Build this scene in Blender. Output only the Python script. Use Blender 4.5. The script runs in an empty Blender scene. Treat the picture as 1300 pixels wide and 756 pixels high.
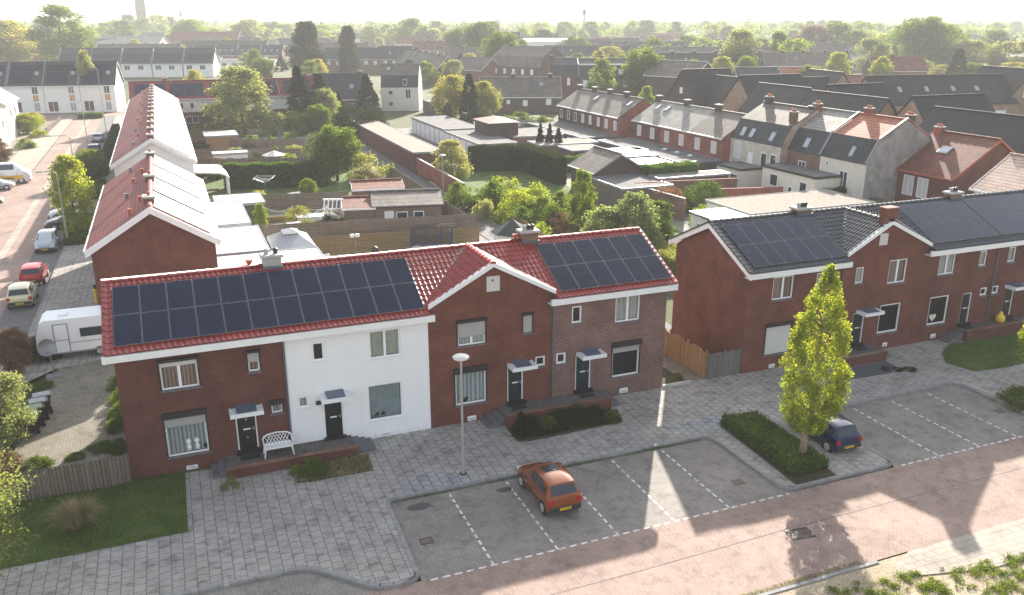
import bpy, math, random
import numpy as np
from mathutils import Vector, Matrix
R=math.radians
SC=bpy.context.scene
COL=SC.collection
rng=random.Random(7)

# ---------------------------------------------------------------- materials
class NT:
    def __init__(s,name):
        s.m=bpy.data.materials.new(name); s.m.use_nodes=True
        s.n=s.m.node_tree.nodes; s.l=s.m.node_tree.links
        for x in list(s.n): s.n.remove(x)
        s.out=s.n.new('ShaderNodeOutputMaterial')
    def new(s,t,**kw):
        x=s.n.new(t)
        for k,v in kw.items():
            if k.startswith('_'): setattr(x,k[1:],v)
            else: x.inputs[k.replace('0_','')].default_value=v
        return x
    def link(s,a,b): s.l.new(a,b)
def c4(c): return (c[0],c[1],c[2],1)
def pos(t): return t.n.new('ShaderNodeNewGeometry').outputs['Position']
def noise(t,vec,scale,detail=4,rough=.6):
    x=t.new('ShaderNodeTexNoise'); x.inputs['Scale'].default_value=scale; x.inputs['Detail'].default_value=detail; x.inputs['Roughness'].default_value=rough
    if vec is not None: t.link(vec,x.inputs['Vector'])
    return x.outputs['Fac']
def ramp(t,fac,stops):
    x=t.n.new('ShaderNodeValToRGB'); e=x.color_ramp.elements
    while len(e)<len(stops): e.new(.5)
    for i,(p,c) in enumerate(stops): e[i].position=p; e[i].color=c4(c)
    t.link(fac,x.inputs['Fac']); return x.outputs['Color']
def mix(t,fac,a,b,mode='MIX'):
    x=t.n.new('ShaderNodeMix'); x.data_type='RGBA'; x.blend_type=mode
    for v,i in ((fac,0),(a,6),(b,7)):
        if isinstance(v,(int,float)): x.inputs[i].default_value=v
        elif isinstance(v,tuple): x.inputs[i].default_value=c4(v)
        else: t.link(v,x.inputs[i])
    return x.outputs[2]
def bump(t,h,strength,dist=.02):
    x=t.n.new('ShaderNodeBump'); x.inputs['Strength'].default_value=strength; x.inputs['Distance'].default_value=dist
    t.link(h,x.inputs['Height']); return x.outputs['Normal']
def pbsdf(t,col,rough=.8,metal=0,spec=.4,nrm=None):
    b=t.n.new('ShaderNodeBsdfPrincipled')
    if isinstance(col,tuple): b.inputs['Base Color'].default_value=c4(col)
    else: t.link(col,b.inputs['Base Color'])
    if isinstance(rough,(int,float)): b.inputs['Roughness'].default_value=rough
    else: t.link(rough,b.inputs['Roughness'])
    b.inputs['Metallic'].default_value=metal; b.inputs['Specular IOR Level'].default_value=spec
    if nrm is not None: t.link(nrm,b.inputs['Normal'])
    t.link(b.outputs[0],t.out.inputs['Surface']); return b
def sep(t,v):
    x=t.n.new('ShaderNodeSeparateXYZ'); t.link(v,x.inputs[0]); return x.outputs
def comb(t,a,b,c=None):
    x=t.n.new('ShaderNodeCombineXYZ')
    for v,i in ((a,0),(b,1),(c,2)):
        if v is not None: t.link(v,x.inputs[i])
    return x.outputs[0]
def mth(t,op,a,b=None):
    x=t.n.new('ShaderNodeMath'); x.operation=op
    for v,i in ((a,0),(b,1)):
        if v is None: continue
        if isinstance(v,(int,float)): x.inputs[i].default_value=v
        else: t.link(v,x.inputs[i])
    return x.outputs[0]
def objrand(t,c,a,b_):
    o=t.n.new('ShaderNodeObjectInfo'); return mix(t,1.,c,ramp(t,o.outputs['Random'],[(0,a),(1,b_)]),'MULTIPLY')
def plain(name,col,rough=.7,metal=0,var=.25,scale=3.,bmp=0,spec=.4):
    t=NT(name); p=pos(t); f=noise(t,p,scale)
    lo=tuple(x*(1-var) for x in col); hi=tuple(min(1,x*(1+var)) for x in col)
    c=ramp(t,f,[(.3,lo),(.7,hi)])
    n=bump(t,noise(t,p,scale*12,3),bmp,.02) if bmp else None
    pbsdf(t,c,rough,metal,spec,n); return t.m
def bricktex(t,vec,c1,c2,mo,w,h,ms,off=.5,smooth=.1):
    x=t.n.new('ShaderNodeTexBrick'); x.offset=off
    x.inputs['Color1'].default_value=c4(c1);x.inputs['Color2'].default_value=c4(c2);x.inputs['Mortar'].default_value=c4(mo)
    x.inputs['Scale'].default_value=1;x.inputs['Mortar Size'].default_value=ms;x.inputs['Mortar Smooth'].default_value=smooth
    x.inputs['Brick Width'].default_value=w;x.inputs['Row Height'].default_value=h
    t.link(vec,x.inputs['Vector']); return x
def brick(name,c1,c2,mo,w=.22,h=.075,ms=.012,var=.25,rough=.85,stain=True):
    t=NT(name); p=pos(t); s=sep(t,p); v=comb(t,mth(t,'ADD',s[0],s[1]),s[2])
    b=bricktex(t,v,c1,c2,mo,w,h,ms)
    f=noise(t,p,.9,5); c=mix(t,1.,b.outputs['Color'],ramp(t,f,[(.3,(1-var,)*3),(.7,(1+var,)*3)]),'MULTIPLY')
    f2=noise(t,v,14,2); c=mix(t,.5,c,ramp(t,f2,[(.35,(.6,.6,.62)),(.65,(1.35,1.3,1.25))]),'MULTIPLY')
    c=objrand(t,c,(.88,.88,.9),(1.12,1.1,1.08))
    pbsdf(t,c,rough,0,.15,bump(t,b.outputs['Fac'],-.4,.01)); return t.m
def paving(name,c1,c2,mo,w,h,ms,swap=False,rot=0,var=.2,rough=.8,stains=(.35,.35,.36),off=.5,smooth=.3):
    t=NT(name); p=pos(t); s=sep(t,p); v=comb(t,s[1],s[0]) if swap else comb(t,s[0],s[1])
    if rot:
        m=t.n.new('ShaderNodeMapping'); m.inputs['Rotation'].default_value=(0,0,rot); t.link(v,m.inputs[0]); v=m.outputs[0]
    # wobble the joints
    n=t.n.new('ShaderNodeTexNoise'); n.inputs['Scale'].default_value=3; t.link(v,n.inputs['Vector'])
    v=mix(t,.012,v,n.outputs['Color'],'ADD')
    b=bricktex(t,v,c1,c2,mo,w,h,ms,off,smooth)
    f=noise(t,p,.35,6,.65); c=mix(t,1.,b.outputs['Color'],ramp(t,f,[(.3,(1-var,)*3),(.7,(1+var,)*3)]),'MULTIPLY')
    f2=noise(t,p,1.7,5,.7); c=mix(t,.55,c,ramp(t,f2,[(.36,stains),(.5,(1,1,1)),(.75,(1.12,1.1,1.06))]),'MULTIPLY')
    f3=noise(t,p,25,3); c=mix(t,.4,c,ramp(t,f3,[(.3,(.7,.7,.7)),(.7,(1.3,1.3,1.3))]),'MULTIPLY')
    pbsdf(t,c,rough,0,.18,bump(t,b.outputs['Fac'],-.35,.01)); return t.m
def rooftile(name,c1,c2,axis='x',rowh=.17,w=.3,rough=.7,mo=None):
    # rows follow height; columns along the ridge
    t=NT(name); p=pos(t); s=sep(t,p); v=comb(t,s[0] if axis=='x' else s[1],s[2])
    b=bricktex(t,v,c1,c2,mo or tuple(x*.3 for x in c1),w,rowh,.022,0,.6)
    f=noise(t,p,.6,5); c=mix(t,1.,b.outputs['Color'],ramp(t,f,[(.3,(.7,.7,.7)),(.7,(1.3,1.3,1.3))]),'MULTIPLY')
    f=noise(t,p,6,3); c=mix(t,.6,c,ramp(t,f,[(.3,(.65,.68,.65)),(.7,(1.3,1.3,1.3))]),'MULTIPLY')
    c=objrand(t,c,(.9,.9,.9),(1.12,1.11,1.1))
    pbsdf(t,c,rough,0,.35,bump(t,b.outputs['Fac'],-.6,.03)); return t.m
def leaf(name,c1,c2,trans=.45,tint=(1.15,1.1,.5)):
    t=NT(name); g=t.n.new('ShaderNodeNewGeometry'); c=ramp(t,g.outputs['Random Per Island'],[(0,c1),(1,c2)])
    f=noise(t,g.outputs['Position'],.8,2); c=mix(t,1.,c,ramp(t,f,[(.3,(.75,.78,.8)),(.7,(1.2,1.15,1.1))]),'MULTIPLY')
    c=objrand(t,c,(.72,.82,.85),(1.22,1.12,1.05))
    d=t.n.new('ShaderNodeBsdfDiffuse'); tr=t.n.new('ShaderNodeBsdfTranslucent'); m=t.n.new('ShaderNodeMixShader')
    t.link(c,d.inputs[0]); t.link(mix(t,1.,c,tuple(x*1.6 for x in tint),'MULTIPLY'),tr.inputs[0]); m.inputs[0].default_value=trans
    t.link(d.outputs[0],m.inputs[1]); t.link(tr.outputs[0],m.inputs[2]); t.link(m.outputs[0],t.out.inputs['Surface']); return t.m
def glassmat(name,tint=(.03,.035,.04),clear=0.):
    t=NT(name); b=pbsdf(t,tint,.04,0,.6)
    if clear:
        tr=t.n.new('ShaderNodeBsdfTransparent'); m=t.n.new('ShaderNodeMixShader'); m.inputs[0].default_value=clear
        t.link(b.outputs[0],m.inputs[1]); t.link(tr.outputs[0],m.inputs[2]); t.link(m.outputs[0],t.out.inputs['Surface'])
    return t.m
def stripes(name,c1,c2,w=.12,rough=.85):
    t=NT(name); s=sep(t,pos(t)); v=mth(t,'ADD',s[0],s[1]); x=mth(t,'SINE',mth(t,'MULTIPLY',v,6.283/w))
    n=noise(t,pos(t),5,2); x=mth(t,'ADD',x,mth(t,'MULTIPLY',n,1.2))
    pbsdf(t,ramp(t,x,[(.2,c1),(.9,c2)]),rough,0,.2); return t.m
def planks(name,c1,c2,w=.14,axis='h',rough=.85):
    t=NT(name); s=sep(t,pos(t))
    h=mth(t,'ADD',s[0],s[1]); v=comb(t,h,s[2]) if axis=='h' else comb(t,s[2],h)
    b=bricktex(t,v,c1,c2,tuple(x*.25 for x in c1),1.8,w,.012,.3)
    sc=t.n.new('ShaderNodeMapping'); sc.inputs['Scale'].default_value=(1.5,18,1) ; t.link(v,sc.inputs[0])
    f=noise(t,sc.outputs[0],2,3); c=mix(t,.7,b.outputs['Color'],ramp(t,f,[(.3,(.65,.65,.65)),(.7,(1.3,1.3,1.3))]),'MULTIPLY')
    pbsdf(t,c,rough,0,.2,bump(t,b.outputs['Fac'],-.4,.01)); return t.m

M={}
M['brickA']=brick('red_brown_brick',(.18,.056,.042),(.13,.044,.036),(.10,.062,.05))
M['brickP']=brick('mottled_purple_brick',(.20,.075,.060),(.11,.045,.042),(.25,.20,.18),.22,.078,.014)
M['brickB']=brick('warm_red_brick',(.205,.062,.043),(.155,.049,.037),(.12,.07,.055))
M['brickO']=brick('brown_brick',(.22,.12,.08),(.17,.09,.06),(.2,.16,.13))
M['brickR']=brick('bright_red_brick',(.30,.085,.06),(.24,.07,.05),(.22,.12,.1))
M['brickD']=brick('dark_brick',(.10,.055,.048),(.075,.045,.04),(.11,.09,.08))
M['brickY']=brick('tan_brick',(.33,.22,.14),(.28,.18,.12),(.3,.24,.2))
t=NT('white_painted_brick'); p=pos(t); s_=sep(t,p); v=comb(t,mth(t,'ADD',s_[0],s_[1]),s_[2]); b=bricktex(t,v,(.86,.86,.86),(.84,.84,.84),(.80,.80,.80),.22,.075,.01)
mp=t.n.new('ShaderNodeMapping'); mp.inputs['Scale'].default_value=(5,5,.35); t.link(p,mp.inputs[0]); dz=mth(t,'ADD',mth(t,'MULTIPLY',s_[2],.9),noise(t,mp.outputs[0],1.2,4))
cc=mix(t,1.,b.outputs['Color'],ramp(t,dz,[(.35,(.84,.82,.79)),(.7,(1,1,1))]),'MULTIPLY')
pbsdf(t,mix(t,1.,cc,ramp(t,noise(t,mp.outputs[0],.8,4),[(.3,(.965,.965,.965)),(.6,(1.,1.,1.))]),'MULTIPLY'),.7,0,.3,bump(t,b.outputs['Fac'],-.25,.008)); M['whitebrick']=t.m
M['cream']=plain('cream_render',(.66,.62,.53),.9,0,.08,1.5,.1)
M['creamold']=plain('aged_cream_render',(.50,.47,.40),.9,0,.22,1.2,.15)
M['render']=plain('white_render',(.78,.77,.74),.85,0,.06,1.0,.05)
M['white']=plain('white_painted_wood',(.80,.80,.80),.45,0,.03,2)
M['upvc']=plain('white_plastic',(.82,.83,.83),.3,0,.02,3)
M['fascia']=plain('white_fascia_board',(.78,.78,.77),.5,0,.05,2.5)
M['tileR']=plain('glazed_red_tile',(.27,.035,.030),.32,0,.3,2.2,0,.5)
M['tileK']=plain('glazed_dark_tile',(.045,.048,.055),.28,0,.3,2.2,0,.6)
M['tileRf']=rooftile('red_roof_tiles',(.27,.05,.045),(.22,.04,.035),'y')
M['tileRfx']=rooftile('red_roof_tiles_x',(.27,.05,.045),(.22,.04,.035),'x')
for ax in 'xy':
    M['slate'+ax]=rooftile('dark_grey_tiles_'+ax,(.055,.058,.066),(.042,.045,.052),ax)
    M['grey'+ax]=rooftile('weathered_grey_tiles_'+ax,(.185,.155,.125),(.135,.115,.098),ax,.2,.35)
    M['lgrey'+ax]=rooftile('pale_grey_tiles_'+ax,(.33,.31,.27),(.26,.25,.22),ax,.24,.4)
    M['orange'+ax]=rooftile('orange_tiles_'+ax,(.45,.16,.085),(.36,.12,.07),ax,.24,.4)
    M['rust'+ax]=rooftile('rust_red_tiles_'+ax,(.21,.065,.04),(.15,.045,.032),ax,.22,.35)
    M['pink'+ax]=rooftile('pale_pink_tiles_'+ax,(.52,.36,.29),(.46,.32,.26),ax,.22,.35)
    M['estate'+ax]=rooftile('charcoal_estate_tiles_'+ax,(.045,.042,.045),(.035,.033,.037),ax,.17,.3)
M['curtL']=stripes('sheer_pale_curtain',(.40,.48,.50),(.78,.84,.84),.22); M['curtT']=plain('smooth_teal_curtain',(.42,.52,.52),.9,0,.12,3)
M['blackbox']=plain('dark_shutter_box',(.020,.018,.020),.5,0,.2)
M['shutter']=stripes('grey_roller_shutter',(.50,.49,.48),(.56,.55,.54),.9)
M['shutterW']=plain('pale_roller_shutter',(.72,.70,.67),.6,0,.03,4)
def slatmat(name,c):
    t=NT(name); s=sep(t,pos(t)); x=mth(t,'SINE',mth(t,'MULTIPLY',s[2],6.283/.055))
    pbsdf(t,ramp(t,x,[(.0,tuple(v*.75 for v in c)),(.5,c)]),.55,0,.4); return t.m
M['shutter']=slatmat('grey_slatted_shutter',(.42,.41,.40)); M['shutterW']=slatmat('pale_slatted_shutter',(.66,.64,.61))
M['glass']=glassmat('window_glass',(.02,.025,.03),.8)
M['dglass']=glassmat('dark_window_glass',(.03,.04,.05))
M['curtG']=stripes('grey_green_curtain',(.36,.42,.40),(.68,.76,.74),.17)
M['curtB']=stripes('brown_curtain',(.34,.21,.16),(.60,.46,.38),.15)
M['curtW']=stripes('pale_curtain',(.62,.64,.62),(.82,.82,.80),.2)
M['curtY']=plain('green_cream_blind',(.66,.70,.56),.9,0,.1)
M['room']=plain('dark_room_interior',(.035,.03,.03),.9)  # room darkness put into the colour, for backings behind the glass
M['doorK']=plain('black_door_paint',(.010,.012,.015),.35,0,.2)
M['doorT']=plain('dark_teal_door_paint',(.006,.022,.035),.35,0,.2)
M['steel']=plain('brushed_steel',(.45,.45,.46),.35,.8,.1)
M['lead']=plain('lead_flashing',(.10,.12,.16),.6,.2,.25,6)
M['panelglass']=None
t=NT('solar_cell_glass'); p=pos(t); s=sep(t,p)
v=comb(t,s[0],s[1]); b=bricktex(t,v,(.004,.008,.026),(.006,.011,.032),(.012,.018,.042),.175,.165,.006,0)
pbsdf(t,mix(t,1.,b.outputs['Color'],ramp(t,noise(t,p,.5,2),[(.3,(.8,.8,.8)),(.7,(1.3,1.3,1.3))]),'MULTIPLY'),.12,0,.26)
M['panelglass']=t.m
t=NT('older_solar_glass'); pbsdf(t,(.02,.025,.04),.38,0,1.0); M['panelold']=t.m
M['alu']=plain('aluminium_frame',(.24,.24,.25),.45,.5,.05)
M['concrete']=plain('concrete',(.40,.39,.37),.85,0,.2,2.5,.3)
M['kerb']=plain('kerb_concrete',(.25,.25,.245),.85,0,.25,2.2,.3)
M['step']=plain('dark_step_stone',(.13,.13,.14),.8,0,.2,3,.2)
M['pave']=paving('grey_paving_slabs',(.36,.338,.312),(.322,.303,.28),(.17,.158,.145),.42,.42,.020,True)
M['paveB']=paving('bay_clinker',(.28,.252,.228),(.243,.22,.20),(.155,.14,.125),.21,.105,.012,False,R(45),stains=(.55,.55,.56))
M['road']=paving('red_clinker_road',(.335,.245,.205),(.295,.212,.178),(.225,.165,.14),.21,.105,.01,False,R(90),stains=(.6,.58,.58))
M['paveL']=paving('pale_slabs',(.37,.325,.275),(.335,.295,.25),(.25,.22,.185),.5,.3,.02,False,stains=(.7,.68,.64))
M['paveD']=paving('drive_pavers',(.25,.225,.185),(.20,.18,.15),(.12,.115,.08),.22,.11,.014,False,R(45),stains=(.5,.52,.42))
M['asph']=plain('worn_asphalt',(.13,.125,.125),.9,0,.2,1.2,.3)
t=NT('road_marking_paint'); p=pos(t); pbsdf(t,ramp(t,noise(t,p,7,5,.75),[(.38,(.30,.28,.27)),(.5,(.68,.68,.66))]),.7,0,.2); M['paint']=t.m
M['rust']=plain('rusty_iron',(.15,.12,.10),.8,.2,.3,8)
def groundmat(name,cols,scale,rough=.95,b=.6,d=.05):
    t=NT(name); p=pos(t); f=noise(t,p,scale,8,.7); c=ramp(t,f,cols)
    f2=noise(t,p,scale*14,4,.7); c=mix(t,.7,c,ramp(t,f2,[(.3,(.55,.55,.5)),(.7,(1.4,1.4,1.3))]),'MULTIPLY')
    pbsdf(t,c,rough,0,.15,bump(t,f2,b,d)); return t.m
M['lawn']=groundmat('lawn_grass',[(.3,(.055,.085,.022)),(.5,(.085,.135,.038)),(.7,(.15,.16,.07))],.9)
M['soil']=groundmat('garden_soil',[(.35,(.05,.038,.026)),(.6,(.075,.07,.035)),(.75,(.05,.07,.025))],1.2)
M['dirt']=groundmat('sandy_verge',[(.35,(.42,.35,.27)),(.6,(.33,.27,.2)),(.75,(.15,.17,.07))],.8)
M['ground']=groundmat('far_ground',[(.3,(.05,.07,.025)),(.5,(.09,.10,.05)),(.7,(.16,.14,.10))],.03,.95,.2)
M['yard']=groundmat('yard_paving',[(.3,(.16,.15,.14)),(.5,(.24,.22,.20)),(.7,(.12,.14,.08))],.25,.9,.3)
M['wood']=planks('weathered_fence_wood',(.20,.165,.13),(.15,.125,.10),.15,'v')
M['woodH']=planks('grey_brown_boards',(.22,.175,.14),(.17,.14,.11),.16,'h')
M['woodY']=planks('ochre_fence_panels',(.26,.185,.085),(.22,.155,.07),.15,'h')
M['woodN']=planks('new_pine_wood',(.42,.27,.12),(.33,.21,.10),.12,'v')
M['woodG']=planks('silver_grey_gate_wood',(.20,.19,.18),(.15,.14,.13),.14,'v')
M['bark']=plain('tree_bark',(.13,.10,.075),.95,0,.4,5,.6)
M['barkB']=plain('birch_like_bark',(.24,.19,.13),.95,0,.35,5,.5)
M['roofing']=plain('grey_bitumen_roofing',(.16,.155,.15),.95,0,.25,.8,.2,.1)
M['gravel']=plain('gravel_roof',(.27,.245,.21),1.,0,.25,2.5,.8,.1)
M['zinc']=plain('zinc_sheet',(.30,.32,.35),.45,.5,.2,1.5)
M['wsheet']=plain('white_roof_sheet',(.60,.59,.57),.6,0,.18,1.1,.1,.2)
M['canvas']=plain('grey_canvas',(.36,.38,.40),.85,0,.12,3)
M['rubber']=plain('black_rubber',(.02,.02,.02),.85)
M['blackpl']=plain('black_plastic',(.03,.03,.032),.5)
M['chrome']=plain('silver_hubcap',(.55,.56,.57),.3,.6,.1)
M['redlamp']=plain('red_lamp_glass',(.40,.01,.01),.15)
M['lampglass']=plain('clear_lamp_glass',(.7,.7,.68),.12)
M['yellowpl']=plain('yellow_number_plate',(.75,.5,.03),.4,0,.03)
M['pot']=plain('terracotta',(.40,.11,.06),.7)
def carpaint(name,c,rough=.22):
    t=NT(name); b=pbsdf(t,c,rough,.25,.5); b.inputs['Coat Weight'].default_value=.5; b.inputs['Coat Roughness'].default_value=.05; return t.m
LEAF={}
LEAF['bright']=leaf('bright_spring_leaves',(.15,.20,.035),(.27,.32,.07))
LEAF['mid']=leaf('mid_green_leaves',(.08,.12,.03),(.15,.20,.05))
LEAF['dark']=leaf('dark_green_leaves',(.018,.038,.012),(.035,.06,.02),.25)
LEAF['con']=leaf('conifer_needles',(.014,.026,.016),(.030,.045,.024),.15)
LEAF['conb']=leaf('brown_green_needles',(.045,.05,.028),(.07,.07,.04),.2)
LEAF['yellow']=leaf('yellow_green_leaves',(.19,.20,.07),(.28,.28,.12))
LEAF['pale']=leaf('pale_silver_green_leaves',(.19,.21,.11),(.30,.32,.19))
LEAF['rusty']=leaf('red_brown_leaves',(.12,.075,.045),(.20,.13,.08),.35,(1.1,.9,.8))
LEAF['pink']=leaf('white_pink_blossom',(.5,.42,.44),(.7,.62,.62),.4,(1,1,1))
LEAF['straw']=leaf('straw_grass',(.26,.22,.13),(.38,.33,.2),.4,(1,1,.8))
LEAF['grass']=leaf('grass_blades',(.065,.12,.025),(.13,.18,.05),.4)
LEAF['hedge']=leaf('hedge_leaves',(.065,.11,.028),(.11,.165,.045),.4)
LEAF['hedged']=leaf('thuja_foliage',(.020,.042,.014),(.038,.065,.022),.2)

# ---------------------------------------------------------------- mesh builder
class MB:
    def __init__(s): s.v=[];s.f=[];s.mi=[];s.m=[];s.cur=0;s.T=None
    def mat(s,m):
        if m not in s.m: s.m.append(m)
        s.cur=s.m.index(m); return s
    def add(s,vs,fs):
        o=len(s.v)
        if s.T is not None: vs=[tuple(s.T@Vector(p)) for p in vs]
        s.v+=[tuple(p) for p in vs]
        for f in fs: s.f.append(tuple(i+o for i in f)); s.mi.append(s.cur)
        return s
    def box(s,x0,x1,y0,y1,z0,z1):
        x0,x1=min(x0,x1),max(x0,x1);y0,y1=min(y0,y1),max(y0,y1);z0,z1=min(z0,z1),max(z0,z1)
        return s.add([(x0,y0,z0),(x1,y0,z0),(x1,y1,z0),(x0,y1,z0),(x0,y0,z1),(x1,y0,z1),(x1,y1,z1),(x0,y1,z1)],
          [(0,3,2,1),(4,5,6,7),(0,1,5,4),(1,2,6,5),(2,3,7,6),(3,0,4,7)])
    def bevbox(s,x0,x1,y0,y1,z0,z1,b=.03):
        n=len(s.v); pts=[]
        for z,k in ((z0,b),(z0+b,0),(z1-b,0),(z1,b)):
            pts+=[(x0+k,y0+k,z),(x1-k,y0+k,z),(x1-k,y1-k,z),(x0+k,y1-k,z)]
        fs=[(3,2,1,0),(12,13,14,15)]
        for L in range(3):
            for i in range(4): j=(i+1)%4; fs.append((L*4+i,L*4+j,L*4+4+j,L*4+4+i))
        return s.add(pts,fs)
    def poly(s,pts): return s.add(pts,[tuple(range(len(pts)))])
    def ext(s,pts,a,b,plane='xy'):
        def P(p,w): return (p[0],p[1],w) if plane=='xy' else ((p[0],w,p[1]) if plane=='xz' else (w,p[0],p[1]))
        n=len(pts); vs=[P(p,a) for p in pts]+[P(p,b) for p in pts]
        return s.add(vs,[tuple(range(n))[::-1],tuple(range(n,2*n))]+[(i,(i+1)%n,n+(i+1)%n,n+i) for i in range(n)])
    def slab(s,q,t):
        a,b,c=Vector(q[0]),Vector(q[1]),Vector(q[2]); n=(b-a).cross(c-a).normalized()
        if n.z<0: n=-n
        lo=[tuple(Vector(p)-n*t) for p in q]; k=len(q)
        return s.add(list(q)+lo,[tuple(range(k)),tuple(range(k,2*k))[::-1]]+[(i,(i+1)%k,k+(i+1)%k,k+i) for i in range(k)])
    def cyl(s,x,y,z0,z1,r0,r1=None,n=12,cap=True):
        r1=r0 if r1 is None else r1
        vs=[(x+r0*math.cos(2*math.pi*i/n),y+r0*math.sin(2*math.pi*i/n),z0) for i in range(n)]+[(x+r1*math.cos(2*math.pi*i/n),y+r1*math.sin(2*math.pi*i/n),z1) for i in range(n)]
        fs=[(i,(i+1)%n,n+(i+1)%n,n+i) for i in range(n)]
        if cap: fs+=[tuple(range(n))[::-1],tuple(range(n,2*n))]
        return s.add(vs,fs)
    def tube(s,pts,r,n=8):
        rs=r if isinstance(r,(list,tuple)) else [r]*len(pts); vs=[];fs=[]
        P=[Vector(p) for p in pts]
        for i,p in enumerate(P):
            d=(P[min(i+1,len(P)-1)]-P[max(i-1,0)]).normalized()
            a=d.orthogonal().normalized() if i==0 else (a-d*a.dot(d)).normalized()
            b=d.cross(a)
            for k in range(n):
                w=2*math.pi*k/n; vs.append(tuple(p+(a*math.cos(w)+b*math.sin(w))*rs[i]))
        for i in range(len(P)-1):
            for k in range(n): fs.append((i*n+k,i*n+(k+1)%n,(i+1)*n+(k+1)%n,(i+1)*n+k))
        fs+=[tuple(range(n))[::-1],tuple(range((len(P)-1)*n,len(P)*n))]
        return s.add(vs,fs)
    def lathe(s,x,y,prof,n=20):
        vs=[(x+r*math.cos(2*math.pi*i/n),y+r*math.sin(2*math.pi*i/n),z) for r,z in prof for i in range(n)]
        fs=[(a*n+i,a*n+(i+1)%n,(a+1)*n+(i+1)%n,(a+1)*n+i) for a in range(len(prof)-1) for i in range(n)]
        return s.add(vs,fs)
    def ball(s,c,r,n=10,m=6):
        rx,ry,rz=r if isinstance(r,(tuple,list)) else (r,r,r)
        vs=[(c[0]+rx*math.sin(math.pi*j/m)*math.cos(2*math.pi*i/n),c[1]+ry*math.sin(math.pi*j/m)*math.sin(2*math.pi*i/n),c[2]+rz*math.cos(math.pi*j/m)) for j in range(m+1) for i in range(n)]
        return s.add(vs,[(j*n+i,(j+1)*n+i,(j+1)*n+(i+1)%n,j*n+(i+1)%n) for j in range(m) for i in range(n)])
    def mesh(s,name,mats=None,smooth=False):
        me=bpy.data.meshes.new(name); me.from_pydata(s.v,[],s.f)
        for m in (s.m if s.m else ([mats] if not isinstance(mats,list) else mats)):
            if m: me.materials.append(m)
        if s.m: me.polygons.foreach_set('material_index',s.mi)
        if smooth: me.polygons.foreach_set('use_smooth',[True]*len(s.f))
        me.update(); return me
    def obj(s,name,m=None,parent=None,smooth=False,loc=None,rz=0):
        if s.m==[] and m is not None: s.m=[m]
        o=bpy.data.objects.new(name,s.mesh(name,m,smooth)); COL.objects.link(o)
        if parent: o.parent=parent
        if loc: o.location=loc
        if rz: o.rotation_euler=(0,0,rz)
        return o
def tag(o,label,cat,group=None,kind=None):
    if label: o['label']=label
    if cat: o['category']=cat
    if group: o['group']=group
    if kind: o['kind']=kind
    return o
def struct(o): o['kind']='structure'; return o
def empty(name,label,cat,loc=(0,0,0),rz=0,group=None):
    o=bpy.data.objects.new(name,None); COL.objects.link(o); o.location=loc; o.rotation_euler=(0,0,rz)
    return tag(o,label,cat,group)
KIDS={}
def kids(o): return [c for c in bpy.data.objects if c.parent==o]
def dup(o,loc,rz=None,scale=None,label=None,group=None,_tree=None):
    if _tree is None:
        _tree=KIDS.get(o.name)
        if _tree is None:
            def tr(x): return [(c,tr(c)) for c in kids(x)]
            _tree=KIDS[o.name]=tr(o)
    c=o.copy(); COL.objects.link(c); c.location=loc
    if rz is not None: c.rotation_euler=(0,0,rz)
    if scale is not None: c.scale=scale if isinstance(scale,tuple) else (scale,)*3
    if label: c['label']=label
    if group: c['group']=group
    def rec(p,t):
        for ch,sub in t:
            k=ch.copy(); COL.objects.link(k); k.parent=p; rec(k,sub)
    rec(c,_tree); return c
def npmesh(name,V,F,mat):
    me=bpy.data.meshes.new(name); nv,nf=len(V),len(F); k=F.shape[1]
    me.vertices.add(nv); me.vertices.foreach_set('co',V.astype(np.float32).ravel())
    me.loops.add(nf*k); me.loops.foreach_set('vertex_index',F.astype(np.int32).ravel())
    me.polygons.add(nf); me.polygons.foreach_set('loop_start',np.arange(0,nf*k,k,dtype=np.int32))
    me.update(calc_edges=True); me.validate()
    if mat: me.materials.append(mat)
    return me
def leaves(C,size,seed=0,up=.3,aspect=.6):
    """one small bent leaf face per centre C"""
    r=np.random.RandomState(seed); n=len(C)
    d=r.normal(size=(n,3)); d/=np.linalg.norm(d,axis=1)[:,None]
    e=r.normal(size=(n,3)); e-=d*(e*d).sum(1)[:,None]; e/=np.linalg.norm(e,axis=1)[:,None]
    s=(size*r.uniform(.6,1.3,n))[:,None]
    V=np.stack([C-d*s*.5,C+e*s*aspect*.5,C+d*s*.5,C-e*s*aspect*.5],1).reshape(-1,3)
    F=np.arange(n*4).reshape(n,4); return V,F
def clumps(cen,rad,n,seed=0,shell=.5):
    r=np.random.RandomState(seed); cen=np.array(cen);rad=np.array(rad)
    k=r.choice(len(cen),n,p=rad[:,0]**2/np.sum(rad[:,0]**2)) if rad.ndim>1 else r.choice(len(cen),n,p=rad**2/np.sum(rad**2))
    d=r.normal(size=(n,3)); d/=np.linalg.norm(d,axis=1)[:,None]
    u=(shell+(1-shell)*r.uniform(0,1,n))[:,None]*np.where(r.uniform(size=n)<.12,1.25,1)[:,None]
    return cen[k]+d*u*(rad[k] if rad.ndim>1 else rad[k][:,None])
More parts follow.
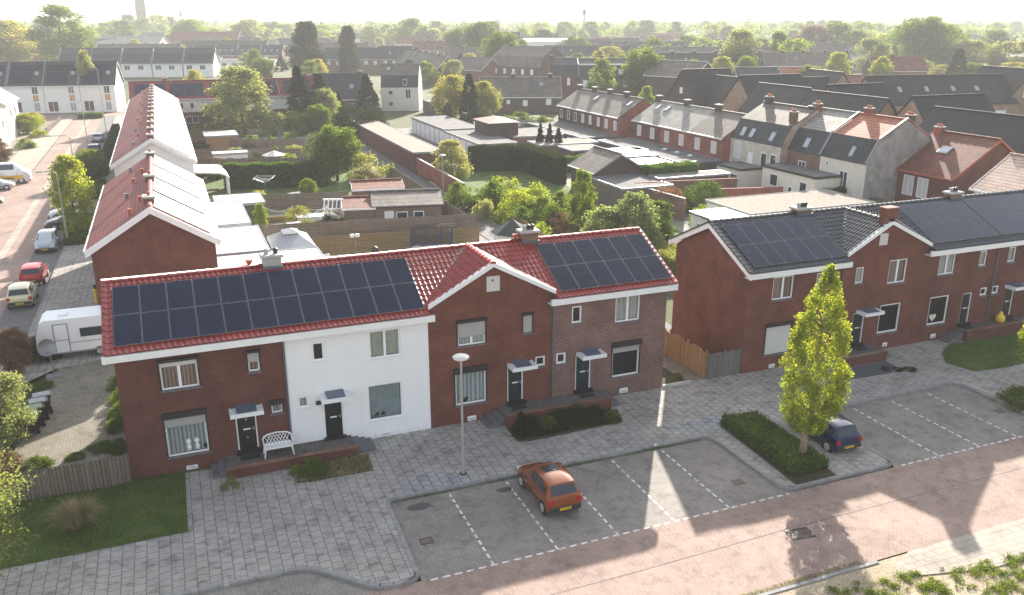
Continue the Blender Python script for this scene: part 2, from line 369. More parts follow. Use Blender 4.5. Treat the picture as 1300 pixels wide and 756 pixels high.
# ---------------------------------------------------------------- camera, light, sky
cam=bpy.data.cameras.new('camera'); co=bpy.data.objects.new('camera',cam); COL.objects.link(co)
co.location=(0,0,19); co.rotation_euler=(R(90-18.07),0,R(-21.8)); cam.sensor_width=36; cam.lens=1082/1300*36
cam.clip_end=20000; cam.clip_start=.5; SC.camera=co
EL,AZ=R(23.0),R(34.0)       # sun elevation, azimuth clockwise from +Y
w=bpy.data.worlds.new('World'); SC.world=w; w.use_nodes=True
nt=w.node_tree; bg=nt.nodes['Background']; sk=nt.nodes.new('ShaderNodeTexSky'); sk.sky_type='NISHITA'; sk.sun_disc=False
sk.sun_elevation=EL; sk.sun_rotation=AZ; sk.dust_density=2.2; sk.air_density=1.0; sk.ozone_density=1.0
hs=nt.nodes.new("ShaderNodeHueSaturation"); hs.inputs["Saturation"].default_value=.55; nt.links.new(sk.outputs[0],hs.inputs["Color"]); nt.links.new(hs.outputs[0],bg.inputs[0]); bg.inputs[1].default_value=.098
sl=bpy.data.lights.new('sun','SUN'); so=bpy.data.objects.new('sun',sl); COL.objects.link(so)
sl.energy=5.0; sl.angle=R(.6); sl.color=(1,.93,.82)
so.rotation_euler=Vector((math.sin(AZ)*math.cos(EL),math.cos(AZ)*math.cos(EL),math.sin(EL))).to_track_quat('Z','Y').to_euler()
vs=SC.view_settings; vs.view_transform='Standard'; vs.look='None'; vs.gamma=1; vs.exposure=1.86
cy=SC.cycles; cy.max_bounces=6; cy.diffuse_bounces=3; cy.glossy_bounces=3; cy.transmission_bounces=4; cy.transparent_max_bounces=8; cy.volume_bounces=1
cy.use_denoising=True

# ---------------------------------------------------------------- ground
def sheet(name,pts,z,mat,thick=0):
    b=MB()
    if thick: b.ext(pts,z-thick,z,'xy')
    else: b.poly([(x,y,z) for x,y in pts])
    return struct(b.obj(name,M[mat]))
RZ=-.10
sheet('ground',[(-6000,-300),(6000,-300),(6000,9000),(-6000,9000)],-.22,'ground')
def arc(cx,cy,r,a0,a1,n=6): return [(cx+r*math.cos(R(a0+(a1-a0)*i/n)),cy+r*math.sin(R(a0+(a1-a0)*i/n))) for i in range(n+1)]
# red clinker road in front, parking bays
sheet('road',[(-40,20.1),(120,20.1),(120,25.2),(-40,25.2)],RZ,'road')
sheet('parking_bay',[(6.6,25.2),(23,25.2),(23,30.9),(6.6,30.9)],RZ,'paveB')
sheet('parking_bay',[(28.6,25.2),(39.3,25.2),(39.3,31.3),(28.6,31.3)],RZ,'paveB')
sheet('parking_strip',[(-40,25.2),(6.4,25.2),(6.4,27.6),(-40,27.6)],RZ,'paveB')
# pavement polygon
PV=[(-40,27.42),(2.2,27.42)]+[(2.75,27.35),(3.2,27.1)]+[(4.7,25.55),(5.1,25.3),(5.6,25.2)]+arc(6.15,25.65,.45,-90,0)+[(6.75,30.4)]+arc(7.05,30.45,.3,180,90,3)[1:]+[(21.9,30.75)]+arc(21.9,30.15,.6,90,0)+[(22.55,26.0)]+arc(23.3,26.0,.75,180,250)+[(25.6,25.3),(28.2,25.3)]+arc(28.35,25.75,.42,-90,0)+[(28.78,30.5)]+arc(29.2,30.5,.42,180,90,4)[1:]+[(38.2,31.0)]+arc(38.2,30.4,.6,90,0)+[(38.85,25.25),(120,25.25),(120,36.6),(-40,36.6)]
sheet('pavement',PV,0,'pave',.14)
kb=MB()
edge=PV[:-2]
def kerbrun(b,pts,w=.16,z=.02,h=.16):
    for (x0,y0),(x1,y1) in zip(pts,pts[1:]):
        L=math.hypot(x1-x0,y1-y0)
        if L<.01: continue
        nx,ny=(y0-y1)/L,(x1-x0)/L; ex,ey=(x1-x0)/L*.01,(y1-y0)/L*.01
        n=max(1,round(L/1.0))
        for i in range(n):
            a,c=i/n,(i+1)/n-(.006 if n>1 else 0)
            p=[(x0+(x1-x0)*a-ex,y0+(y1-y0)*a-ey),(x0+(x1-x0)*c+ex,y0+(y1-y0)*c+ey)]
            b.ext([(p[0][0]-nx*.015,p[0][1]-ny*.015),(p[1][0]-nx*.015,p[1][1]-ny*.015),(p[1][0]+nx*w,p[1][1]+ny*w),(p[0][0]+nx*w,p[0][1]+ny*w)],z-h,z,'xy')
kerbrun(kb,edge); struct(kb.obj('kerb',M['kerb']))
# bay markings
pm=MB()
def dash(x0,y0,x1,y1,l=.28,g=.46,w=.09):
    L=math.hypot(x1-x0,y1-y0); ux,uy=(x1-x0)/L,(y1-y0)/L; s=0
    while s<L-.05:
        e=min(L,s+l); nx,ny=-uy*w/2,ux*w/2
        pm.poly([(x0+ux*s-nx,y0+uy*s-ny,RZ+.004),(x0+ux*e-nx,y0+uy*e-ny,RZ+.004),(x0+ux*e+nx,y0+uy*e+ny,RZ+.004),(x0+ux*s+nx,y0+uy*s+ny,RZ+.004)]); s+=g
for x in (9.33,11.92,14.5,17.08,19.68): dash(x,25.12,x,30.6)
for x in (31.25,33.77,36.3): dash(x,25.3,x,30.7)
dash(6.9,25.12,22.7,25.12); dash(28.95,25.2,39.2,25.2); dash(39.3,25.2,60,25.2)
o=pm.obj('bay_markings',M['paint']); struct(o)
# pale slabs and verge at the near side of the road
sheet('near_kerb_strip',[(-40,19.95),(22.6,19.95),(22.6,20.1),(-40,20.1)],RZ+.02,'kerb',.1)
sheet('near_pavement',[(22.6,19.0),(23.2,19.7),(24.2,20.1),(120,20.1),(120,17.3),(30,17.9),(26,18.2)],RZ+.012,'paveL')
sheet('verge',[(-40,-60),(120,-60),(120,20.05),(-40,20.05)],RZ-.02,'dirt')
# narrow darker crack line along the road
cb=MB(); pts=[(-20,22.72),(5,22.72),(14,22.8),(21,23.0),(33,23.0),(60,23.2)]
for (a,b_),(c,d) in zip(pts,pts[1:]): cb.poly([(a,b_-.02,RZ+.004),(c,d-.02,RZ+.004),(c,d+.02,RZ+.004),(a,b_+.02,RZ+.004)])
struct(cb.obj('road_joint',M['asph']))
# oil stain, lighter repair patches
M['oil']=plain('oil_stained_paving',(.075,.07,.07),.6,0,.3,5)
rr=random.Random(3)
def blob(name,cx,cy,rx,ry,z,m):
    b=MB(); b.poly([(cx+rx*math.cos(a/14*6.283)*rr.uniform(.75,1.15),cy+ry*math.sin(a/14*6.283)*rr.uniform(.75,1.15),z) for a in range(14)]); struct(b.obj(name,m))
blob('oil_stain',7.9,29.95,.55,.3,RZ+.004,M['oil']); blob('oil_stain',11.6,29.9,.35,.2,RZ+.004,M['oil'])
M['pavefresh']=paving('fresh_slabs',(.33,.33,.34),(.29,.29,.30),(.12,.12,.12),.42,.42,.02,True)
for (x0,x1,y0,y1) in ((7.6,10.6,31.0,31.75),(8.4,9.6,31.75,32.2),(21.0,24.2,31.6,32.4),(22.0,23.6,31.0,31.6),(10.4,10.8,35.7,36.2)):
    sheet('repair_patch',[(x0,y0),(x1,y0),(x1,y1),(x0,y1)],.004,'pavefresh')
def gully(x,y,label,s=.26):
    t=empty('drain_cover',label,'drain cover',(x,y,RZ)); b=MB(); b.box(-s,s,-s*.8,-s*.66,.0,.012); b.box(-s,s,s*.66,s*.8,0,.012); b.box(-s,-s*.88,-s*.66,s*.66,0,.012); b.box(s*.88,s,-s*.66,s*.66,0,.012); b.obj('rim',M['blackpl'],t)
    c=MB(); c.box(-s*.88,s*.88,-s*.66,s*.66,-.002,.007); c.obj('plate',M['rust'],t)
gully(7.45,27.5,'rusty drain cover sunk in the leftmost parking bay'); gully(21.25,26.7,'drain cover in the parking bay beside the hedge bed'); gully(38.0,27.6,'drain cover at the right end of the right parking bays')
t=empty('storm_grate','black slatted storm grate in the road in the tree shadow','storm grate',(21.15,22.55,RZ),R(-8)); b=MB()
b.box(-.5,.5,-.34,-.28,0,.02);b.box(-.5,.5,.28,.34,0,.02);b.box(-.5,-.44,-.28,.28,0,.02);b.box(.44,.5,-.28,.28,0,.02); b.obj('rim',M['blackpl'],t)
b=MB()
for i in range(9): b.box(-.38+i*.09,-.35+i*.09,-.28,.28,0,.018)
b.box(-.43,.43,-.02,.02,.002,.016); b.obj('bars',M['blackpl'],t)

# ---------------------------------------------------------------- terraced houses of the front rows
KS=.4815; YF=36.4; YE=36.0; YR=40.05; YB=43.7; ZE=6.0; ZR=7.95
def zroof(y,off=0): return ZE+(y-YE)*KS+off if y<=YR else ZE+(2*YR-y-YE)*KS+off
def wallwith(b,x0,x1,z0,z1,y,ops,depth=.14,gable=None):
    """front wall at Y=y facing -Y with openings (ox0,ox1,oz0,oz1); reveals go back depth"""
    xs=sorted({x0,x1,*[o[0] for o in ops],*[o[1] for o in ops]}); zs=sorted({z0,z1,*[o[2] for o in ops],*[o[3] for o in ops]})
    for a,c in zip(xs,xs[1:]):
        for d,e in zip(zs,zs[1:]):
            mx,mz=(a+c)/2,(d+e)/2
            if any(o[0]<mx<o[1] and o[2]<mz<o[3] for o in ops): continue
            b.poly([(a,y,d),(c,y,d),(c,y,e),(a,y,e)])
    for o in ops:
        X0,X1,Z0,Z1=o; Y1=y+depth
        b.poly([(X0,y,Z0),(X0,Y1,Z0),(X1,Y1,Z0),(X1,y,Z0)]);b.poly([(X0,y,Z1),(X1,y,Z1),(X1,Y1,Z1),(X0,Y1,Z1)])
        b.poly([(X0,y,Z0),(X0,y,Z1),(X0,Y1,Z1),(X0,Y1,Z0)]);b.poly([(X1,y,Z0),(X1,Y1,Z0),(X1,Y1,Z1),(X1,y,Z1)])
def pantiles(b,x0,x1,s0,s1,y_e,z_e,k,off=.06,tw=.24,tl=.36,keep=None,axis='x',sgn=1):
    """modelled pantiles on a slope: x along the eave, s up the slope"""
    th=math.atan(k); c,s=math.cos(th),math.sin(th); nc=max(1,round((x1-x0)/tw)); tw=(x1-x0)/nc
    prof=[(0,.0),(.18,.028),(.38,.045),(.56,.028),(.72,.0),(.86,-.008)]; P=len(prof)
    xs=[x0+tw*(i+p[0]) for i in range(nc) for p in prof]+[x1]; hs=[p[1] for i in range(nc) for p in prof]+[0]
    nr=max(1,round((s1-s0)/tl)); tl=(s1-s0)/nr; vs=[];fs=[];n=len(xs)
    for r in range(nr):
        for (ss,h) in ((s0+r*tl-.02,-.0),(s0+r*tl-.02,.035),(s0+(r+1)*tl,.0)):
            for x,hh in zip(xs,hs):
                H=off+h+(hh if h>=0 else 0); y=y_e+ss*c-H*s; z=z_e+ss*s+H*c
                vs.append((x,y,z))
    for r in range(nr):
        for q in (0,1):
            o=(r*3+q)*n
            for i in range(n-1):
                f=(o+i,o+i+1,o+n+i+1,o+n+i)
                if keep:
                    m=[sum(vs[j][t] for j in f)/4 for t in range(3)]
                    if not keep(*m): continue
                fs.append(f)
    if axis=='y': vs=[(sgn*1*v[1],v[0],v[2]) for v in vs]
    b.add(vs,fs)
def ridgecaps(b,x0,x1,y,z,r=.11,L=.4):
    n=max(1,round((x1-x0)/L)); L=(x1-x0)/n
    for i in range(n):
        a=x0+i*L; vs=[];m=7
        for (x,rr_) in ((a-.03,r*1.12),(a+L,r*.95)):
            for k in range(m): w=math.pi*k/(m-1); vs.append((x,y+rr_*1.25*math.cos(w),z-.02+rr_*math.sin(w)))
        b.add(vs,[(k,k+1,m+k+1,m+k) for k in range(m-1)]+[tuple(range(m)),tuple(range(m,2*m))])
def window(par,x0,x1,z0,z1,y=YF,kind='double',curtain='curtG',box=None,roll=None,rollmat='shutter',sill='step',fr=.075,dark=False,white_surround=False):
    yb=y+.10
    f=MB(); F=fr
    f.box(x0,x1,yb-.05,yb+.02,z0,z0+F); f.box(x0,x1,yb-.05,yb+.02,z1-F,z1); f.box(x0,x0+F,yb-.05,yb+.02,z0+F,z1-F); f.box(x1-F,x1,yb-.05,yb+.02,z0+F,z1-F)
    panes=[(x0+F,x1-F)]
    if kind=='double':
        m=(x0+x1)/2; f.box(m-.06,m+.06,yb-.055,yb+.02,z0+F,z1-F); panes=[(x0+F,m-.06),(m+.06,x1-F)]
    w=f.obj('window',M['upvc'],par)
    for a,c in panes:
        g=MB(); g.box(a,c,yb-.02,yb-.01,z0+F,z1-F); g.obj('pane',M['glass'],w)
    if curtain:
        c=MB(); n=max(2,int((x1-x0)/.07)); vs=[(x0+F+(x1-x0-2*F)*i/n,yb+.045+(.025 if i%2 else 0),z) for z in (z0+F,z1-F) for i in range(n+1)]
        c.add(vs,[(i,i+1,n+2+i,n+1+i) for i in range(n)]); c.obj('curtain',M[curtain],w)  # with the room material: a dark sheet in place of the unlit interior
    s=MB(); s.box(x0-.06,x1+.06,y-.05,y+.05,z0-.09,z0-.004); s.obj('sill',M[sill],w)
    if box is not None:
        b=MB(); b.bevbox(x0-.07,x1+.07,y-.17,y+.0,z1-.02,z1-.02+box,.02); b.box(x0-.05,x0+.012,y-.03,y+.03,z0,z1-.02); b.box(x1-.012,x1+.05,y-.03,y+.03,z0,z1-.02); b.obj('shutter_box',M['blackbox'],w)
    if roll:
        b=MB(); b.box(x0+.012,x1-.012,y+.004,y+.03,roll,z1-.002); b.obj('roller_shutter',M[rollmat],w)
    return w
def door(par,x0,x1,z0,z1,mat='doorK',y=YF,side=None,style=0):
    yb=y+.1; f=MB(); f.box(x0,x0+.06,yb-.06,yb+.03,z0,z1);f.box(x1-.06,x1,yb-.06,yb+.03,z0,z1);f.box(x0+.06,x1-.06,yb-.06,yb+.03,z1-.07,z1)
    d=f.obj('door_frame',M['upvc'],par)
    l=MB(); l.box(x0+.06,x1-.06,yb-.02,yb+.02,z0+.1,z1-.07)
    for zz in (.25,.85,1.45): l.box(x0+.18,x1-.18,yb-.032,yb-.02,z0+zz,z0+zz+.42)
    lf=l.obj('door',M[mat],par)
    h=MB(); h.box(x1-.16,x1-.12,yb-.07,yb-.02,z0+.95,z0+1.12); h.box(x1-.26,x1-.12,yb-.085,yb-.065,z0+1.04,z0+1.07); h.obj('handle',M['steel'],lf)
    h=MB(); m=(x0+x1)/2; h.box(m-.15,m+.15,yb-.045,yb-.033,z0+1.0,z0+1.07); h.obj('letter_slot',M['upvc'],lf)
    if style==1:
        for zz in (.62,1.5,1.7,1.85): h=MB(); h.cyl(0,0,0,.012,.05,.05,8); q=h.obj('round_light',M['steel'],lf); q.location=(m,yb-.033,z0+zz); q.rotation_euler=(R(90),0,0)
    if style==2:
        h=MB(); h.box(m-.06,m+.06,yb-.04,yb-.033,z0+1.15,z0+1.9); h.obj('glass_slot',M['dglass'],lf)
    s=MB(); s.box(x0-.08,x1+.08,y-.22,y+.1,z0-.12,z0+.08); s.obj('doorstep',M['doorK'],par)
    s=MB(); s.box(x0+.02,x1-.0,y-.72,y-.26,z0-.117,z0-.098); s.obj('doormat',M['rubber'],par)
def canopy(par,x0,x1,z,y=YF,dep=.78):
    b=MB(); b.box(x0,x1,y-dep,y+.01,z,z+.16); b.box(x0,x1,y-dep,y-dep+.05,z+.16,z+.19); b.box(x0,x0+.05,y-dep+.05,y,z+.16,z+.19); b.box(x1-.05,x1,y-dep+.05,y,z+.16,z+.19)
    c=b.obj('door_canopy',M['white'],par); g=MB()
    w=(x1-x0)
    g.add([(x0+w*.2,y-dep+.12,z+.2),(x1-w*.2,y-dep+.12,z+.2),(x1-w*.2,y-.03,z+.3),(x0+w*.2,y-.03,z+.3),(x0+w*.2,y-dep+.12,z+.165),(x1-w*.2,y-dep+.12,z+.165),(x1-w*.2,y-.03,z+.165),(x0+w*.2,y-.03,z+.165)],[(0,1,2,3),(0,4,5,1),(1,5,6,2),(3,2,6,7),(0,3,7,4)])
    g.obj('skylight',M['zinc2'],c)
M['zinc2']=plain('blue_grey_skylight',(.10,.14,.19),.3,.2,.15,5)
def vent(par,x0,x1,z0,z1,y=YF):
    b=MB(); b.box(x0,x1,y-.03,y-.001,z0,z1)
    o=b.obj('vent_plate',M['white'],par); s=MB()
    for i in range(2): s.box(x0+.06,x1-.06,y-.034,y-.0305,z0+.05+i*.06,z0+.07+i*.06)
    s.obj('slot',M['blackbox'],o)
def solar(par,x0,s0,cols,rows=2,pw=1.1,pl=1.84,ye=YE,ze=ZE,first=None):
    th=math.atan(KS); c,s=math.cos(th),math.sin(th)
    for i in range(cols):
        for j in range(rows):
            def P(x,ss,h): return (x,ye+ss*c-h*s,ze+ss*s+h*c)
            a,b_=x0+i*pw+.012,x0+(i+1)*pw-.012; u,v=s0+j*pl+.02,s0+(j+1)*pl-.02
            f=MB(); f.add([P(a,u,.17),P(b_,u,.17),P(b_,v,.17),P(a,v,.17),P(a,u,.13),P(b_,u,.13),P(b_,v,.13),P(a,v,.13)],[(0,1,2,3),(0,4,5,1),(1,5,6,2),(2,6,7,3),(3,7,4,0),(7,6,5,4)])
            fr=f.obj('solar_panel',M['alu'],par)
            e=.016; g=MB(); g.add([P(a+e,u+e,.1735),P(b_-e,u+e,.1735),P(b_-e,v-e,.1735),P(a+e,v-e,.1735)],[(0,1,2,3)]); g.obj('glass',M['panelglass'],fr)
def chimney(par,x,y,z0,z1,w=.42,d=.3,m='brickA',pots=2,cowl=True):
    b=MB(); b.box(x-w,x+w,y-d,y+d,z0,z1-.14); c=b.obj('chimney',M[m],par)
    k=MB(); k.bevbox(x-w-.1,x+w+.1,y-d-.1,y+d+.1,z1-.14,z1,.03); k.obj('cap',M['concrete'],c)
    l=MB(); l.box(x-w-.04,x+w+.04,y-d-.1,y+d+.04,z0,z0+.42); l.obj('flashing',M['lead'],c)
    for i in range(pots):
        px=x-w*.5+i*w*1.0/max(1,pots-1) if pots>1 else x
        p=MB(); p.lathe(px,y,[(.09,z1),(.11,z1+.05),(.1,z1+.12),(.13,z1+.16),(.13,z1+.22),(.05,z1+.27),(0,z1+.28)],10); p.obj('chimney_pot',M['blackpl'] if i else M['concrete'],c)
def flashpipe(par,x,y0=YF,z0=.2,z1=5.6,m='lead'):
    b=MB(); b.tube([(x,y0-.06,z0),(x,y0-.06,z1)],.045,8); b.obj('downpipe',M[m],par)
def gutter(par,x0,x1,z=ZE,caps=(0,0)):
    b=MB(); b.box(x0-caps[0],x1+caps[1],YE-.12,YE+.02,z-.32,z-.02); b.box(x0-caps[0],x1+caps[1],YE+.02,YF+.02,z-.32,z-.27)
    b.obj('fascia',M['fascia'],par)
def house(label,x0,x1,wm,tm,ops_w,dr,ops_extra=(),gable=None,left_end=False,right_end=False,keep=None,tile=True,z0=-.1,fas=(0,0)):
    h=empty('terraced_house',label,'house',((x0+x1)/2,YF,0)); h.location=(0,0,0)
    ops=[o[:4] for o in ops_w]+([dr[:4]] if dr else [])
    b=MB(); wallwith(b,x0,x1,z0,ZE+.14,YF,ops)
    if gable:
        ax,az,gl,gr,gz=gable
        zb_=ZE+.14
        b.poly([(x0,YF,zb_),(x1,YF,zb_),(x1,YF,gz+.0),(ax,YF,az),(x0,YF,gz)])
    # back and side walls
    b.poly([(x0,YB,z0),(x0,YB,5.85),(x1,YB,5.85),(x1,YB,z0)])
    for x,e in ((x0,left_end),(x1,right_end)):
        xx=x
        b.poly([(xx,YF,z0),(xx,YF,ZE+.14),(xx,YR,ZR-.03),(xx,YB,5.85),(xx,YB,z0)])
    b.obj('wall',M[wm],h)
    # near-black upright slab stands in for unlit rooms, so nothing shows through
    f=MB(); f.box(x0+.05,x1-.05,YF+.75,YF+.8,.0,ZE); f.obj('dark_room_backing',M['room'],h)
    # roof structure
    xl,xr=x0-(.28 if left_end else 0),x1+(.28 if right_end else 0)
    r=MB(); yf=YF+.05 if gable else YE
    r.slab([(xl,yf,zroof(yf)),(xr,yf,zroof(yf)),(xr,YR,ZR),(xl,YR,ZR)],.09); r.slab([(xl,YR,ZR),(xr,YR,ZR),(xr,YB+.4,zroof(YB+.4)),(xl,YB+.4,zroof(YB+.4))],.09)
    c=math.cos(math.atan(KS))
    rf=r.obj('roof',M[tm],h)
    p=MB()
    if gable:
        ax,az,gl,gr,gz=gable; kg=(az-gz)/(ax-x0)
        def mz(x): return az-abs(x-ax)*kg
        pantiles(p,xl,xr,(yf-YE)/c,(YR-YE)/c,YE,ZE,KS,keep=lambda x,y,z: z>mz(x)-.02)
        # cross roof
        L=(ax-x0)+.0
        th=math.atan(kg); cg=math.cos(th)
        for sg,xe in ((1,x0-.02),(-1,x1+.02)):
            q=MB(); e=(ax-xe)*sg
            pantiles(q,36.24,YR,0,e/cg,0,gz-.02,kg)
            ok=[]
            vs=[(xe+sg*v[1],v[0],v[2]) for v in q.v]
            fs=[f_ for f_ in q.f if sum(vs[j][2] for j in f_)/4>zroof(sum(vs[j][1] for j in f_)/4)+.0]
            p.add(vs,fs)
    else:
        pantiles(p,xl,xr,-.05,(YR-YE)/c,YE,ZE,KS,keep=keep)
    p.obj('roof_tiles',M[tm],h,smooth=False)
    rc=MB(); ridgecaps(rc,xl,xr,YR,ZR+.08); rc.obj('ridge_tiles',M[tm],h,smooth=True)
    if gable:
        ax,az,gl,gr,gz=gable
        g=MB()
        for sx,ex in ((x0,ax),(x1,ax)):
            zz=gz
            y0_,y1_=YF-.22,YF-.0
            dx=ex-sx; 
            g.add([(sx,y0_,gz-.12),(sx,y0_,gz+.10),(ex,y0_,az+.12),(ex,y0_,az-.12),(sx,y1_,gz-.12),(sx,y1_,gz+.10),(ex,y1_,az+.12),(ex,y1_,az-.12)],[(0,1,2,3),(4,7,6,5),(1,5,6,2),(0,3,7,4),(0,4,5,1),(3,2,6,7)])
        g.obj('bargeboard',M['fascia'],h)
        # ridge of the cross roof and valleys
        g=MB(); yy=YR
        n=9; 
        for i in range(n):
            a=36.2+(YR-36.2)*i/n; e=a+(YR-36.2)/n; m=7; vs=[]
            for (y,r_) in ((a-.02,.125),(e,.105)):
                for k in range(m): w_=math.pi*k/(m-1); vs.append((ax+r_*1.2*math.cos(w_),y,az+.05+r_*math.sin(w_)))
            g.add(vs,[(k,k+1,m+k+1,m+k) for k in range(m-1)]+[tuple(range(m)),tuple(range(m,2*m))])
        g.obj('gable_ridge_tiles',M[gl],h,smooth=True)
        for xe in (x0,x1):
            ys=YE+(gz-ZE)/KS
            a=Vector((xe,ys+.05,gz+.1)); e=Vector((ax,YE+(az-ZE)/KS-.1,az+.1)); d=(e-a).normalized(); n_=Vector((0,0,1)); sd=d.cross(n_).normalized()*.11
            v=MB(); v.slab([tuple(a-sd),tuple(a+sd),tuple(e+sd),tuple(e-sd)],.03); v.obj('valley_gutter',M['alu'],h)
    else: gutter(h,x0,x1,ZE,fas)
    for xs_,e in ((xl,left_end),(xr,right_end)):
        if e:
            # verge: tile edging and white bargeboard
            sg=-1 if xs_<(x0+x1)/2 else 1; g=MB()
            for (ya,za,yb_,zb_) in ((YE-.1,ZE-.05,YR,ZR),(YR,ZR,YB+.45,zroof(YB+.45))):
                xa,xb=sorted((xs_-sg*.02,xs_+sg*.04))
                g.add([(xa,ya,za-.30),(xb,ya,za-.30),(xb,ya,za+.02),(xa,ya,za+.02),(xa,yb_,zb_-.30),(xb,yb_,zb_-.30),(xb,yb_,zb_+.02),(xa,yb_,zb_+.02)],[(0,1,2,3),(7,6,5,4),(0,4,5,1),(1,5,6,2),(2,6,7,3),(3,7,4,0)])
            g.obj('bargeboard',M['fascia'],h)
            g=MB()
            for i in range(13):
                s0=i*(YR-YE)/13; xa,xb=sorted((xs_-sg*.16,xs_+sg*.06)); y0_=YE+s0-.03; y1_=YE+s0+(YR-YE)/13
                za,zb_=zroof(y0_)+.14,zroof(min(y1_,YR))+.10
                g.add([(xa,y0_,za-.12),(xb,y0_,za-.12),(xb,y0_,za),(xa,y0_,za),(xa,y1_,zb_-.12),(xb,y1_,zb_-.12),(xb,y1_,zb_),(xa,y1_,zb_)],[(0,1,2,3),(7,6,5,4),(0,4,5,1),(1,5,6,2),(2,6,7,3),(3,7,4,0)])
            g.slab([(xs_-.1,YR,ZR+.1),(xs_+.1,YR,ZR+.1),(xs_+.1,YB+.4,zroof(YB+.4)+.1),(xs_-.1,YB+.4,zroof(YB+.4)+.1)],.1)
            g.obj('verge_tiles',M[tm],h)
    for o in ops_w:
        kw=o[4] if len(o)>4 else {}
        window(h,*o[:4],**kw)
    if dr: door(h,*dr[:4],mat=dr[4],style=dr[5])
    return h
S=dict
h1=house('brick end house with roller shutters, left end of the red-roofed row',-3.15,3.70,'brickA','tileR',
 [(-1.48,.04,3.97,5.27,S(curtain='curtB',box=.14,roll=5.02,rollmat='shutterW')),(-1.58,.12,.82,2.68,S(kind='single',curtain='curtG',box=.26,roll=2.22)),
  (2.1,2.6,4.27,5.2,S(kind='single',curtain='curtB',box=.12,roll=4.72)),(2.9,3.4,2.12,2.6,S(kind='single',curtain='curtG',box=.2))],(1.33,2.22,.5,2.5,'doorK',1),left_end=True,fas=(.4,0))
canopy(h1,1.1,2.52,2.5); vent(h1,-.92,-.45,.08,.26); flashpipe(h1,3.66,z0=.5)
solar(h1,-3.05,.3,6); 
h2=house('white painted brick house in the middle of the red-roofed row',3.70,10.30,'whitebrick','tileR',
 [(7.48,8.95,4.05,5.42,S(curtain='curtY')),(7.3,8.93,.93,2.73,S(kind='single',curtain='curtT',fr=.06)),(4.87,5.45,4.32,5.25,S(kind='single',curtain='room',fr=.1)),(4.08,4.58,2.15,2.73,S(kind='single',curtain='curtW',fr=.1))],(5.2,6.1,.4,2.5,'doorK',0),fas=(0,.22))
canopy(h2,5.05,6.42,2.52); vent(h2,7.82,8.29,.04,.22)
for o in [c for c in kids(h2) if c.name.startswith('window')]:
    for s_ in kids(o):
        if s_.name.startswith('sill'): s_.data.materials[0]=M['white']
b=MB(); b.bevbox(4.88,5.12,YF-.12,YF-.001,2.22,2.4,.02); b.obj('mailbox',M['blackpl'],h2)
solar(h2,3.55,.3,6); chimney(h2,3.85,40.1,7.6,8.55,.42,.3,'concrete')
h3=house('brick gable-fronted house of the red-roofed row behind the street lamp',10.30,16.80,'brickB','tileR',
 [(11.75,13.17,4.07,5.28,S(curtain='curtW',box=.14,roll=4.5)),(11.58,13.18,.97,2.7,S(kind='single',curtain='curtL',box=.28)),(15.13,15.63,4.29,5.25,S(kind='single',curtain=None,box=.13,roll=4.31)),(15.82,16.37,2.39,2.92,S(kind='single',curtain='room',fr=.09))],(14.31,15.16,.65,2.65,'doorT',0),gable=(13.55,8.02,'tileR','',6.30))
canopy(h3,14.3,15.62,2.62); vent(h3,12.19,12.63,.05,.3); flashpipe(h3,16.74,z0=.6)
b=MB(); b.box(13.25,13.92,YF-.03,YF-.001,6.65,7.4); o=b.obj('gable_vent',M['shutterW'],h3)
b=MB(); b.box(13.5,13.6,YF-.04,YF-.031,7.15,7.25); b.obj('knob',M['blackpl'],o)
h4=house('mottled purple brick end house, right end of the red-roofed row',16.80,23.30,'brickP','tileR',
 [(20.27,21.70,4.14,5.54,S(curtain='curtW')),(20.18,21.80,1.09,2.82,S(kind='single',curtain=None,box=.28,roll=2.45)),(17.8,18.35,4.42,5.33,S(kind='single',curtain='room',fr=.09)),(16.98,17.52,2.34,2.93,S(kind='single',curtain='room',fr=.1))],(18.07,18.95,.65,2.65,'doorT',2),right_end=True,fas=(.35,.3))
canopy(h4,18.1,19.45,2.66); vent(h4,20.7,21.18,.12,.38)
solar(h4,17.08,.3,6,pw=1.06); chimney(h4,16.95,40.1,7.6,8.55,.45,.32,'brickO',3)
GZ=.1
H2='tileK'
r1=house('brick end house with a dark roof and tall white-trimmed gable wall',28.45,35.0,'brickB',H2,
 [(30.1,31.5,4.15,5.48,S(curtain='curtB')),(29.91,31.63,.9,2.62,S(kind='single',curtain=None,box=.18,roll=.92,rollmat='shutterW')),(33.1,33.65,4.4,5.4,S(kind='single',curtain='curtW')),(33.5,34.6,2.3,2.9,S(kind='single',curtain='curtW',fr=.09))],None,left_end=True,fas=(.3,.1))
vent(r1,30.35,30.75,.05,.28); flashpipe(r1,34.92)
solar(r1,28.62,.32,6,pw=1.05); chimney(r1,34.7,40.1,7.6,8.35,.5,.32,'brickO',3)
r2=house('brick house with a pointed gable and a brick chimney on top of it',35.0,41.3,'brickB',H2,
 [(38.38,39.76,4.15,5.6,S(curtain='curtB')),(38.13,39.74,1.05,2.86,S(kind='single',curtain=None,fr=.09)),(35.92,36.5,4.45,5.42,S(kind='single',curtain='curtW'))],(36.13,37.0,.6,2.6,'doorT',2),gable=(38.0,7.95,'tileK','',6.32))
canopy(r2,36.3,37.72,2.6); vent(r2,38.7,39.05,.15,.4)
b=MB(); b.box(37.35,37.95,YF-.03,YF-.001,6.6,7.3); b.obj('gable_vent',M['shutterW'],r2)
b=MB(); b.box(37.58,38.42,YF-.04,YF+.5,7.3,8.7); c_=b.obj('chimney',M['brickB'],r2); b=MB(); b.box(37.54,38.46,YF-.08,YF+.55,8.7,8.78); b.obj('cap',M['brickR'],c_)
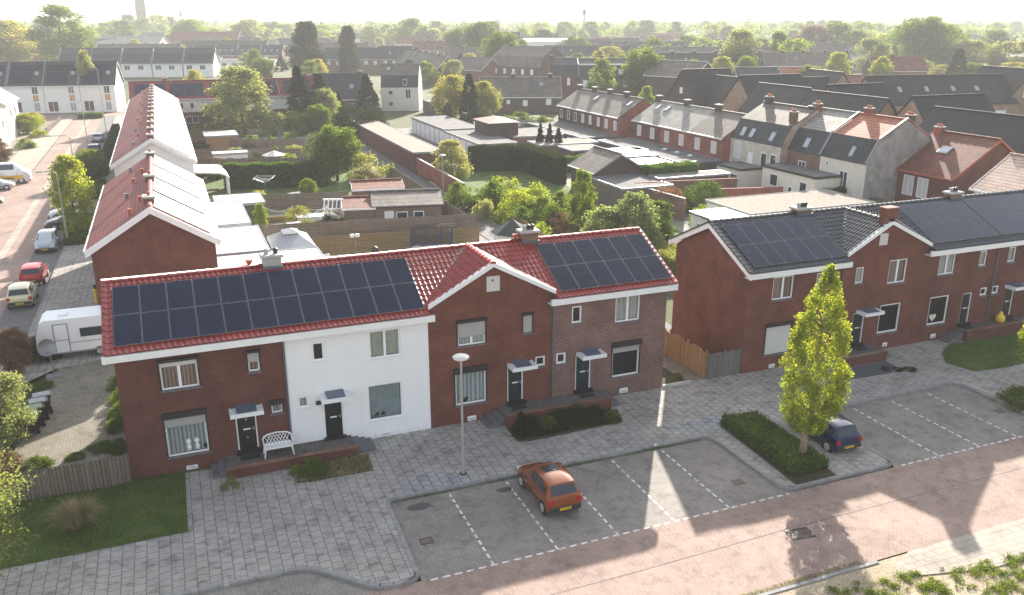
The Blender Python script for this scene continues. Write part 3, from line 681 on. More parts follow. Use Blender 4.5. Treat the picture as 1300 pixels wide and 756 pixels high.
r3=house('brick house with a heart decoration in its window and no door canopy',41.3,47.15,'brickA',H2,
 [(42.32,43.62,4.25,5.55,S(curtain='curtW')),(42.06,43.62,1.05,2.87,S(kind='single',curtain=None,fr=.09)),(45.65,46.25,4.47,5.44,S(kind='single',curtain='curtW')),(46.2,46.8,2.48,3.0,S(kind='single',curtain='room',fr=.1))],(44.76,45.55,.75,2.8,'doorK',2),fas=(.3,0))
vent(r3,42.55,42.95,.15,.42); flashpipe(r3,47.1,z0=.7); solar(r3,41.65,.44,5,pw=1.08,pl=1.84); chimney(r3,46.9,40.15,7.6,8.4,.45,.3,'brickO',3)
# heart decoration
b=MB(); pts=[]
for i in range(24):
    a=i/24*6.283; pts.append((42.55+.017*16*math.sin(a)**3*1.0,1.52+.017*(13*math.cos(a)-5*math.cos(2*a)-2*math.cos(3*a)-math.cos(4*a))))
b.ext(pts,YF+.06,YF+.075,'xz'); b.obj('heart_decoration',M['curtY'],r3)
r4=house('brick house of the dark-roofed row with a canopy, nearest the right edge',47.15,53.2,'brickA',H2,
 [(47.25,47.8,2.48,3.0,S(kind='single',curtain='room',fr=.1)),(48.1,48.75,4.47,5.44,S(kind='single',curtain='curtW')),(50.7,52.1,4.2,5.55,S(curtain='curtW')),(50.6,52.2,1.05,2.85,S(kind='single',curtain=None))],(48.4,49.25,.75,2.75,'doorK',0))
canopy(r4,48.3,49.7,2.78); solar(r4,47.15,.44,5,pw=1.08)
r5=house('brick house past the right edge at the end of the dark-roofed row',53.2,59.4,'brickA',H2,[(54.6,56.1,4.2,5.55,S(curtain='curtW'))],None)
solar(r5,53.3,.44,5,pw=1.08)
# windowsill plants
def sillplants(par,x0,x1,z,seed,n=5,y=YF+.125):
    rg_=np.random.RandomState(seed); c=[(rg_.uniform(x0,x1),y,z+rg_.uniform(.08,.25)) for i in range(n)]; C=clumps(c,[(.12,.02,.13)]*n,220,seed,.2); C[:,1]=np.clip(C[:,1],y-.02,y+.05); V,F=leaves(C,.05,seed); o=bpy.data.objects.new('window_plants',npmesh('window_plants',V,F,LEAF['dark'])); COL.objects.link(o); o.parent=par
sillplants(h2,7.5,8.7,.98,1,7); sillplants(h3,11.9,12.4,1.05,2,3); sillplants(h4,20.4,21.6,1.15,3,5); sillplants(h1,-.1,0.0,.9,4,1)
def figurine(par,x,z,y=YF+.12):
    b=MB(); b.lathe(x,y,[(.0,z),(.09,z+.02),(.11,z+.2),(.05,z+.3),(.13,z+.42),(.06,z+.55),(0,z+.58)],10); b.obj('ornament',M['render'],par,smooth=True)
figurine(h1,-.7,.95); figurine(h1,-.35,.95)
# chimney shading pipe vents on ridge
for hh,x in ((h3,16.3),(h1,2.85)):
    b=MB(); b.lathe(x,40.3,[(.1,7.9),(.1,8.15),(.16,8.2),(.16,8.3),(0,8.33)],10); b.obj('roof_vent',M['pot'],hh)
# porches -----------------------------------------------------------
M['porchpave']=paving('porch_pavers',(.15,.135,.135),(.125,.115,.115),(.07,.068,.065),.1,.21,.012,True)
def porch(label,x0,x1,y0,z,sl,sr,bedfront=None):
    p=empty('porch',label,'porch'); b=MB(); b.box(x0+.02,x1-.02,y0+.2,YF-.002,-.05,z-.0); b.obj('platform',M['porchpave'],p)
    b=MB(); b.box(x0,x1,y0,y0+.2,-.05,z+.06); b.obj('retaining_wall',M['brickA'],p)
    b=MB(); b.box(x0-.02,x1+.02,y0-.02,y0+.22,z+.062,z+.10); b.obj('coping',M['brickO'],p)
    for (xs_,sg,n) in ((x0,-1,sl),(x1,1,sr)):
        if not n: continue
        s=MB(); st=z/(n+1)
        for i in range(n): s.box(xs_+sg*i*.3,xs_+sg*(i+1)*.3,y0+.25,YF-.01,-.05,z-st*(i+1))
        s.obj('steps',M['step'],p)
    return p
porch('raised paved porch with a low brick wall before the brick and white houses',.7,6.4,34.95,.40,2,3)
porch('raised porch with steps behind the planted bed, before the two right houses',13.75,19.5,35.05,.55,3,2)
porch('low raised porch with dark steps before the pointed gable house',34.4,37.6,34.9,.5,2,2)
porch('raised brick porch with a flight of steps before the rightmost doors',44.35,51.5,35.35,.63,4,0)
# ---------------------------------------------------------------- plants
def trunkmesh(h,r,limbs,seed,spread,mat='bark',lean=0):
    rg=random.Random(seed); b=MB()
    pts=[(lean*t*h*.3+rg.uniform(-.03,.03)*h*t*.3,rg.uniform(-.02,.02)*h*t,h*t) for t in (0,.12,.3,.5,.7,.9)]
    pts[0]=(0,0,-.15); b.tube(pts,[r*1.25,r,r*.8,r*.6,r*.38,r*.12],8)
    for i in range(limbs):
        t=rg.uniform(.25,.8); a=rg.uniform(0,6.28); L=spread*rg.uniform(.5,.9)*(1.1-t*.6); z=h*t
        b.tube([(lean*t*h*.3,0,z),(math.cos(a)*L*.5,math.sin(a)*L*.5,z+L*.35),(math.cos(a)*L,math.sin(a)*L,z+L*.8)],[r*.35,r*.22,r*.06],6)
    return b.mesh('trunk',M[mat],True)
def crownmesh(kind,h,w,mat,n,size,seed,nc=40,base=.22):
    """crown of a tree of height h and width w built of leaf clumps"""
    rg=np.random.RandomState(seed); c=[];r=[]
    for i in range(nc):
        t=rg.uniform(0,1); a=rg.uniform(0,6.283); k=rg.uniform(.2,1)**.5
        if kind=='round': z=base+ (1-base)*t; R_=math.sin(math.pi*min(1,max(0,.06+.9*t)))**.7; rr_=w/2
        elif kind=='column': t=t**1.15; z=base+(1-base)*t; R_=float(np.interp(t,[0,.05,.18,.35,.64,.83,.95,1],[.35,.62,.95,1,.74,.44,.2,.04])); rr_=w/2; k=k**.7
        elif kind=='cone': z=.03+.95*t; R_=(1-t)**.75*.95+.05; rr_=w/2; k=k**.5
        elif kind=='egg': z=base+(1-base)*t; R_=math.sin(math.pi*min(1,.12+.82*t)**.8)**.8; rr_=w/2
        elif kind=='bush': z=.05+.85*t; R_=math.sqrt(max(0.05,1-t*t)); rr_=w/2; k=k**.5
        R_=max(.03,R_); cr={'round':.2,'egg':.19,'column':.075,'cone':.13,'bush':.22}[kind]*w*rg.uniform(.6,1.25)*(.55+.45*R_)
        zz=min(z*h,h-cr*.7); c.append((math.cos(a)*rr_*R_*k*.86,math.sin(a)*rr_*R_*k*.86,zz)); r.append((cr,cr,cr*(.8 if kind!='column' else 1.2)))
    C=clumps(c,r,n,seed+1,.35); C[:,2]=np.maximum(C[:,2],.05)
    V,F=leaves(C,size,seed+2); return npmesh('crown',V,F,LEAF[mat])
PROTO={}
def proto(key,kind,h,w,mat,n,size,seed,nc=40,base=.22,trunk=True,r=None,bark='bark'):
    PROTO[key]=(crownmesh(kind,h,w,mat,n,size,seed,nc,base),trunkmesh(h*.9,r or h*.022,8 if kind!='cone' else 0,seed,w*.5,bark) if trunk else None,h,w)
def plant(key,x,y,h,wd,label,name='tree',cat='tree',group=None,rz=None,z=-.1):
    cm,tm,ph,pw=PROTO[key]; e=empty(name,label,cat,(x,y,z),rng.uniform(0,6.28) if rz is None else rz,group)
    e.scale=(wd/pw,wd/pw,h/ph)
    o=bpy.data.objects.new('crown' if tm else 'foliage',cm); COL.objects.link(o); o.parent=e
    if tm: t=bpy.data.objects.new('trunk',tm); COL.objects.link(t); t.parent=e
    return e
for i,m in enumerate(('mid','bright','yellow','pale','rusty','dark')):
    proto('r_'+m,'round',10,8,m,14000,.36,10+i,90,.12); proto('f_'+m,'round',10,8.5,m,3600,.7,30+i,60,.03)
    proto('e_'+m,'egg',10,6,m,11000,.32,50+i,80,.08)
proto('f2_mid','egg',10,6.5,'mid',3400,.7,81,50,.05); proto('f2_bright','egg',10,6,'bright',3400,.7,82,50,.05); proto('f2_pale','egg',10,6.5,'pale',3400,.7,83,50,.05)
proto('con','cone',10,4.2,'con',16000,.26,90,160,.03); proto('conb','egg',18,11,'conb',26000,.5,91,150,.02); proto('f_con','cone',10,4,'con',1500,.5,92,40,.05)
proto('b_mid','bush',2,2.4,'mid',5200,.13,100,34,trunk=False); proto('b_bright','bush',2,2.4,'bright',5000,.13,101,34,trunk=False); proto('b_dark','bush',2,2.4,'dark',5200,.12,102,34,trunk=False)
proto('b_pale','bush',2,2.4,'pale',3000,.13,103,30,trunk=False); proto('b_rusty','bush',2,2.4,'rusty',2600,.13,104,30,trunk=False); proto('b_pink','bush',2,2.4,'pink',2600,.13,105,30,trunk=False); proto('b_yellow','bush',2,2.4,'yellow',3000,.12,106,34,trunk=False); proto('b_hedge','bush',2,2.4,'hedge',6500,.1,107,60,trunk=False)
def hedge(label,x0,x1,y0,y1,h,mat='hedge',n=None,size=.12,name='hedge',rz=0,z=-.1,seed=1,cat='hedge',slope=0):
    """clipped hedge: leaf shell over an inner mass"""
    L,W=x1-x0,y1-y0; rg=np.random.RandomState(seed); A=L*h*2+W*h*2+L*W; n=n or int(A*(220 if size<.15 else 60))
    w=np.array([L*h,L*h,W*h,W*h,L*W*1.3]); f=rg.choice(5,n,p=w/w.sum()); u,v=rg.uniform(0,1,n),rg.uniform(0,1,n); j=rg.normal(0,.055,n)
    C=np.zeros((n,3))
    for i in range(5):
        m=f==i
        if i<2: C[m,0]=u[m]*L-L/2; C[m,1]=(-W/2 if i==0 else W/2)+j[m]; C[m,2]=v[m]*h
        elif i<4: C[m,1]=u[m]*W-W/2; C[m,0]=(-L/2 if i==2 else L/2)+j[m]; C[m,2]=v[m]*h
        else: C[m,0]=u[m]*L-L/2; C[m,1]=v[m]*W-W/2; C[m,2]=h+np.abs(j[m])*1.3
    C[:,2]+=.09*np.sin(C[:,0]*2.1+seed)*(C[:,2]/h)
    V,F=leaves(C,size,seed+5); e=npmesh(name,V,F,LEAF[mat])
    core=MB(); core.m=[LEAF[mat]]; core.box(-L/2+.05,L/2-.05,-W/2+.05,W/2-.05,0,h-.06); k=core.mesh('core')
    import bmesh
    bm=bmesh.new(); bm.from_mesh(e); bm.from_mesh(k); bm.to_mesh(e); bm.free()
    o=bpy.data.objects.new(name,e); COL.objects.link(o); o.location=((x0+x1)/2,(y0+y1)/2,z); o.rotation_euler=(0,0,rz); return tag(o,label,cat)
def grass(name,label,pts,n,h=.12,mat='grass',seed=0,z=0,cat='grass'):
    rg=np.random.RandomState(seed); P=np.array(pts); lo,hi=P.min(0),P.max(0); C=[]
    def inside(q):
        c=np.zeros(len(q),bool); j=len(P)-1
        for i in range(len(P)):
            cond=((P[i,1]>q[:,1])!=(P[j,1]>q[:,1]))&(q[:,0]<(P[j,0]-P[i,0])*(q[:,1]-P[i,1])/(P[j,1]-P[i,1]+1e-9)+P[i,0]); c^=cond; j=i
        return c
    q=rg.uniform(lo,hi,(n,2)); q=q[inside(q)]; m=len(q); a=rg.uniform(0,6.28,m); hh=h*rg.uniform(.5,1.3,m)*(1+.4*np.sin(q[:,0]*1.7)*np.sin(q[:,1]*2.3)); ln=rg.uniform(-.6,.6,(m,2))*hh[:,None]
    B=np.column_stack([q,np.full(m,z)]); s=np.column_stack([np.cos(a),np.sin(a),np.zeros(m)])*(h*.16)
    V=np.stack([B-s,B+s,B+np.column_stack([ln,hh])],1).reshape(-1,3); F=np.arange(m*3).reshape(m,3)
    o=bpy.data.objects.new(name,npmesh(name,V,F,LEAF[mat])); COL.objects.link(o); return tag(o,label,cat,None,'stuff')
grass('weeds','thin line of weeds along the kerb of the front bays',[(6.7,30.6),(22,30.55),(22,30.75),(6.7,30.75)],5000,.05,seed=21,z=RZ)
grass('weeds','thin line of weeds at the foot of the brick house walls',[(-3,36.22),(1.0,36.22),(1.0,36.4),(-3,36.4)],1500,.07,seed=22,z=0)
grass('weeds','thin line of weeds at the near kerb of the road',[(5,20.05),(22,20.1),(22,20.35),(5,20.3)],5000,.07,'straw',seed=23,z=RZ)
# near street tree in the hedge bed
cm=crownmesh('column',9.3,3.3,'bright',26000,.115,5,620,.18); tm=trunkmesh(8.6,.15,26,5,1.5,'barkB')
t=empty('street_tree','slender bright green street tree in the clipped hedge bed by the blue car','tree',(24.95,27.1,-.05)); t.rotation_euler=(R(1),R(1.5),0)
o=bpy.data.objects.new('crown',cm); COL.objects.link(o); o.parent=t; o=bpy.data.objects.new('trunk',tm); COL.objects.link(o); o.parent=t
cm2=crownmesh('round',6.3,4.6,'yellow',15000,.11,6,170,.14); tm2=trunkmesh(5.6,.13,12,6,1.8,'barkB')
t=empty('street_tree','yellow-green street tree cut off by the lower left corner','tree',(-8.0,29.4,-.05))
o=bpy.data.objects.new('crown',cm2); COL.objects.link(o); o.parent=t; o=bpy.data.objects.new('trunk',tm2); COL.objects.link(o); o.parent=t
t=empty('street_tree','bright green street tree cut off by the right edge before the last house','tree',(41.9,28.4,-.05))
o=bpy.data.objects.new('crown',crownmesh('column',6.8,3.4,'bright',20000,.12,15,400,.17)); COL.objects.link(o); o.parent=t; o=bpy.data.objects.new('trunk',tm2); COL.objects.link(o); o.parent=t
plant('r_pale',-8.6,42.3,3.6,3.0,'pale blossoming small tree beside the row of wheelie bins')
plant('b_rusty',-8.3,39.3,1.3,1.3,'rusty brown shrub behind the grey board fence','bush','bush'); plant('b_mid',-7.1,39.4,.6,1.3,'low green shrub in front of the rusty brown shrub','bush','bush')
plant('r_rusty',-9.3,51.3,2.9,1.9,'small dark reddish tree by the caravan and the street corner')
# lawns and beds
LA=[(-14,31.35),(-1.05,31.4),(-1.0,36.38),(-14,36.2)]
sheet('lawn',LA,.02,'lawn'); grass('grass','short green grass of the lawn before the board fence',LA,30000,.09,seed=2,z=.02)
LB=[(41.0,31.7),(43.5,31.5),(56,32.0),(70,33),(70,35.2),(44.2,35.3),(43.2,35.5),(41.6,34.6),(40.5,33.3)]
sheet('lawn',LB,.02,'lawn'); grass('grass','short green grass of the lawn before the rightmost houses',LB,26000,.09,seed=3,z=.02)
def tuft(x,y,h,r,n,label,mat='straw',seed=0):
    rg=np.random.RandomState(seed); a=rg.uniform(0,6.28,n); d=rg.uniform(0,1,n)**.7; L=h*rg.uniform(.6,1.2,n); V=[];F=[]
    for i in range(n):
        bx,by=math.cos(a[i])*r*.3*d[i],math.sin(a[i])*r*.3*d[i]; dx,dy=math.cos(a[i]),math.sin(a[i]); s=(-dy*.012,dx*.012); k=len(V)
        for t_ in (0,.35,.7,1):
            px,py,pz=bx+dx*r*d[i]*t_**1.5,by+dy*r*d[i]*t_**1.5,L[i]*(t_*1.5-t_*t_*.65*(1+d[i]*.5)); w_=1-t_*.85
            V+=[(px-s[0]*w_,py-s[1]*w_,max(0,pz)),(px+s[0]*w_,py+s[1]*w_,max(0,pz))]
        F+=[(k,k+1,k+3,k+2),(k+2,k+3,k+5,k+4),(k+4,k+5,k+7,k+6)]
    o=bpy.data.objects.new('ornamental_grass',npmesh('ornamental_grass',np.array(V),np.array(F),LEAF[mat])); COL.objects.link(o); o.location=(x,y,.02); return tag(o,label,'ornamental grass')
tuft(-5.1,33.4,1.25,1.0,1100,'dry straw-coloured tuft of ornamental grass on the lawn')
b1=[(3.4,33.5),(6.75,33.4),(6.85,34.9),(3.4,34.9)]; sheet('planting_bed',b1,.03,'soil')
sheet('planting_bed',[(13.7,33.5),(14.2,33.35),(19.3,33.5),(19.75,34.9),(13.7,35.0)],.03,'soil')
plant('b_mid',4.35,34.0,1.0,1.25,'round green bush in front of the low brick porch wall','bush','bush'); plant('b_bright',3.5,34.4,.55,.6,'small light bush at the corner of the porch bed','bush','bush')
plant('b_yellow',.75,34.3,.6,.8,'small yellow-green bush at the left end of the porch wall','bush','bush')
grass('ground_cover','sparse brown green ground cover in the small porch bed',b1,2600,.13,'straw',4,.03,'ground cover'); grass('ground_cover','dark green ground cover in the bed of the two right houses',[(13.9,33.6),(19.2,33.6),(19.4,34.9),(13.9,34.9)],5000,.2,'dark',5,.03,'ground cover')
plant('con',14.1,34.1,1.35,.95,'small pointed conifer at the corner of the planted bed','conifer','conifer'); plant('b_mid',15.6,34.3,.75,.95,'bright leafy bush in the middle of the planted bed','bush','bush')
for i,(x,y,h,w_) in enumerate(((16.4,34.75,.8,1.3),(17.4,34.8,.85,1.4),(14.9,34.7,.8,1.1),(18.3,34.7,.7,1.2))): plant('b_dark',x,y,h,w_,('dark low bush along the porch wall, third of four','dark low bush along the porch wall, biggest of the four','dark low bush behind the small pointed conifer','dark low bush along the porch wall, rightmost of the four')[i],'bush','bush')
plant('b_mid',18.9,34.0,.6,1.1,'spreading green bush at the right end of the planted bed','bush','bush'); plant('b_pink',16.6,33.9,.25,.5,'small purple pink flowering plant in the planted bed','flowering plant','plant')
# hedge bed island
hb=[(23.45,25.55),(25.35,25.45),(25.75,31.45),(23.7,31.45)]
o=sheet('hedge_bed',[(23.3,25.42),(25.5,25.42),(25.8,31.6),(23.6,31.6)],.03,'soil')
plant_h=hedge('low dark green clipped hedge filling the bed around the street tree',23.65,25.6,26.1,31.4,.55,'hedge',9000,.12,seed=4)
M['kerbline']=M['kerb']
plant('b_mid',39.9,27.6,.9,2.6,'low spreading green shrub at the right end of the parking bays','bush','bush')
plant('b_hedge',41.2,25.9,.8,2.4,'second low green shrub at the right edge by the road','bush','bush')
# verge clumps of grass at the near edge
VG=[(24.3,19.3),(27,18.6),(33,18.0),(40,17.9),(40,10),(18,10),(19,19.0),(20.5,19.7)]
rg=np.random.RandomState(8)
b=[]
for i in range(520):
    x=rg.uniform(19.5,40); y=19.3-.14*(x-21.5)-rg.uniform(0,1)**1.2*4
    b.append((x,y,rg.uniform(.08,.42)))
C=clumps([(x,y,-.06) for x,y,r_ in b],[(r_,r_*.8,.07) for x,y,r_ in b],80000,3,.1); C[:,2]=np.maximum(C[:,2],-.1)
V,F=leaves(C,.055,4); o=bpy.data.objects.new('verge_grass',npmesh('verge_grass',V,F,LEAF['mid'])); COL.objects.link(o); tag(o,'bright tufts of weeds and grass on the sandy verge','grass',None,'stuff')

# ---------------------------------------------------------------- fences and small garden things
def fence(label,x0,y0,x1,y1,h,mat='wood',post=1.8,scallop=0,name='fence',z=-.1,pm=None,boards='v',cap=False):
    L=math.hypot(x1-x0,y1-y0); e=empty(name,label,'fence',(x0,y0,z),math.atan2(y1-y0,x1-x0)); n=max(1,round(L/post)); w_=L/n
    for i in range(n):
        b=MB()
        if boards=='v':
            k=max(3,round(w_/.155))
            for j in range(k):
                a=i*w_+j*w_/k; t_=(j+.5)/k; top=h-(scallop*math.sin(math.pi*t_) if scallop>0 else (-scallop)*(1-math.sin(math.pi*t_)))
                b.box(a+.008,a+w_/k-.008,-.012+(.014 if j%2 else 0),.012+(.014 if j%2 else 0),.03,top)
            b.box(i*w_,i*w_+w_,.03,.06,.3,.38); b.box(i*w_,i*w_+w_,.03,.06,h-.45,h-.37)
        else:
            k=max(3,round(h/.17))
            for j in range(k): b.box(i*w_+.03,i*w_+w_-.03,-.012+(.01 if j%2 else 0),.012+(.01 if j%2 else 0),.03+j*(h-.03)/k,.03+(j+1)*(h-.03)/k-.012)
        b.obj('fence_panel',M[mat],e)
    for i in range(n+1): b=MB(); b.box(i*w_-.04,i*w_+.04,-.03,.065,0,h+.06); b.obj('post',M[pm or mat],e)
    return e
fence('tall grey weathered board fence beside the brick end house',-8.2,36.25,-3.2,36.2,1.45,'wood',1.0,.0)
fence('tall pine board side fence with a scalloped top along the alley',25.9,45.5,26.2,36.6,1.75,'woodN',1.8,-.25)
fence('silver grey arched garden gate beside the tall brick gable wall',26.3,36.45,28.4,36.5,1.6,'woodG',1.05,-.12,'gate')
sheet('alley_path',[(24.6,36.6),(28.4,36.6),(28.4,60),(23.4,60)],-.02,'paveD')
sheet('side_bed',[(23.35,36.5),(25.0,36.5),(24.7,42),(23.35,42)],.02,'soil')
struct((lambda b:(b.box(23.35,25.1,36.3,36.45,-.1,.15),b.obj('bed_kerb',M['concrete']))[1])(MB()))
plant('b_mid',24.8,37.2,.45,.6,'small green plant in the bed by the alley','plant','plant')
# driveway left of the end house
sheet('driveway',[(-8.3,36.4),(-3.2,36.4),(-3.2,52.8),(-7.3,51.6),(-8.3,48)],.0,'paveD')
sheet('side_pavement',[(-9.35,45.9),(-9.1,49.6),(-7.5,51.5),(-3.2,52.6),(-3.2,55.2),(-5.2,55.2),(-5.2,88),(-9.6,88),(-9.7,56)],.01,'pave')
rgd=random.Random(4)
for i,(x,y,h,w_) in enumerate(((-3.9,47.2,.9,1.3),(-3.75,45.4,1.0,1.4),(-3.8,43.6,.9,1.3),(-3.9,42.0,.8,1.2),(-4.6,40.2,.35,1.3),(-5.6,39.6,.3,1.0),(-3.8,39.6,.7,1.1))):
    plant('b_mid' if i!=1 else 'b_bright',x,y,h,w_,('low green shrub by the house wall, farthest along the drive','lighter green shrub by the house wall along the drive','green shrub by the house wall, third along the drive','green shrub by the house wall, fourth along the drive','flat weedy plant on the drive behind the fence','smallest flat weed patch on the paved drive','shrub in the corner between fence and house wall')[i],'bush','bush')
plant('b_mid',-4.2,53.0,.5,1.6,'low green shrub at the wheel of the caravan','bush','bush'); plant('b_dark',-8.3,53.6,1.6,2.0,'dark green shrub behind the reddish tree and the caravan','bush','bush'); plant('b_mid',-8.0,49.0,.4,1.4,'low weeds beside the satellite dish stand','plant','plant')
struct((lambda b:(kerbrun(b,[(-9.6,88),(-9.7,56),(-9.75,52.5),(-9.6,49.5),(-9.5,45)],.15,.03,.14),b.obj('kerb',M['kerb']))[1])(MB()))
def bin_(x,y,lid,label,rz=0):
    e=empty('wheelie_bin',label,'bin',(x,y,0),rz,'wheelie bins on the drive'); b=MB()
    b.add([(-.22,-.26,.06),(.22,-.26,.06),(.22,.22,.06),(-.22,.22,.06),(-.29,-.36,.98),(.29,-.36,.98),(.29,.34,.98),(-.29,.34,.98)],[(0,3,2,1),(4,5,6,7),(0,1,5,4),(1,2,6,5),(2,3,7,6),(3,0,4,7)])
    b.box(-.31,.31,-.38,.36,.92,.98); b.obj('body',M['blackpl'],e)
    b=MB(); b.bevbox(-.31,.31,-.42,.36,.982,1.06,.03); b.tube([(-.26,.42,1.0),(.26,.42,1.0)],.02,6); b.obj('lid',M[lid],e)
    for s in (-1,1): b=MB(); b.T=Matrix.Translation((s*.26,.26,.1))@Matrix.Rotation(R(90),4,'Y'); b.cyl(0,0,-.03,.03,.1,.1,12); b.obj('wheel',M['rubber'],e)
M['lidgreen']=plain('green_bin_lid',(.14,.20,.12),.45); M['lidgrey']=plain('grey_bin_lid',(.22,.24,.25),.4)
for i,(x,y,l,lb) in enumerate(((-7.75,43.1,'lidgreen','nearest wheelie bin of the row, green lid'),(-7.6,43.85,'lidgreen','wheelie bin with a green lid, second of the row'),(-7.5,44.6,'lidgrey','grey-lidded wheelie bin, third of the row'),(-7.4,45.35,'lidgrey','farthest wheelie bin of the row, grey lid'))): bin_(x,y,l,lb,R(-78))
# satellite dish on a stand
e=empty('satellite_dish','grey satellite dish on a pole stand beside the caravan','satellite dish',(-7.45,50.4,0)); b=MB(); b.box(-.4,.4,-.35,.35,0,.04); b.obj('base',M['alu'],e); b=MB(); b.tube([(0,0,.04),(-.05,.05,1.6)],.03); b.obj('pole',M['alu'],e)
b=MB(); b.T=Matrix.Translation((-.1,-.05,1.75))@Matrix.Rotation(R(72),4,'X'); b.lathe(0,0,[(0,0),(.2,.02),(.4,.09),(.48,.14)],20); b.obj('dish',M['alu'],e,True); b=MB(); b.tube([(-.1,-.1,1.35),(-.1,-.55,1.75)],.015,6); b.obj('feed_arm',M['blackpl'],e)
# garden bench (white plastic, lattice back)
e=empty('garden_bench','white plastic garden bench with a lattice back on the brick porch','bench',(3.0,35.75,.40)); W=.62
b=MB(); b.bevbox(-W+.03,W-.03,-.27,.2,.40,.45,.015); b.obj('seat',M['upvc'],e)
b=MB()
top=[(-W,.24,.78),(-W*.7,.28,.9),(0,.29,.95),(W*.7,.28,.9),(W,.24,.78)]; b.tube(top,.03,8); b.tube([(-W+.05,.22,.46),(W-.05,.22,.46)],.025)
for i in range(8):
    a=-W+.12+i*(2*W-.24)/7
    for d in (-1,1):
        c_=a+d*.22
        if abs(c_)<W-.02: b.tube([(a,.23,.47),(c_,.28,.88)],.014,5)
b.obj('backrest',M['upvc'],e)
for s in (-1,1):
    for y_,nm in ((-.25,0),(.22,1)): q=MB(); q.tube([(s*(W-.04),y_,.42),(s*(W+.01),y_+(-.03 if nm==0 else .05),0)],[.035,.025],8); q.obj('leg',M['upvc'],e)
    q=MB(); q.tube([(s*(W-.02),-.24,.42),(s*W,-.28,.66),(s*W,-.1,.70),(s*W,.24,.78)],.028,8); q.obj('armrest',M['upvc'],e)
# street lamp
def lamp(label,x,y,h=5.35,kind='saucer',rz=0,z=0,arm=1.0):
    e=empty('street_lamp',label,'street lamp',(x,y,z),rz); b=MB(); b.tube([(0,0,0),(0,0,.9),(0,0,.92),(0,0,h)],[.085,.08,.06,.045],12); b.obj('pole',M['lamppole'],e)
    b=MB(); b.cyl(0,0,0,.04,.16,.16,10); b.obj('base',M['blackpl'],e)
    if kind=='saucer':
        b=MB(); b.lathe(0,0,[(.05,h-.02),(.1,h),(.2,h+.06),(.34,h+.13),(.345,h+.16)],24); b.obj('lens',M['lampglass'],e,True)
        b=MB(); b.lathe(0,0,[(.35,h+.155),(.36,h+.19),(.3,h+.24),(.12,h+.28),(0,h+.285)],24); b.obj('lamp_shade',M['lamptop'],e,True)
    else:
        b=MB(); b.tube([(0,0,h-.05),(-.25,0,h+.15),(-arm,0,h+.2)],.035); b.obj('arm',M['lamppole'],e); b=MB(); b.bevbox(-arm-.6,-arm,-.1,.1,h+.14,h+.26,.03); b.obj('lamp_head',M['lamppole'],e)
M['lamppole']=plain('galvanised_pole',(.40,.40,.39),.5,.4,.08); M['lamptop']=plain('cream_lamp_top',(.62,.60,.55),.35,0,.05)
lamp('grey street lamp with a saucer head standing before the gable-fronted house',10.35,31.65)
# yellow figure and terrace plants right
b=MB(); b.lathe(0,0,[(0,0),(.22,.02),(.3,.2),(.27,.42),(.15,.55),(.1,.6),(.12,.68),(0,.75)],12); o=b.obj('garden_ornament',plain('yellow_plastic',(.75,.5,.05),.5),smooth=True,loc=(47.9,36.0,.63)); tag(o,'round yellow ornament on the porch by the rightmost door','ornament')
for i,(x,y,w_) in enumerate(((36.5,34.75,.35),(37.1,34.45,.45),(37.75,34.2,.5))): plant('b_dark',x,y-.9,.3,w_*1.6,('dark withered plant before the gable house, nearest its steps','dark withered plant before the gable house, middle one','dark withered plant before the gable house, rightmost')[i],'plant','plant')
sheet('slate_patch',[(33.0,33.0),(36.2,33.1),(37.3,34.2),(37.3,34.85),(34.2,34.85)],.006,'asphd') if False else None
M['asphd']=plain('dark_slate_chippings',(.075,.08,.095),.9,0,.25,6,.4)
sheet('slate_bed',[(32.6,33.5),(36.4,33.3),(37.4,34.0),(37.5,34.85),(33.8,34.85)],.008,'asphd')

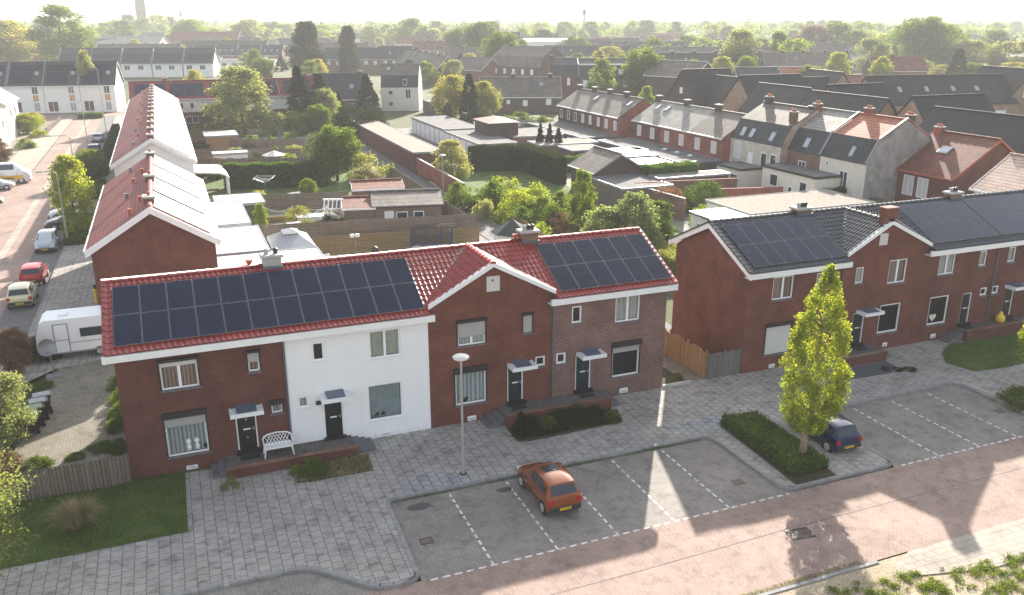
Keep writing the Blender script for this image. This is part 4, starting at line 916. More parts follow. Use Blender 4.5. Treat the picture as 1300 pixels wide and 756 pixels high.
# ---------------------------------------------------------------- cars
def car(label,x,y,rz,paint,rough=.22,L=3.5,W=1.5,H=1.42,style='hatch',z=RZ,sunroof=False,wagon=False,plate=True,cat='car',group=None,name='parked_car',lower=None):
    e=empty(name,label,cat,(x,y,z),rz,group); pm_=carpaint('car_paint_'+str(len(bpy.data.materials)),paint,rough)
    k=L/3.5; w=W/2; hz=H/1.42
    if style=='van':
        ST=[(0,.3,.9,.95,.97,1.3,.92),(.04,.25,.97,1.0,1.,2.2/1.42*1.,.86),(.12,.22,1,1.05,1,1.5,.86),(1.3,.22,1,1.05,1,1.52,.87),(2.5,.22,1,1.05,1,1.50,.86),(3.0,.22,1,.98,.98,1.04,.84),(3.35,.22,.96,.82,.9,.84,.8),(3.5,.28,.84,.55,.82,.6,.7)]
        hz=H/1.52; gl=[(2,3),(3,4)]; rear=(0,1); ws=(4,5)
    else:
        ST=[(0,.34,.82,.60,.86,.64,.80),(.05,.26,.95,.84,.96,.88,.90),(.13,.22,1.0,.90,.99,.96,.90),(.40 if not wagon else .3,.20,1.02,.93,1.0,1.34,.78),(.72,.20,1.02,.94,1.,1.40,.79),(1.3,.20,1.02,.94,1.,1.42,.80),(1.95,.20,1.02,.93,1.,1.39,.78),(2.62,.20,1.02,.92,.99,.96,.90),(3.1,.20,1.0,.80,.96,.84,.86),(3.4,.24,.95,.66,.90,.70,.76),(3.5,.32,.82,.5,.80,.56,.6)]
        gl=[(3,5),(5,6)]; rear=(2,3); ws=(6,7)
    def sec(s):
        X,zl,wl,zb,wb,zt,wt=s; X*=k; X-=L/2
        zl,zb,zt=zl,zb*hz,zt*hz; wl,wb,wt=wl*w,wb*w,wt*w
        hf=[(wl*.9,zl),(wl,zl+.12),(wl,(zl+zb)/2+.05),(wb,zb),(wt,zt-.03),(wt*.9,zt),(wt*.45,zt+.012),(0,zt+.016)]
        return [(X,a,b_) for a,b_ in hf]+[(X,-a,b_) for a,b_ in hf[-2::-1]]
    b=MB(); S_=[sec(s) for s in ST]; n=len(S_[0]); vs=[p for s in S_ for p in s]; fs=[]
    for i in range(len(S_)-1):
        for j in range(n-1): fs.append((i*n+j,(i+1)*n+j,(i+1)*n+j+1,i*n+j+1))
        fs.append((i*n,i*n+n-1,(i+1)*n+n-1,(i+1)*n))
    fs+=[tuple(range(n)),tuple(range((len(S_)-1)*n,len(S_)*n))[::-1]]
    b.add(vs,fs); me=b.mesh('body',pm_,True); me.set_sharp_from_angle(angle=R(28))
    o=bpy.data.objects.new('body',me); COL.objects.link(o); o.parent=e; body=o
    def quadglass(nm,q,m=.06,off=.008,mat='dglass'):
        c=sum((Vector(p) for p in q),Vector())/4; nn=(Vector(q[1])-Vector(q[0])).cross(Vector(q[3])-Vector(q[0])).normalized()
        if nn.dot(c-Vector((0,0,.6)))<0: nn=-nn
        g=MB(); g.poly([tuple(Vector(p)+(c-Vector(p)).normalized()*m*1.3+nn*off) for p in q]); g.slab([tuple(Vector(p)+(c-Vector(p)).normalized()*m*1.3+nn*off) for p in q],.004) if False else None
        return g.obj(nm,M[mat],e)
    for a,c in gl:
        for sgn in (3,11): 
            t_=4 if sgn==3 else 10; quadglass('side_window',[S_[a][sgn],S_[c][sgn],S_[c][t_],S_[a][t_]],.045)
    if style!='van': quadglass('rear_window',[S_[rear[0]][4],S_[rear[0]][10],S_[rear[1]][10],S_[rear[1]][4]],.07,.03)
    quadglass('windscreen',[S_[ws[0]][4],S_[ws[0]][10],S_[ws[1]][10],S_[ws[1]][4]],.07,.03)
    rw=.28 if style!='van' else .33
    for X in (.58*k-L/2,2.86*k-L/2):
        for sg in (1,-1):
            q=MB(); q.T=Matrix.Translation((X,sg*(w-.08),rw))@Matrix.Rotation(R(90),4,'X'); q.cyl(0,0,-.10,.10,rw,rw,20); wh=q.obj('wheel',M['rubber'],e)
            q=MB(); q.T=Matrix.Translation((X,sg*(w+.03),rw))@Matrix.Rotation(R(-90*sg),4,'X'); q.lathe(0,0,[(rw*.68,0),(rw*.62,.012),(rw*.2,.02),(0,.025)],14)
            for a in range(5): 
                ca,sa=math.cos(a*1.2566),math.sin(a*1.2566); q.box(ca*rw*.42-.025,ca*rw*.42+.025,sa*rw*.42-.025,sa*rw*.42+.025,.012,.022)
            q.obj('rim',M['chrome'],wh)
            q=MB(); q.T=Matrix.Translation((X,sg*(w+.012),rw))@Matrix.Rotation(R(90),4,'X'); q.cyl(0,0,-.006,.006,rw+.07,rw+.07,20); q.obj('wheel_arch',M['blackpl'],e)
    xr=-L/2; xf=L/2
    q=MB(); q.bevbox(xr-.03,xr+.12,-w*.93,w*.93,.30,.52*hz,.03); q.obj('bumper',lower or M['blackpl'],e)
    q=MB(); q.bevbox(xf-.12,xf+.03,-w*.9,w*.9,.26,.46,.03); q.obj('bumper',lower or M['blackpl'],e)
    for s in (1,-1):
        q=MB(); q.bevbox(xr-.005,xr+.16,min(s*w*.70,s*w*.97),max(s*w*.70,s*w*.97),.60*hz,.84*hz,.02); q.obj('tail_light',M['redlamp'],e)
        q=MB(); q.bevbox(xf-.17,xf+.0,min(s*w*.55,s*w*.92),max(s*w*.55,s*w*.92),.52*hz,.66*hz,.02); q.obj('headlight',M['lampglass'],e)
        mx=(2.45 if style!='van' else 2.75)*k-L/2; q=MB(); q.bevbox(mx-.06,mx+.06,min(s*(w+.02),s*(w+.17)),max(s*(w+.02),s*(w+.17)),.93*hz,1.04*hz,.02); q.obj('mirror',pm_,e)
    for X,zz in ((xr-.036,.36),(xf+.033,.30)):
        q=MB(); q.box(X-.004,X+.004,-.25,.25,zz,zz+.11); p_=q.obj('number_plate',M['yellowpl'],e)
        q=MB(); xs=X-.006 if X<0 else X+.006
        for i,yy in enumerate((-.2,-.14,-.05,.01,.1,.16)): q.box(xs-.001,xs+.001,yy,yy+.035,zz+.03,zz+.08)
        q.obj('plate_characters',M['blackpl'],p_)
    if style!='van':
        q=MB()
        for s in (1,-1): q.box(.62*k-L/2+.36,2.86*k-L/2-.36,min(s*(w*1.02),s*(w*1.02+.02)),max(s*(w*1.02),s*(w*1.02+.02)),.42,.50)
        q.obj('side_trim',M['blackpl'],e)
    q=MB()
    for s in (1,-1):
        for gx in ((1.22,1.24),(2.42,2.44)) if style!='van' else ((1.6,1.62),(2.6,2.62)):
            q.box(gx[0]*k-L/2,gx[1]*k-L/2,min(s*w*1.02,s*(w*1.02+.004)),max(s*w*1.02,s*(w*1.02+.004)),.34,.88*hz)
        q.box(1.32*k-L/2,1.48*k-L/2,min(s*w*1.01,s*(w*1.02+.025)),max(s*w*1.01,s*(w*1.02+.025)),.72*hz,.75*hz)
    q.obj('door_seam',M['blackpl'],e)
    if sunroof:
        q=MB(); q.bevbox(1.28*k-L/2,1.80*k-L/2,-.36,.36,H-.02,H+.035,.015); q.obj('sunroof',M['dglass'],e)
    q=MB(); q.tube([(xr+.16,w*.5,.9*hz),(xr+.2,0,1.0*hz)],.012,6); q.obj('wiper',M['blackpl'],e)
    return e
UP=R(90)
car('orange brown hatchback with a dark sunroof parked alone in the front bay',13.12,28.75,UP,(.26,.062,.014),.2,3.45,1.5,1.42,sunroof=True)
car('dark blue rounded small car parked beside the hedge bed and street tree',27.45,28.6,UP,(.002,.016,.065),.18,3.45,1.5,1.36)
CG='cars parked along the side street'
car('cream hatchback parked nearest on the side street',-10.85,66.3,UP,(.62,.57,.36),.25,3.5,1.6,1.45,group=CG)
car('red hatchback parked just behind the cream one',-10.75,71.9,UP,(.42,.012,.018),.25,3.5,1.6,1.40,group=CG)
car('silver estate car parked at the small shrub bed of the side street',-10.9,82.6,-UP,(.40,.43,.46),.25,4.3,1.65,1.42,wagon=True,group=CG)
car('dark blue estate car parked across, behind the bright street tree',-9.6,90.4,R(180),(.015,.022,.04),.2,4.5,1.75,1.5,wagon=True,group=CG)
car('white car partly hidden behind the bright street tree',-10.0,95.2,R(180),(.6,.62,.62),.25,4.0,1.65,1.42,group=CG)
car('tan car standing behind the bright street tree',-10.8,101.5,UP,(.35,.27,.17),.25,4.0,1.65,1.42,group=CG)
car('grey car at the pollard tree of the side street',-10.5,113.5,UP,(.35,.38,.42),.25,4.0,1.65,1.42,group=CG)
car('white blue car, nearest of the three parked past the pollard tree',-10.6,129.5,UP,(.45,.52,.60),.25,4.2,1.65,1.42,group=CG)
car('dark car, middle one of the three parked past the pollard tree',-10.5,143.0,UP,(.03,.04,.07),.25,4.2,1.65,1.42,group=CG)
car('light blue grey car, farthest of the three past the pollard tree',-10.7,157.0,UP,(.32,.38,.46),.25,4.2,1.65,1.42,group=CG)
car('white minibus with a yellow lower half parked across the street bay',-19.0,119.6,0,(.70,.71,.72),.25,5.4,2.0,2.45,style='van',cat='minibus',name='minibus')
CG2='cars parked in the bays at the left edge'
b=MB()
car('silver hatchback parked next to the white and yellow minibus',-19.6,115.2,0,(.48,.50,.54),.25,4.0,1.65,1.42,group=CG2)
car('black car at the left edge in the bays of the side street',-19.4,105.2,0,(.02,.02,.025),.25,4.0,1.65,1.42,group=CG2)
car('pale grey car cut off by the left edge, nearest in the bays',-19.9,101.2,0,(.45,.46,.48),.25,4.0,1.65,1.42,group=CG2)
mb=[o for o in bpy.data.objects if o.name.startswith('minibus')][0]
M['buyel']=plain('yellow_side_band',(.72,.42,.03),.35,0,.05)
q=MB()
for s in (1,-1): q.box(-2.6,1.95,min(s*1.0,s*1.025),max(s*1.0,s*1.025),.5,1.02)
q.obj('yellow_band',M['buyel'],mb); q=MB()
for s in (1,-1): q.box(-2.3,1.0,min(s*1.02,s*1.035),max(s*1.02,s*1.035),.62,.74)
q.obj('black_strip',M['blackpl'],mb)
# caravan
e=empty('caravan','white touring caravan parked behind the brick end house','caravan',(-5.2,53.85,0)); b=MB()
pr=[(-3.1,.42),(-3.25,.9),(-3.2,1.6),(-2.95,2.35),(-2.7,2.5),(2.7,2.5),(3.0,2.35),(3.2,1.5),(3.1,.42)]
b.ext(pr,-1.0,1.0,'xz'); b.obj('body',M['upvc'],e)
b=MB(); b.box(-3.0,3.0,-1.012,-1.003,.42,.5); b.box(-3.2,3.1,-1.012,-1.003,1.0,1.05); b.obj('trim',M['lamppole'],e)
b=MB(); b.ext([(-2.25,.5),(-2.25,2.1),(-2.15,2.2),(-1.65,2.2),(-1.55,2.1),(-1.55,.5)],-1.03,-1.003,'xz'); d_=b.obj('door',M['upvc'],e)
b=MB()
for q_ in ((-2.28,-2.25,.5,2.2),(-1.55,-1.52,.5,2.2),(-2.25,-1.55,2.2,2.23),(-2.25,-1.55,1.22,1.25)): b.box(q_[0],q_[1],-1.04,-1.005,q_[2],q_[3])
b.obj('seal',M['blackpl'],d_)
for x0,x1 in ((-.9,.5),(1.4,2.4)): b=MB(); b.bevbox(x0,x1,-1.03,-1.003,1.32,1.85,.01); b.obj('window',M['dglass'],e)
b=MB(); b.box(-2.0,-1.5,-.3,.3,2.5,2.58); b.obj('roof_hatch',M['upvc'],e); b=MB(); b.box(.3,.9,-.35,.35,2.5,2.6); b.obj('roof_hatch',M['upvc'],e)
b=MB(); b.T=Matrix.Translation((0,-.9,.3))@Matrix.Rotation(R(90),4,'X'); b.cyl(0,0,-.1,.1,.3,.3,16); w_=b.obj('wheel',M['rubber'],e); b=MB(); b.T=Matrix.Translation((0,-1.01,.3))@Matrix.Rotation(R(90),4,'X'); b.cyl(0,0,-.01,.01,.18,.18,12); b.obj('rim',M['chrome'],w_)
b=MB(); b.tube([(-3.1,0,.45),(-4.0,0,.45)],.05); b.obj('drawbar',M['steel'],e)
for X in (-2.7,2.7): b=MB(); b.tube([(X,-.7,.42),(X,-.75,0)],.03,6); b.obj('leg',M['steel'],e)
e=empty('bollard','yellow bollard against the brick gable wall','bollard',(-6.0,64.0,0)); b=MB(); b.cyl(0,0,0,1.0,.13,.13,12); b.obj('post',M['buyel'],e); b=MB(); b.cyl(0,0,1.0,1.3,.1,.12,12); b.obj('cap',M['blackpl'],e)
# ---------------------------------------------------------------- wider setting
sheet('street',[(-17.2,25.2),(-9.6,27.4),(-9.6,50),(-9.7,205),(-17.2,205)],-.12,'road')
sheet('street',[(-60,196.5),(40,196.5),(40,206),(-60,206)],-.115,'road')
sheet('street_bays',[(-24,96),(-17.2,96),(-17.2,122),(-24,122)],-.11,'road')
sheet('street_bays',[(-11.9,56),(-9.7,56),(-9.7,200),(-11.9,200)],-.112,'asph')
sheet('street_pavement',[(-21.5,123),(-17.2,123),(-17.2,196),(-20.5,196)],-.02,'paveL')
sheet('street_pavement',[(-9.6,88.2),(-5.3,88.2),(-5.3,196),(-9.6,196)],-.02,'paveL')
sheet('front_gardens',[(-30,123),(-21.5,123),(-20.5,196),(-30,196)],-.03,'yard')
sheet('pale_road_line',[(-14.6,50),(-14.0,50),(-14.0,195),(-14.6,195)],-.108,'paveL')
sheet('garden_ground',[(2.1,55),(26,45),(26,165),(2.1,165)],-.1,'yard')
sheet('garden_lawn',[(2.6,92),(24,92),(24,113),(2.6,113)],-.06,'lawn')
sheet('back_alley',[(26,44),(29.2,44),(29.3,150),(26,150)],-.05,'asph')
sheet('back_lawn',[(30.5,56),(44,62),(44,106),(30.5,106)],-.06,'lawn')
sheet('garage_yard',[(33,106),(63,106),(63,155),(33,155)],-.05,'asph')
sheet('terrace_ground',[(44,46),(80,46),(80,106),(44,106)],-.07,'yard')
sheet('white_terrace_walk',[(-60,206),(40,206),(40,209.9),(-60,209.9)],-.02,'paveL')
# ---------------------------------------------------------------- generic houses
M['cement']=plain('stained_grey_cement',(.27,.255,.235),.95,0,.3,1.,.2); M['cementB']=plain('brown_stained_cement',(.33,.25,.20),.95,0,.35,.9,.2)
def gh(label,cx,cy,rot,L,W,ze,zr,wall,roof,wins=(),chims=(),group=None,mans=None,sky=(),solar=(),gableL=None,upper=None,zb=0,name='house',cat='house',over=.3,trim='fascia',vents=(),cm='brickO',hip=0,z=-.1,ridgem=None,pots=3,party=None,ends=True,endwall=None):
    e=empty(name,label,cat,(cx,cy,z),R(rot),group); h=L/2; w_=W/2; ze-=z; zr-=z
    k=(zr-ze)/w_
    b=MB(); top=ze
    pent=[(-w_,0),(w_,0),(w_,ze)]
    if mans: mi,mz=mans[0],mans[1]-z; pent+=[(w_-mi,mz-.05),(0,zr-.05),(-w_+mi,mz-.05),(-w_,ze)]
    else: pent+=[(0,zr-.04),(-w_,ze)]
    if hip: b.box(-h,h,-w_,w_,0,ze)
    else: b.ext(pent,-h,h,'yz')
    b.obj('wall',M[wall],e)
    if endwall:
        b=MB(); b.ext(pent,h,h+.03,'yz'); b.obj('end_wall',M[endwall],e)
    if upper: # cladding of the upper storey on the front
        b=MB(); b.box(-h+.01,h-.01,-w_-.04,-w_-.001,upper[1]-z,ze-.02); b.obj('upper_wall',M[upper[0]],e)
    def slab(y0,z0,y1,z1,m,nm='roof',t=.12,x0=None,x1=None):
        b=MB(); X0,X1=(-h if x0 is None else x0),(h if x1 is None else x1)
        b.slab([(X0,y0,z0),(X1,y0,z0),(X1,y1,z1),(X0,y1,z1)],t); return b.obj(nm,M[m],e)
    o=over; ox=o if ends else 0
    if hip:
        b=MB(); zt=zr; A=(-h-o,-w_-o,ze);B_=(h+o,-w_-o,ze);C_=(h+o,w_+o,ze);D=(-h-o,w_+o,ze);E_=(-h+hip,0,zr);F_=(h-hip,0,zr)
        b.add([A,B_,C_,D,E_,F_],[(0,1,5,4),(1,2,5),(2,3,4,5),(3,0,4),(0,3,2,1)]); b.obj('roof',M[roof],e)
    elif mans:
        for sg in (-1,1):
            slab(sg*(w_-mi),mz+.06,0,zr+.06,roof,'roof')
            slab(sg*(w_+.12),ze-.02,sg*(w_-mi),mz+.055,mans[2],'lower_roof')
    else:
        for sg in (-1,1):
            b=MB(); b.slab([(-h-ox,sg*(w_+o),ze-o*k+.08),(h+ox,sg*(w_+o),ze-o*k+.08),(h+ox,0,zr+.08),(-h-ox,0,zr+.08)],.12); b.obj('roof',M[roof],e)
            g=MB(); y0,y1=sorted((sg*(w_+o+.0),sg*(w_+o+.1))); g.box(-h-ox,h+ox,y0,y1,ze-o*k-.10,ze-o*k+.06); g.obj('gutter',M[trim],e)
        if ends:
            for sx in (-1,1):
                g=MB(); X0,X1=sorted((sx*(h+ox),sx*(h+ox+.04)))
                for sg in (-1,1): g.add([(X0,sg*(w_+o),ze-o*k-.12),(X1,sg*(w_+o),ze-o*k-.12),(X1,sg*(w_+o),ze-o*k+.1),(X0,sg*(w_+o),ze-o*k+.1),(X0,0,zr-.12),(X1,0,zr-.12),(X1,0,zr+.1),(X0,0,zr+.1)],[(0,1,2,3),(7,6,5,4),(0,4,5,1),(1,5,6,2),(2,6,7,3),(3,7,4,0)])
                g.obj('bargeboard',M[trim],e)
    if not hip:
        g=MB(); ridgecaps(g,-h-ox,h+ox,0,zr+.1,.12,.7); g.obj('ridge_tiles',M[ridgem or roof],e)
    if party is not None:
        for px_ in party:
            g=MB()
            pts_=([(-w_-.15,ze)]+([(-w_+mi,mz+.1)] if mans else [])+[(0,zr+.12)]+([(w_-mi,mz+.1)] if mans else [])+[(w_+.15,ze)])
            for (ya,za),(yb,zb_) in zip(pts_,pts_[1:]): g.add([(px_-.12,ya,za),(px_+.12,ya,za),(px_+.12,ya,za+.16),(px_-.12,ya,za+.16),(px_-.12,yb,zb_),(px_+.12,yb,zb_),(px_+.12,yb,zb_+.16),(px_-.12,yb,zb_+.16)],[(0,1,2,3),(7,6,5,4),(0,4,5,1),(1,5,6,2),(2,6,7,3),(3,7,4,0)])
            g.obj('party_wall_coping',M['alu'],e)
    for wn in wins:
        side,u,zc,ww,hh=wn[:5]; kind=wn[5] if len(wn)>5 else 'dglass'; zc-=z
        f=MB(); g=MB()
        def bx(m,u0,u1,v0,v1,a,c):
            if side=='f': m.box(u0,u1,-w_-c-(.04 if upper and zc>upper[1]-z else 0),-w_-a-(.04 if upper and zc>upper[1]-z else 0),v0,v1)
            elif side=='b': m.box(u0,u1,w_+a,w_+c,v0,v1)
            elif side=='r': m.box(h+a,h+c,u0,u1,v0,v1)
            else: m.box(-h-c,-h-a,u0,u1,v0,v1)
        bx(f,u-ww/2,u+ww/2,zc,zc+.08,.0,.07); bx(f,u-ww/2,u+ww/2,zc+hh-.08,zc+hh,.0,.07); bx(f,u-ww/2,u-ww/2+.08,zc+.08,zc+hh-.08,.0,.07); bx(f,u+ww/2-.08,u+ww/2,zc+.08,zc+hh-.08,.0,.07)
        if ww>1.1: bx(f,u-.04,u+.04,zc+.08,zc+hh-.08,.0,.06)
        fo=f.obj('door' if kind.startswith('door') else 'window',M['upvc'],e); bx(g,u-ww/2+.08,u+ww/2-.08,zc+.08,zc+hh-.08,.0,.03); g.obj('panel' if kind.startswith('door') else 'pane',M[kind],fo)
    for c in chims:
        u,v=c[0],c[1]; hh=min(.85,c[2]*.7) if len(c)>2 else .7; zz=zr-abs(v)*k if not mans else zr-abs(v)*.4
        b=MB(); b.box(u-.42,u+.42,v-.3,v+.3,zz-.4,zz+hh-.12); cc=b.obj('chimney',M[c[3] if len(c)>3 else cm],e); b=MB(); b.box(u-.5,u+.5,v-.38,v+.38,zz+hh-.12,zz+hh); b.obj('cap',M['concrete'],cc)
        for i in range(pots): b=MB(); px_=u+(i-(pots-1)/2)*.28; b.cyl(px_,v,zz+hh,zz+hh+.25,.1,.08,8); b.obj('chimney_pot',M['pot'],cc)
    def onslope(u0,u1,s0,s1,sd,hgt,nm,m,t=.05,low=False):
        yy0,zz0=(w_+o*0,ze) if not mans or low else (w_-mi,mz+.06)
        if mans and low: y1_,z1_=w_-mi,mz+.06
        else: y1_,z1_=0,zr
        Lh=math.hypot(yy0-y1_,z1_-zz0); c_,s_=(yy0-y1_)/Lh,(z1_-zz0)/Lh
        def P(u,s): return (u,sd*(yy0-s*c_+hgt*s_),zz0+s*s_+hgt*c_+.08)
        b=MB(); b.slab([P(u0,s0),P(u1,s0),P(u1,s1),P(u0,s1)],t); return b.obj(nm,M[m],e)
    for s in sky:
        u,s0,sd=s[:3]; low=len(s)>3 and s[3]; ww=s[4] if len(s)>4 else .8
        f=onslope(u-ww/2,u+ww/2,s0,s0+1.15,sd,.1,'skylight','alu',.09,low); g=onslope(u-ww/2+.09,u+ww/2-.09,s0+.09,s0+1.06,sd,.115,'glass','skyglass',.01,low); g.parent=f
    for s in solar:
        u0,u1,s0,s1,sd=s[:5]; pw=s[5] if len(s)>5 else 1.05; n=max(1,round((u1-u0)/pw)); m_=max(1,round((s1-s0)/1.7))
        for i in range(n):
            for j in range(m_):
                onslope(u0+(u1-u0)*i/n+.02,u0+(u1-u0)*(i+1)/n-.02,s0+(s1-s0)*j/m_+.02,s0+(s1-s0)*(j+1)/m_-.02,sd,.08,'solar_panel',s[6] if len(s)>6 else 'panelglass',.04)
    for (u,v,m_) in vents:
        zz=zr-abs(v)*k; b=MB(); b.cyl(u,v,zz-.1,zz+.4,.09,.09,8); b.cyl(u,v,zz+.34,zz+.44,.14,.14,8); b.obj('roof_vent',M[m_],e)
    return e
M['skyglass']=plain('bright_skylight_glass',(.35,.38,.42),.08,.3,.1,2,0,.8)
def flat(label,x0,x1,y0,y1,h,wall,roof,name='outbuilding',cat='outbuilding',z=-.1,wins=(),doors=(),edge=.14,group=None,rz=0,rim='zinc',tilt=0):
    cx,cy=(x0+x1)/2,(y0+y1)/2; e=empty(name,label,cat,(cx,cy,z),rz,group); a,c=(x1-x0)/2,(y1-y0)/2
    b=MB(); b.box(-a,a,-c,c,0,h-.12); b.obj('wall',M[wall],e)
    b=MB(); b.add([(-a-.12,-c-.12,h-.12),(a+.12,-c-.12,h-.12),(a+.12,c+.12,h-.12+tilt),(-a-.12,c+.12,h-.12+tilt),(-a-.12,-c-.12,h),(a+.12,-c-.12,h),(a+.12,c+.12,h+tilt),(-a-.12,c+.12,h+tilt)],[(0,3,2,1),(4,5,6,7),(0,1,5,4),(1,2,6,5),(2,3,7,6),(3,0,4,7)]); b.obj('roof',M[roof],e)
    b=MB(); 
    for q_ in ((-a-.14,a+.14,-c-.14,-c-.08),(-a-.14,-a-.08,-c-.08,c+.08),(a+.08,a+.14,-c-.08,c+.08),(-a-.14,a+.14,c+.08,c+.14)): 
        if not tilt: b.box(*q_,h-.2,h+.05)
    if not tilt: b.obj('roof_edge',M[rim],e)
    for (side,u,zc,ww,hh,kind) in list(wins)+list(doors):
        f=MB(); g=MB()
        for m_,d0,d1,p_ in ((f,0,.05,0),(g,.05,.06,.08)):
            if side=='f': m_.box(u-ww/2+p_,u+ww/2-p_,-c-d1,-c-d0,zc+p_,zc+hh-p_)
            elif side=='l': m_.box(-a-d1,-a-d0,u-ww/2+p_,u+ww/2-p_,zc+p_,zc+hh-p_)
            else: m_.box(a+d0,a+d1,u-ww/2+p_,u+ww/2-p_,zc+p_,zc+hh-p_)
        dr_=zc<.3
        fo=f.obj('door' if dr_ else 'window',M['upvc'],e); g.obj('panel' if dr_ else 'pane',M[kind],fo)
    return e
ORD=['nearest','second','third','fourth','fifth','sixth','seventh','eighth','ninth','tenth','eleventh','twelfth','farthest']
# left terraces: ridge runs away from the camera
GA='red-roofed terrace houses of the side street'
for i in range(4):
    cy=55.3+5.75*(i+.5)
    gh(f'{ORD[i]} house of the near red-roofed side street terrace'+(' with the tall brick gable' if i==0 else ''),-1.55,cy,-90,5.75,7.1,5.95,8.15,'brickB','tileRf',
       wins=[('f',-1.2,3.5,1.6,1.4),('f',1.5,3.5,.9,1.2),('f',1.2,.8,1.6,1.6)],chims=[(-1.5 if i else 1.0,0,.6)] if i in (0,3,1) else (),group=GA,ends=False,cm='brickO',
       solar=[(-2.6,2.6,.3,3.95,1,1.05,'panelold')],pots=1,vents=[(1.2,-1.2,'pot'),(-.9,-.6,'pot')] if i%2==0 else [(.2,-1.6,'alu')])
for (y,lab) in ((55.3,0),(78.3,1)):
    pass
def endtrim(y,sgn,par,W=7.1,ze=5.95,zr=8.15,cx=-1.55,m='fascia'):
    g=MB(); w_=W/2+.3; k=(zr-ze)/(W/2); z0=ze-.3*k; y0,y1=sorted((y,y+sgn*.3))
    for sg in (-1,1):
        g.slab([(cx+sg*w_,y0,z0+.0),(cx+sg*w_,y1,z0+.0),(cx,y1,zr+.0),(cx,y0,zr+.0)],.10)
        yy0,yy1=sorted((y1 if sgn>0 else y0,(y1 if sgn>0 else y0)+sgn*.05))
        g.add([(cx+sg*w_,yy0,z0-.32),(cx+sg*w_,yy1,z0-.32),(cx+sg*w_,yy1,z0+.12),(cx+sg*w_,yy0,z0+.12),(cx,yy0,zr-.30),(cx,yy1,zr-.30),(cx,yy1,zr+.12),(cx,yy0,zr+.12)],[(0,1,2,3),(7,6,5,4),(0,4,5,1),(1,5,6,2),(2,6,7,3),(3,7,4,0)])
    o=g.obj('bargeboard',M[m]); o.parent=par; o.matrix_parent_inverse=Matrix.Rotation(-par.rotation_euler[2],4,'Z')@Matrix.Translation(-par.location)
A=[o for o in bpy.data.objects if o.get('group')==GA]
endtrim(55.3,-1,A[0])
for i in range(13):
    cy=89+5.8*(i+.5)
    e=gh(f'{ORD[i]} house of the long far red-roofed side street terrace'+(' with a white gable' if i==0 else ''),-1.55,cy,-90,5.8,7.1,5.95,8.15,'brickB' if i else 'render','tileRf' ,
       wins=[('f',-1.2,3.5,1.6,1.4),('f',1.5,3.5,.9,1.2)],chims=[(2.2,0,.6)],group=GA,ends=False,cm='brickO',solar=[(-2.6,2.6,.3,3.95,1,1.05,'panelold')],pots=1,vents=[(.2,-1.3,'pot')] if i%2 else [(-.4,-1.7,'alu')])
    if i==0: endtrim(89,-1,e)
# clutter behind the near terrace
flat('long white-roofed lean-to extension behind the near brick gable',2.2,6.0,64.2,72.6,2.7,'render','wsheet',tilt=.0)
flat('white flat-roofed extension with a dark edge next to the gazebo',2.2,6.1,57.2,63.9,2.6,'render','wsheet')
flat('white-roofed extension directly behind the chimney of the white house',6.4,9.5,58.5,64.0,2.55,'render','wsheet')
flat('white extension between the two red-roofed side terraces',2.2,5.6,74.0,84.0,2.7,'render','wsheet')
flat('olive green garden shed with a translucent white roof',3.4,7.8,84.6,89.3,2.3,'olive','wsheet',name='shed',cat='shed') if False else None
M['olive']=plain('olive_green_boards',(.09,.10,.05),.8)
flat('olive green garden shed with a translucent white roof',3.6,7.9,84.4,89.3,2.3,'olive','wsheet',name='shed',cat='shed',wins=[('f',-.3,.5,.9,1.0,'rustpanel')] if False else ())
# white veranda
e=empty('veranda','white veranda with a curved roof edge beside the long hedge','veranda',(4.1,102.6,-.1)); b=MB(); b.ext([(-1.9,3.1),(.9,2.9),(1.5,2.6),(1.75,2.3),(1.6,2.3),(1.4,2.5),(.85,2.75),(-1.9,2.95)],-3.1,3.1,'xz'); b.obj('roof',M['wsheet'],e)
for y_ in (-3,0,3): b=MB(); b.box(1.5,1.7,y_-.1,y_+.1,0,2.4); b.obj('post',M['white'],e)
b=MB(); b.box(-1,0.6,-1.5,-.7,.65,.75); b.box(-.9,-.8,-1.4,-.8,0,.65); b.box(.4,.5,-1.4,-.8,0,.65); b.obj('table',M['wood'],e)
# gazebo
e=empty('gazebo','grey canvas gazebo with a small raised top roof','gazebo',(8.2,68.2,-.1)); b=MB(); a,c=1.6,2.4
b.add([(-a,-c,2.2),(a,-c,2.2),(a,c,2.2),(-a,c,2.2),(-.5,-.7,2.95),(.5,-.7,2.95),(.5,.7,2.95),(-.5,.7,2.95)],[(0,1,5,4),(1,2,6,5),(2,3,7,6),(3,0,4,7)]); b.box(-a,a,-c-.01,-c,1.95,2.2); b.box(-a-.01,-a,-c,c,1.95,2.2); b.box(a,a+.01,-c,c,1.95,2.2); b.obj('canopy',M['canvas'],e)
b=MB(); b.add([(-.65,-.85,3.0),(.65,-.85,3.0),(.65,.85,3.0),(-.65,.85,3.0),(0,0,3.3)],[(0,1,4),(1,2,4),(2,3,4),(3,0,4)]); b.obj('top_canopy',M['canvas'],e)
for sx in (-1,1):
    for sy in (-1,1): b=MB(); b.tube([(sx*(a-.1),sy*(c-.1),0),(sx*(a-.1),sy*(c-.1),2.2)],.04,6); b.obj('post',M['blackpl'],e)
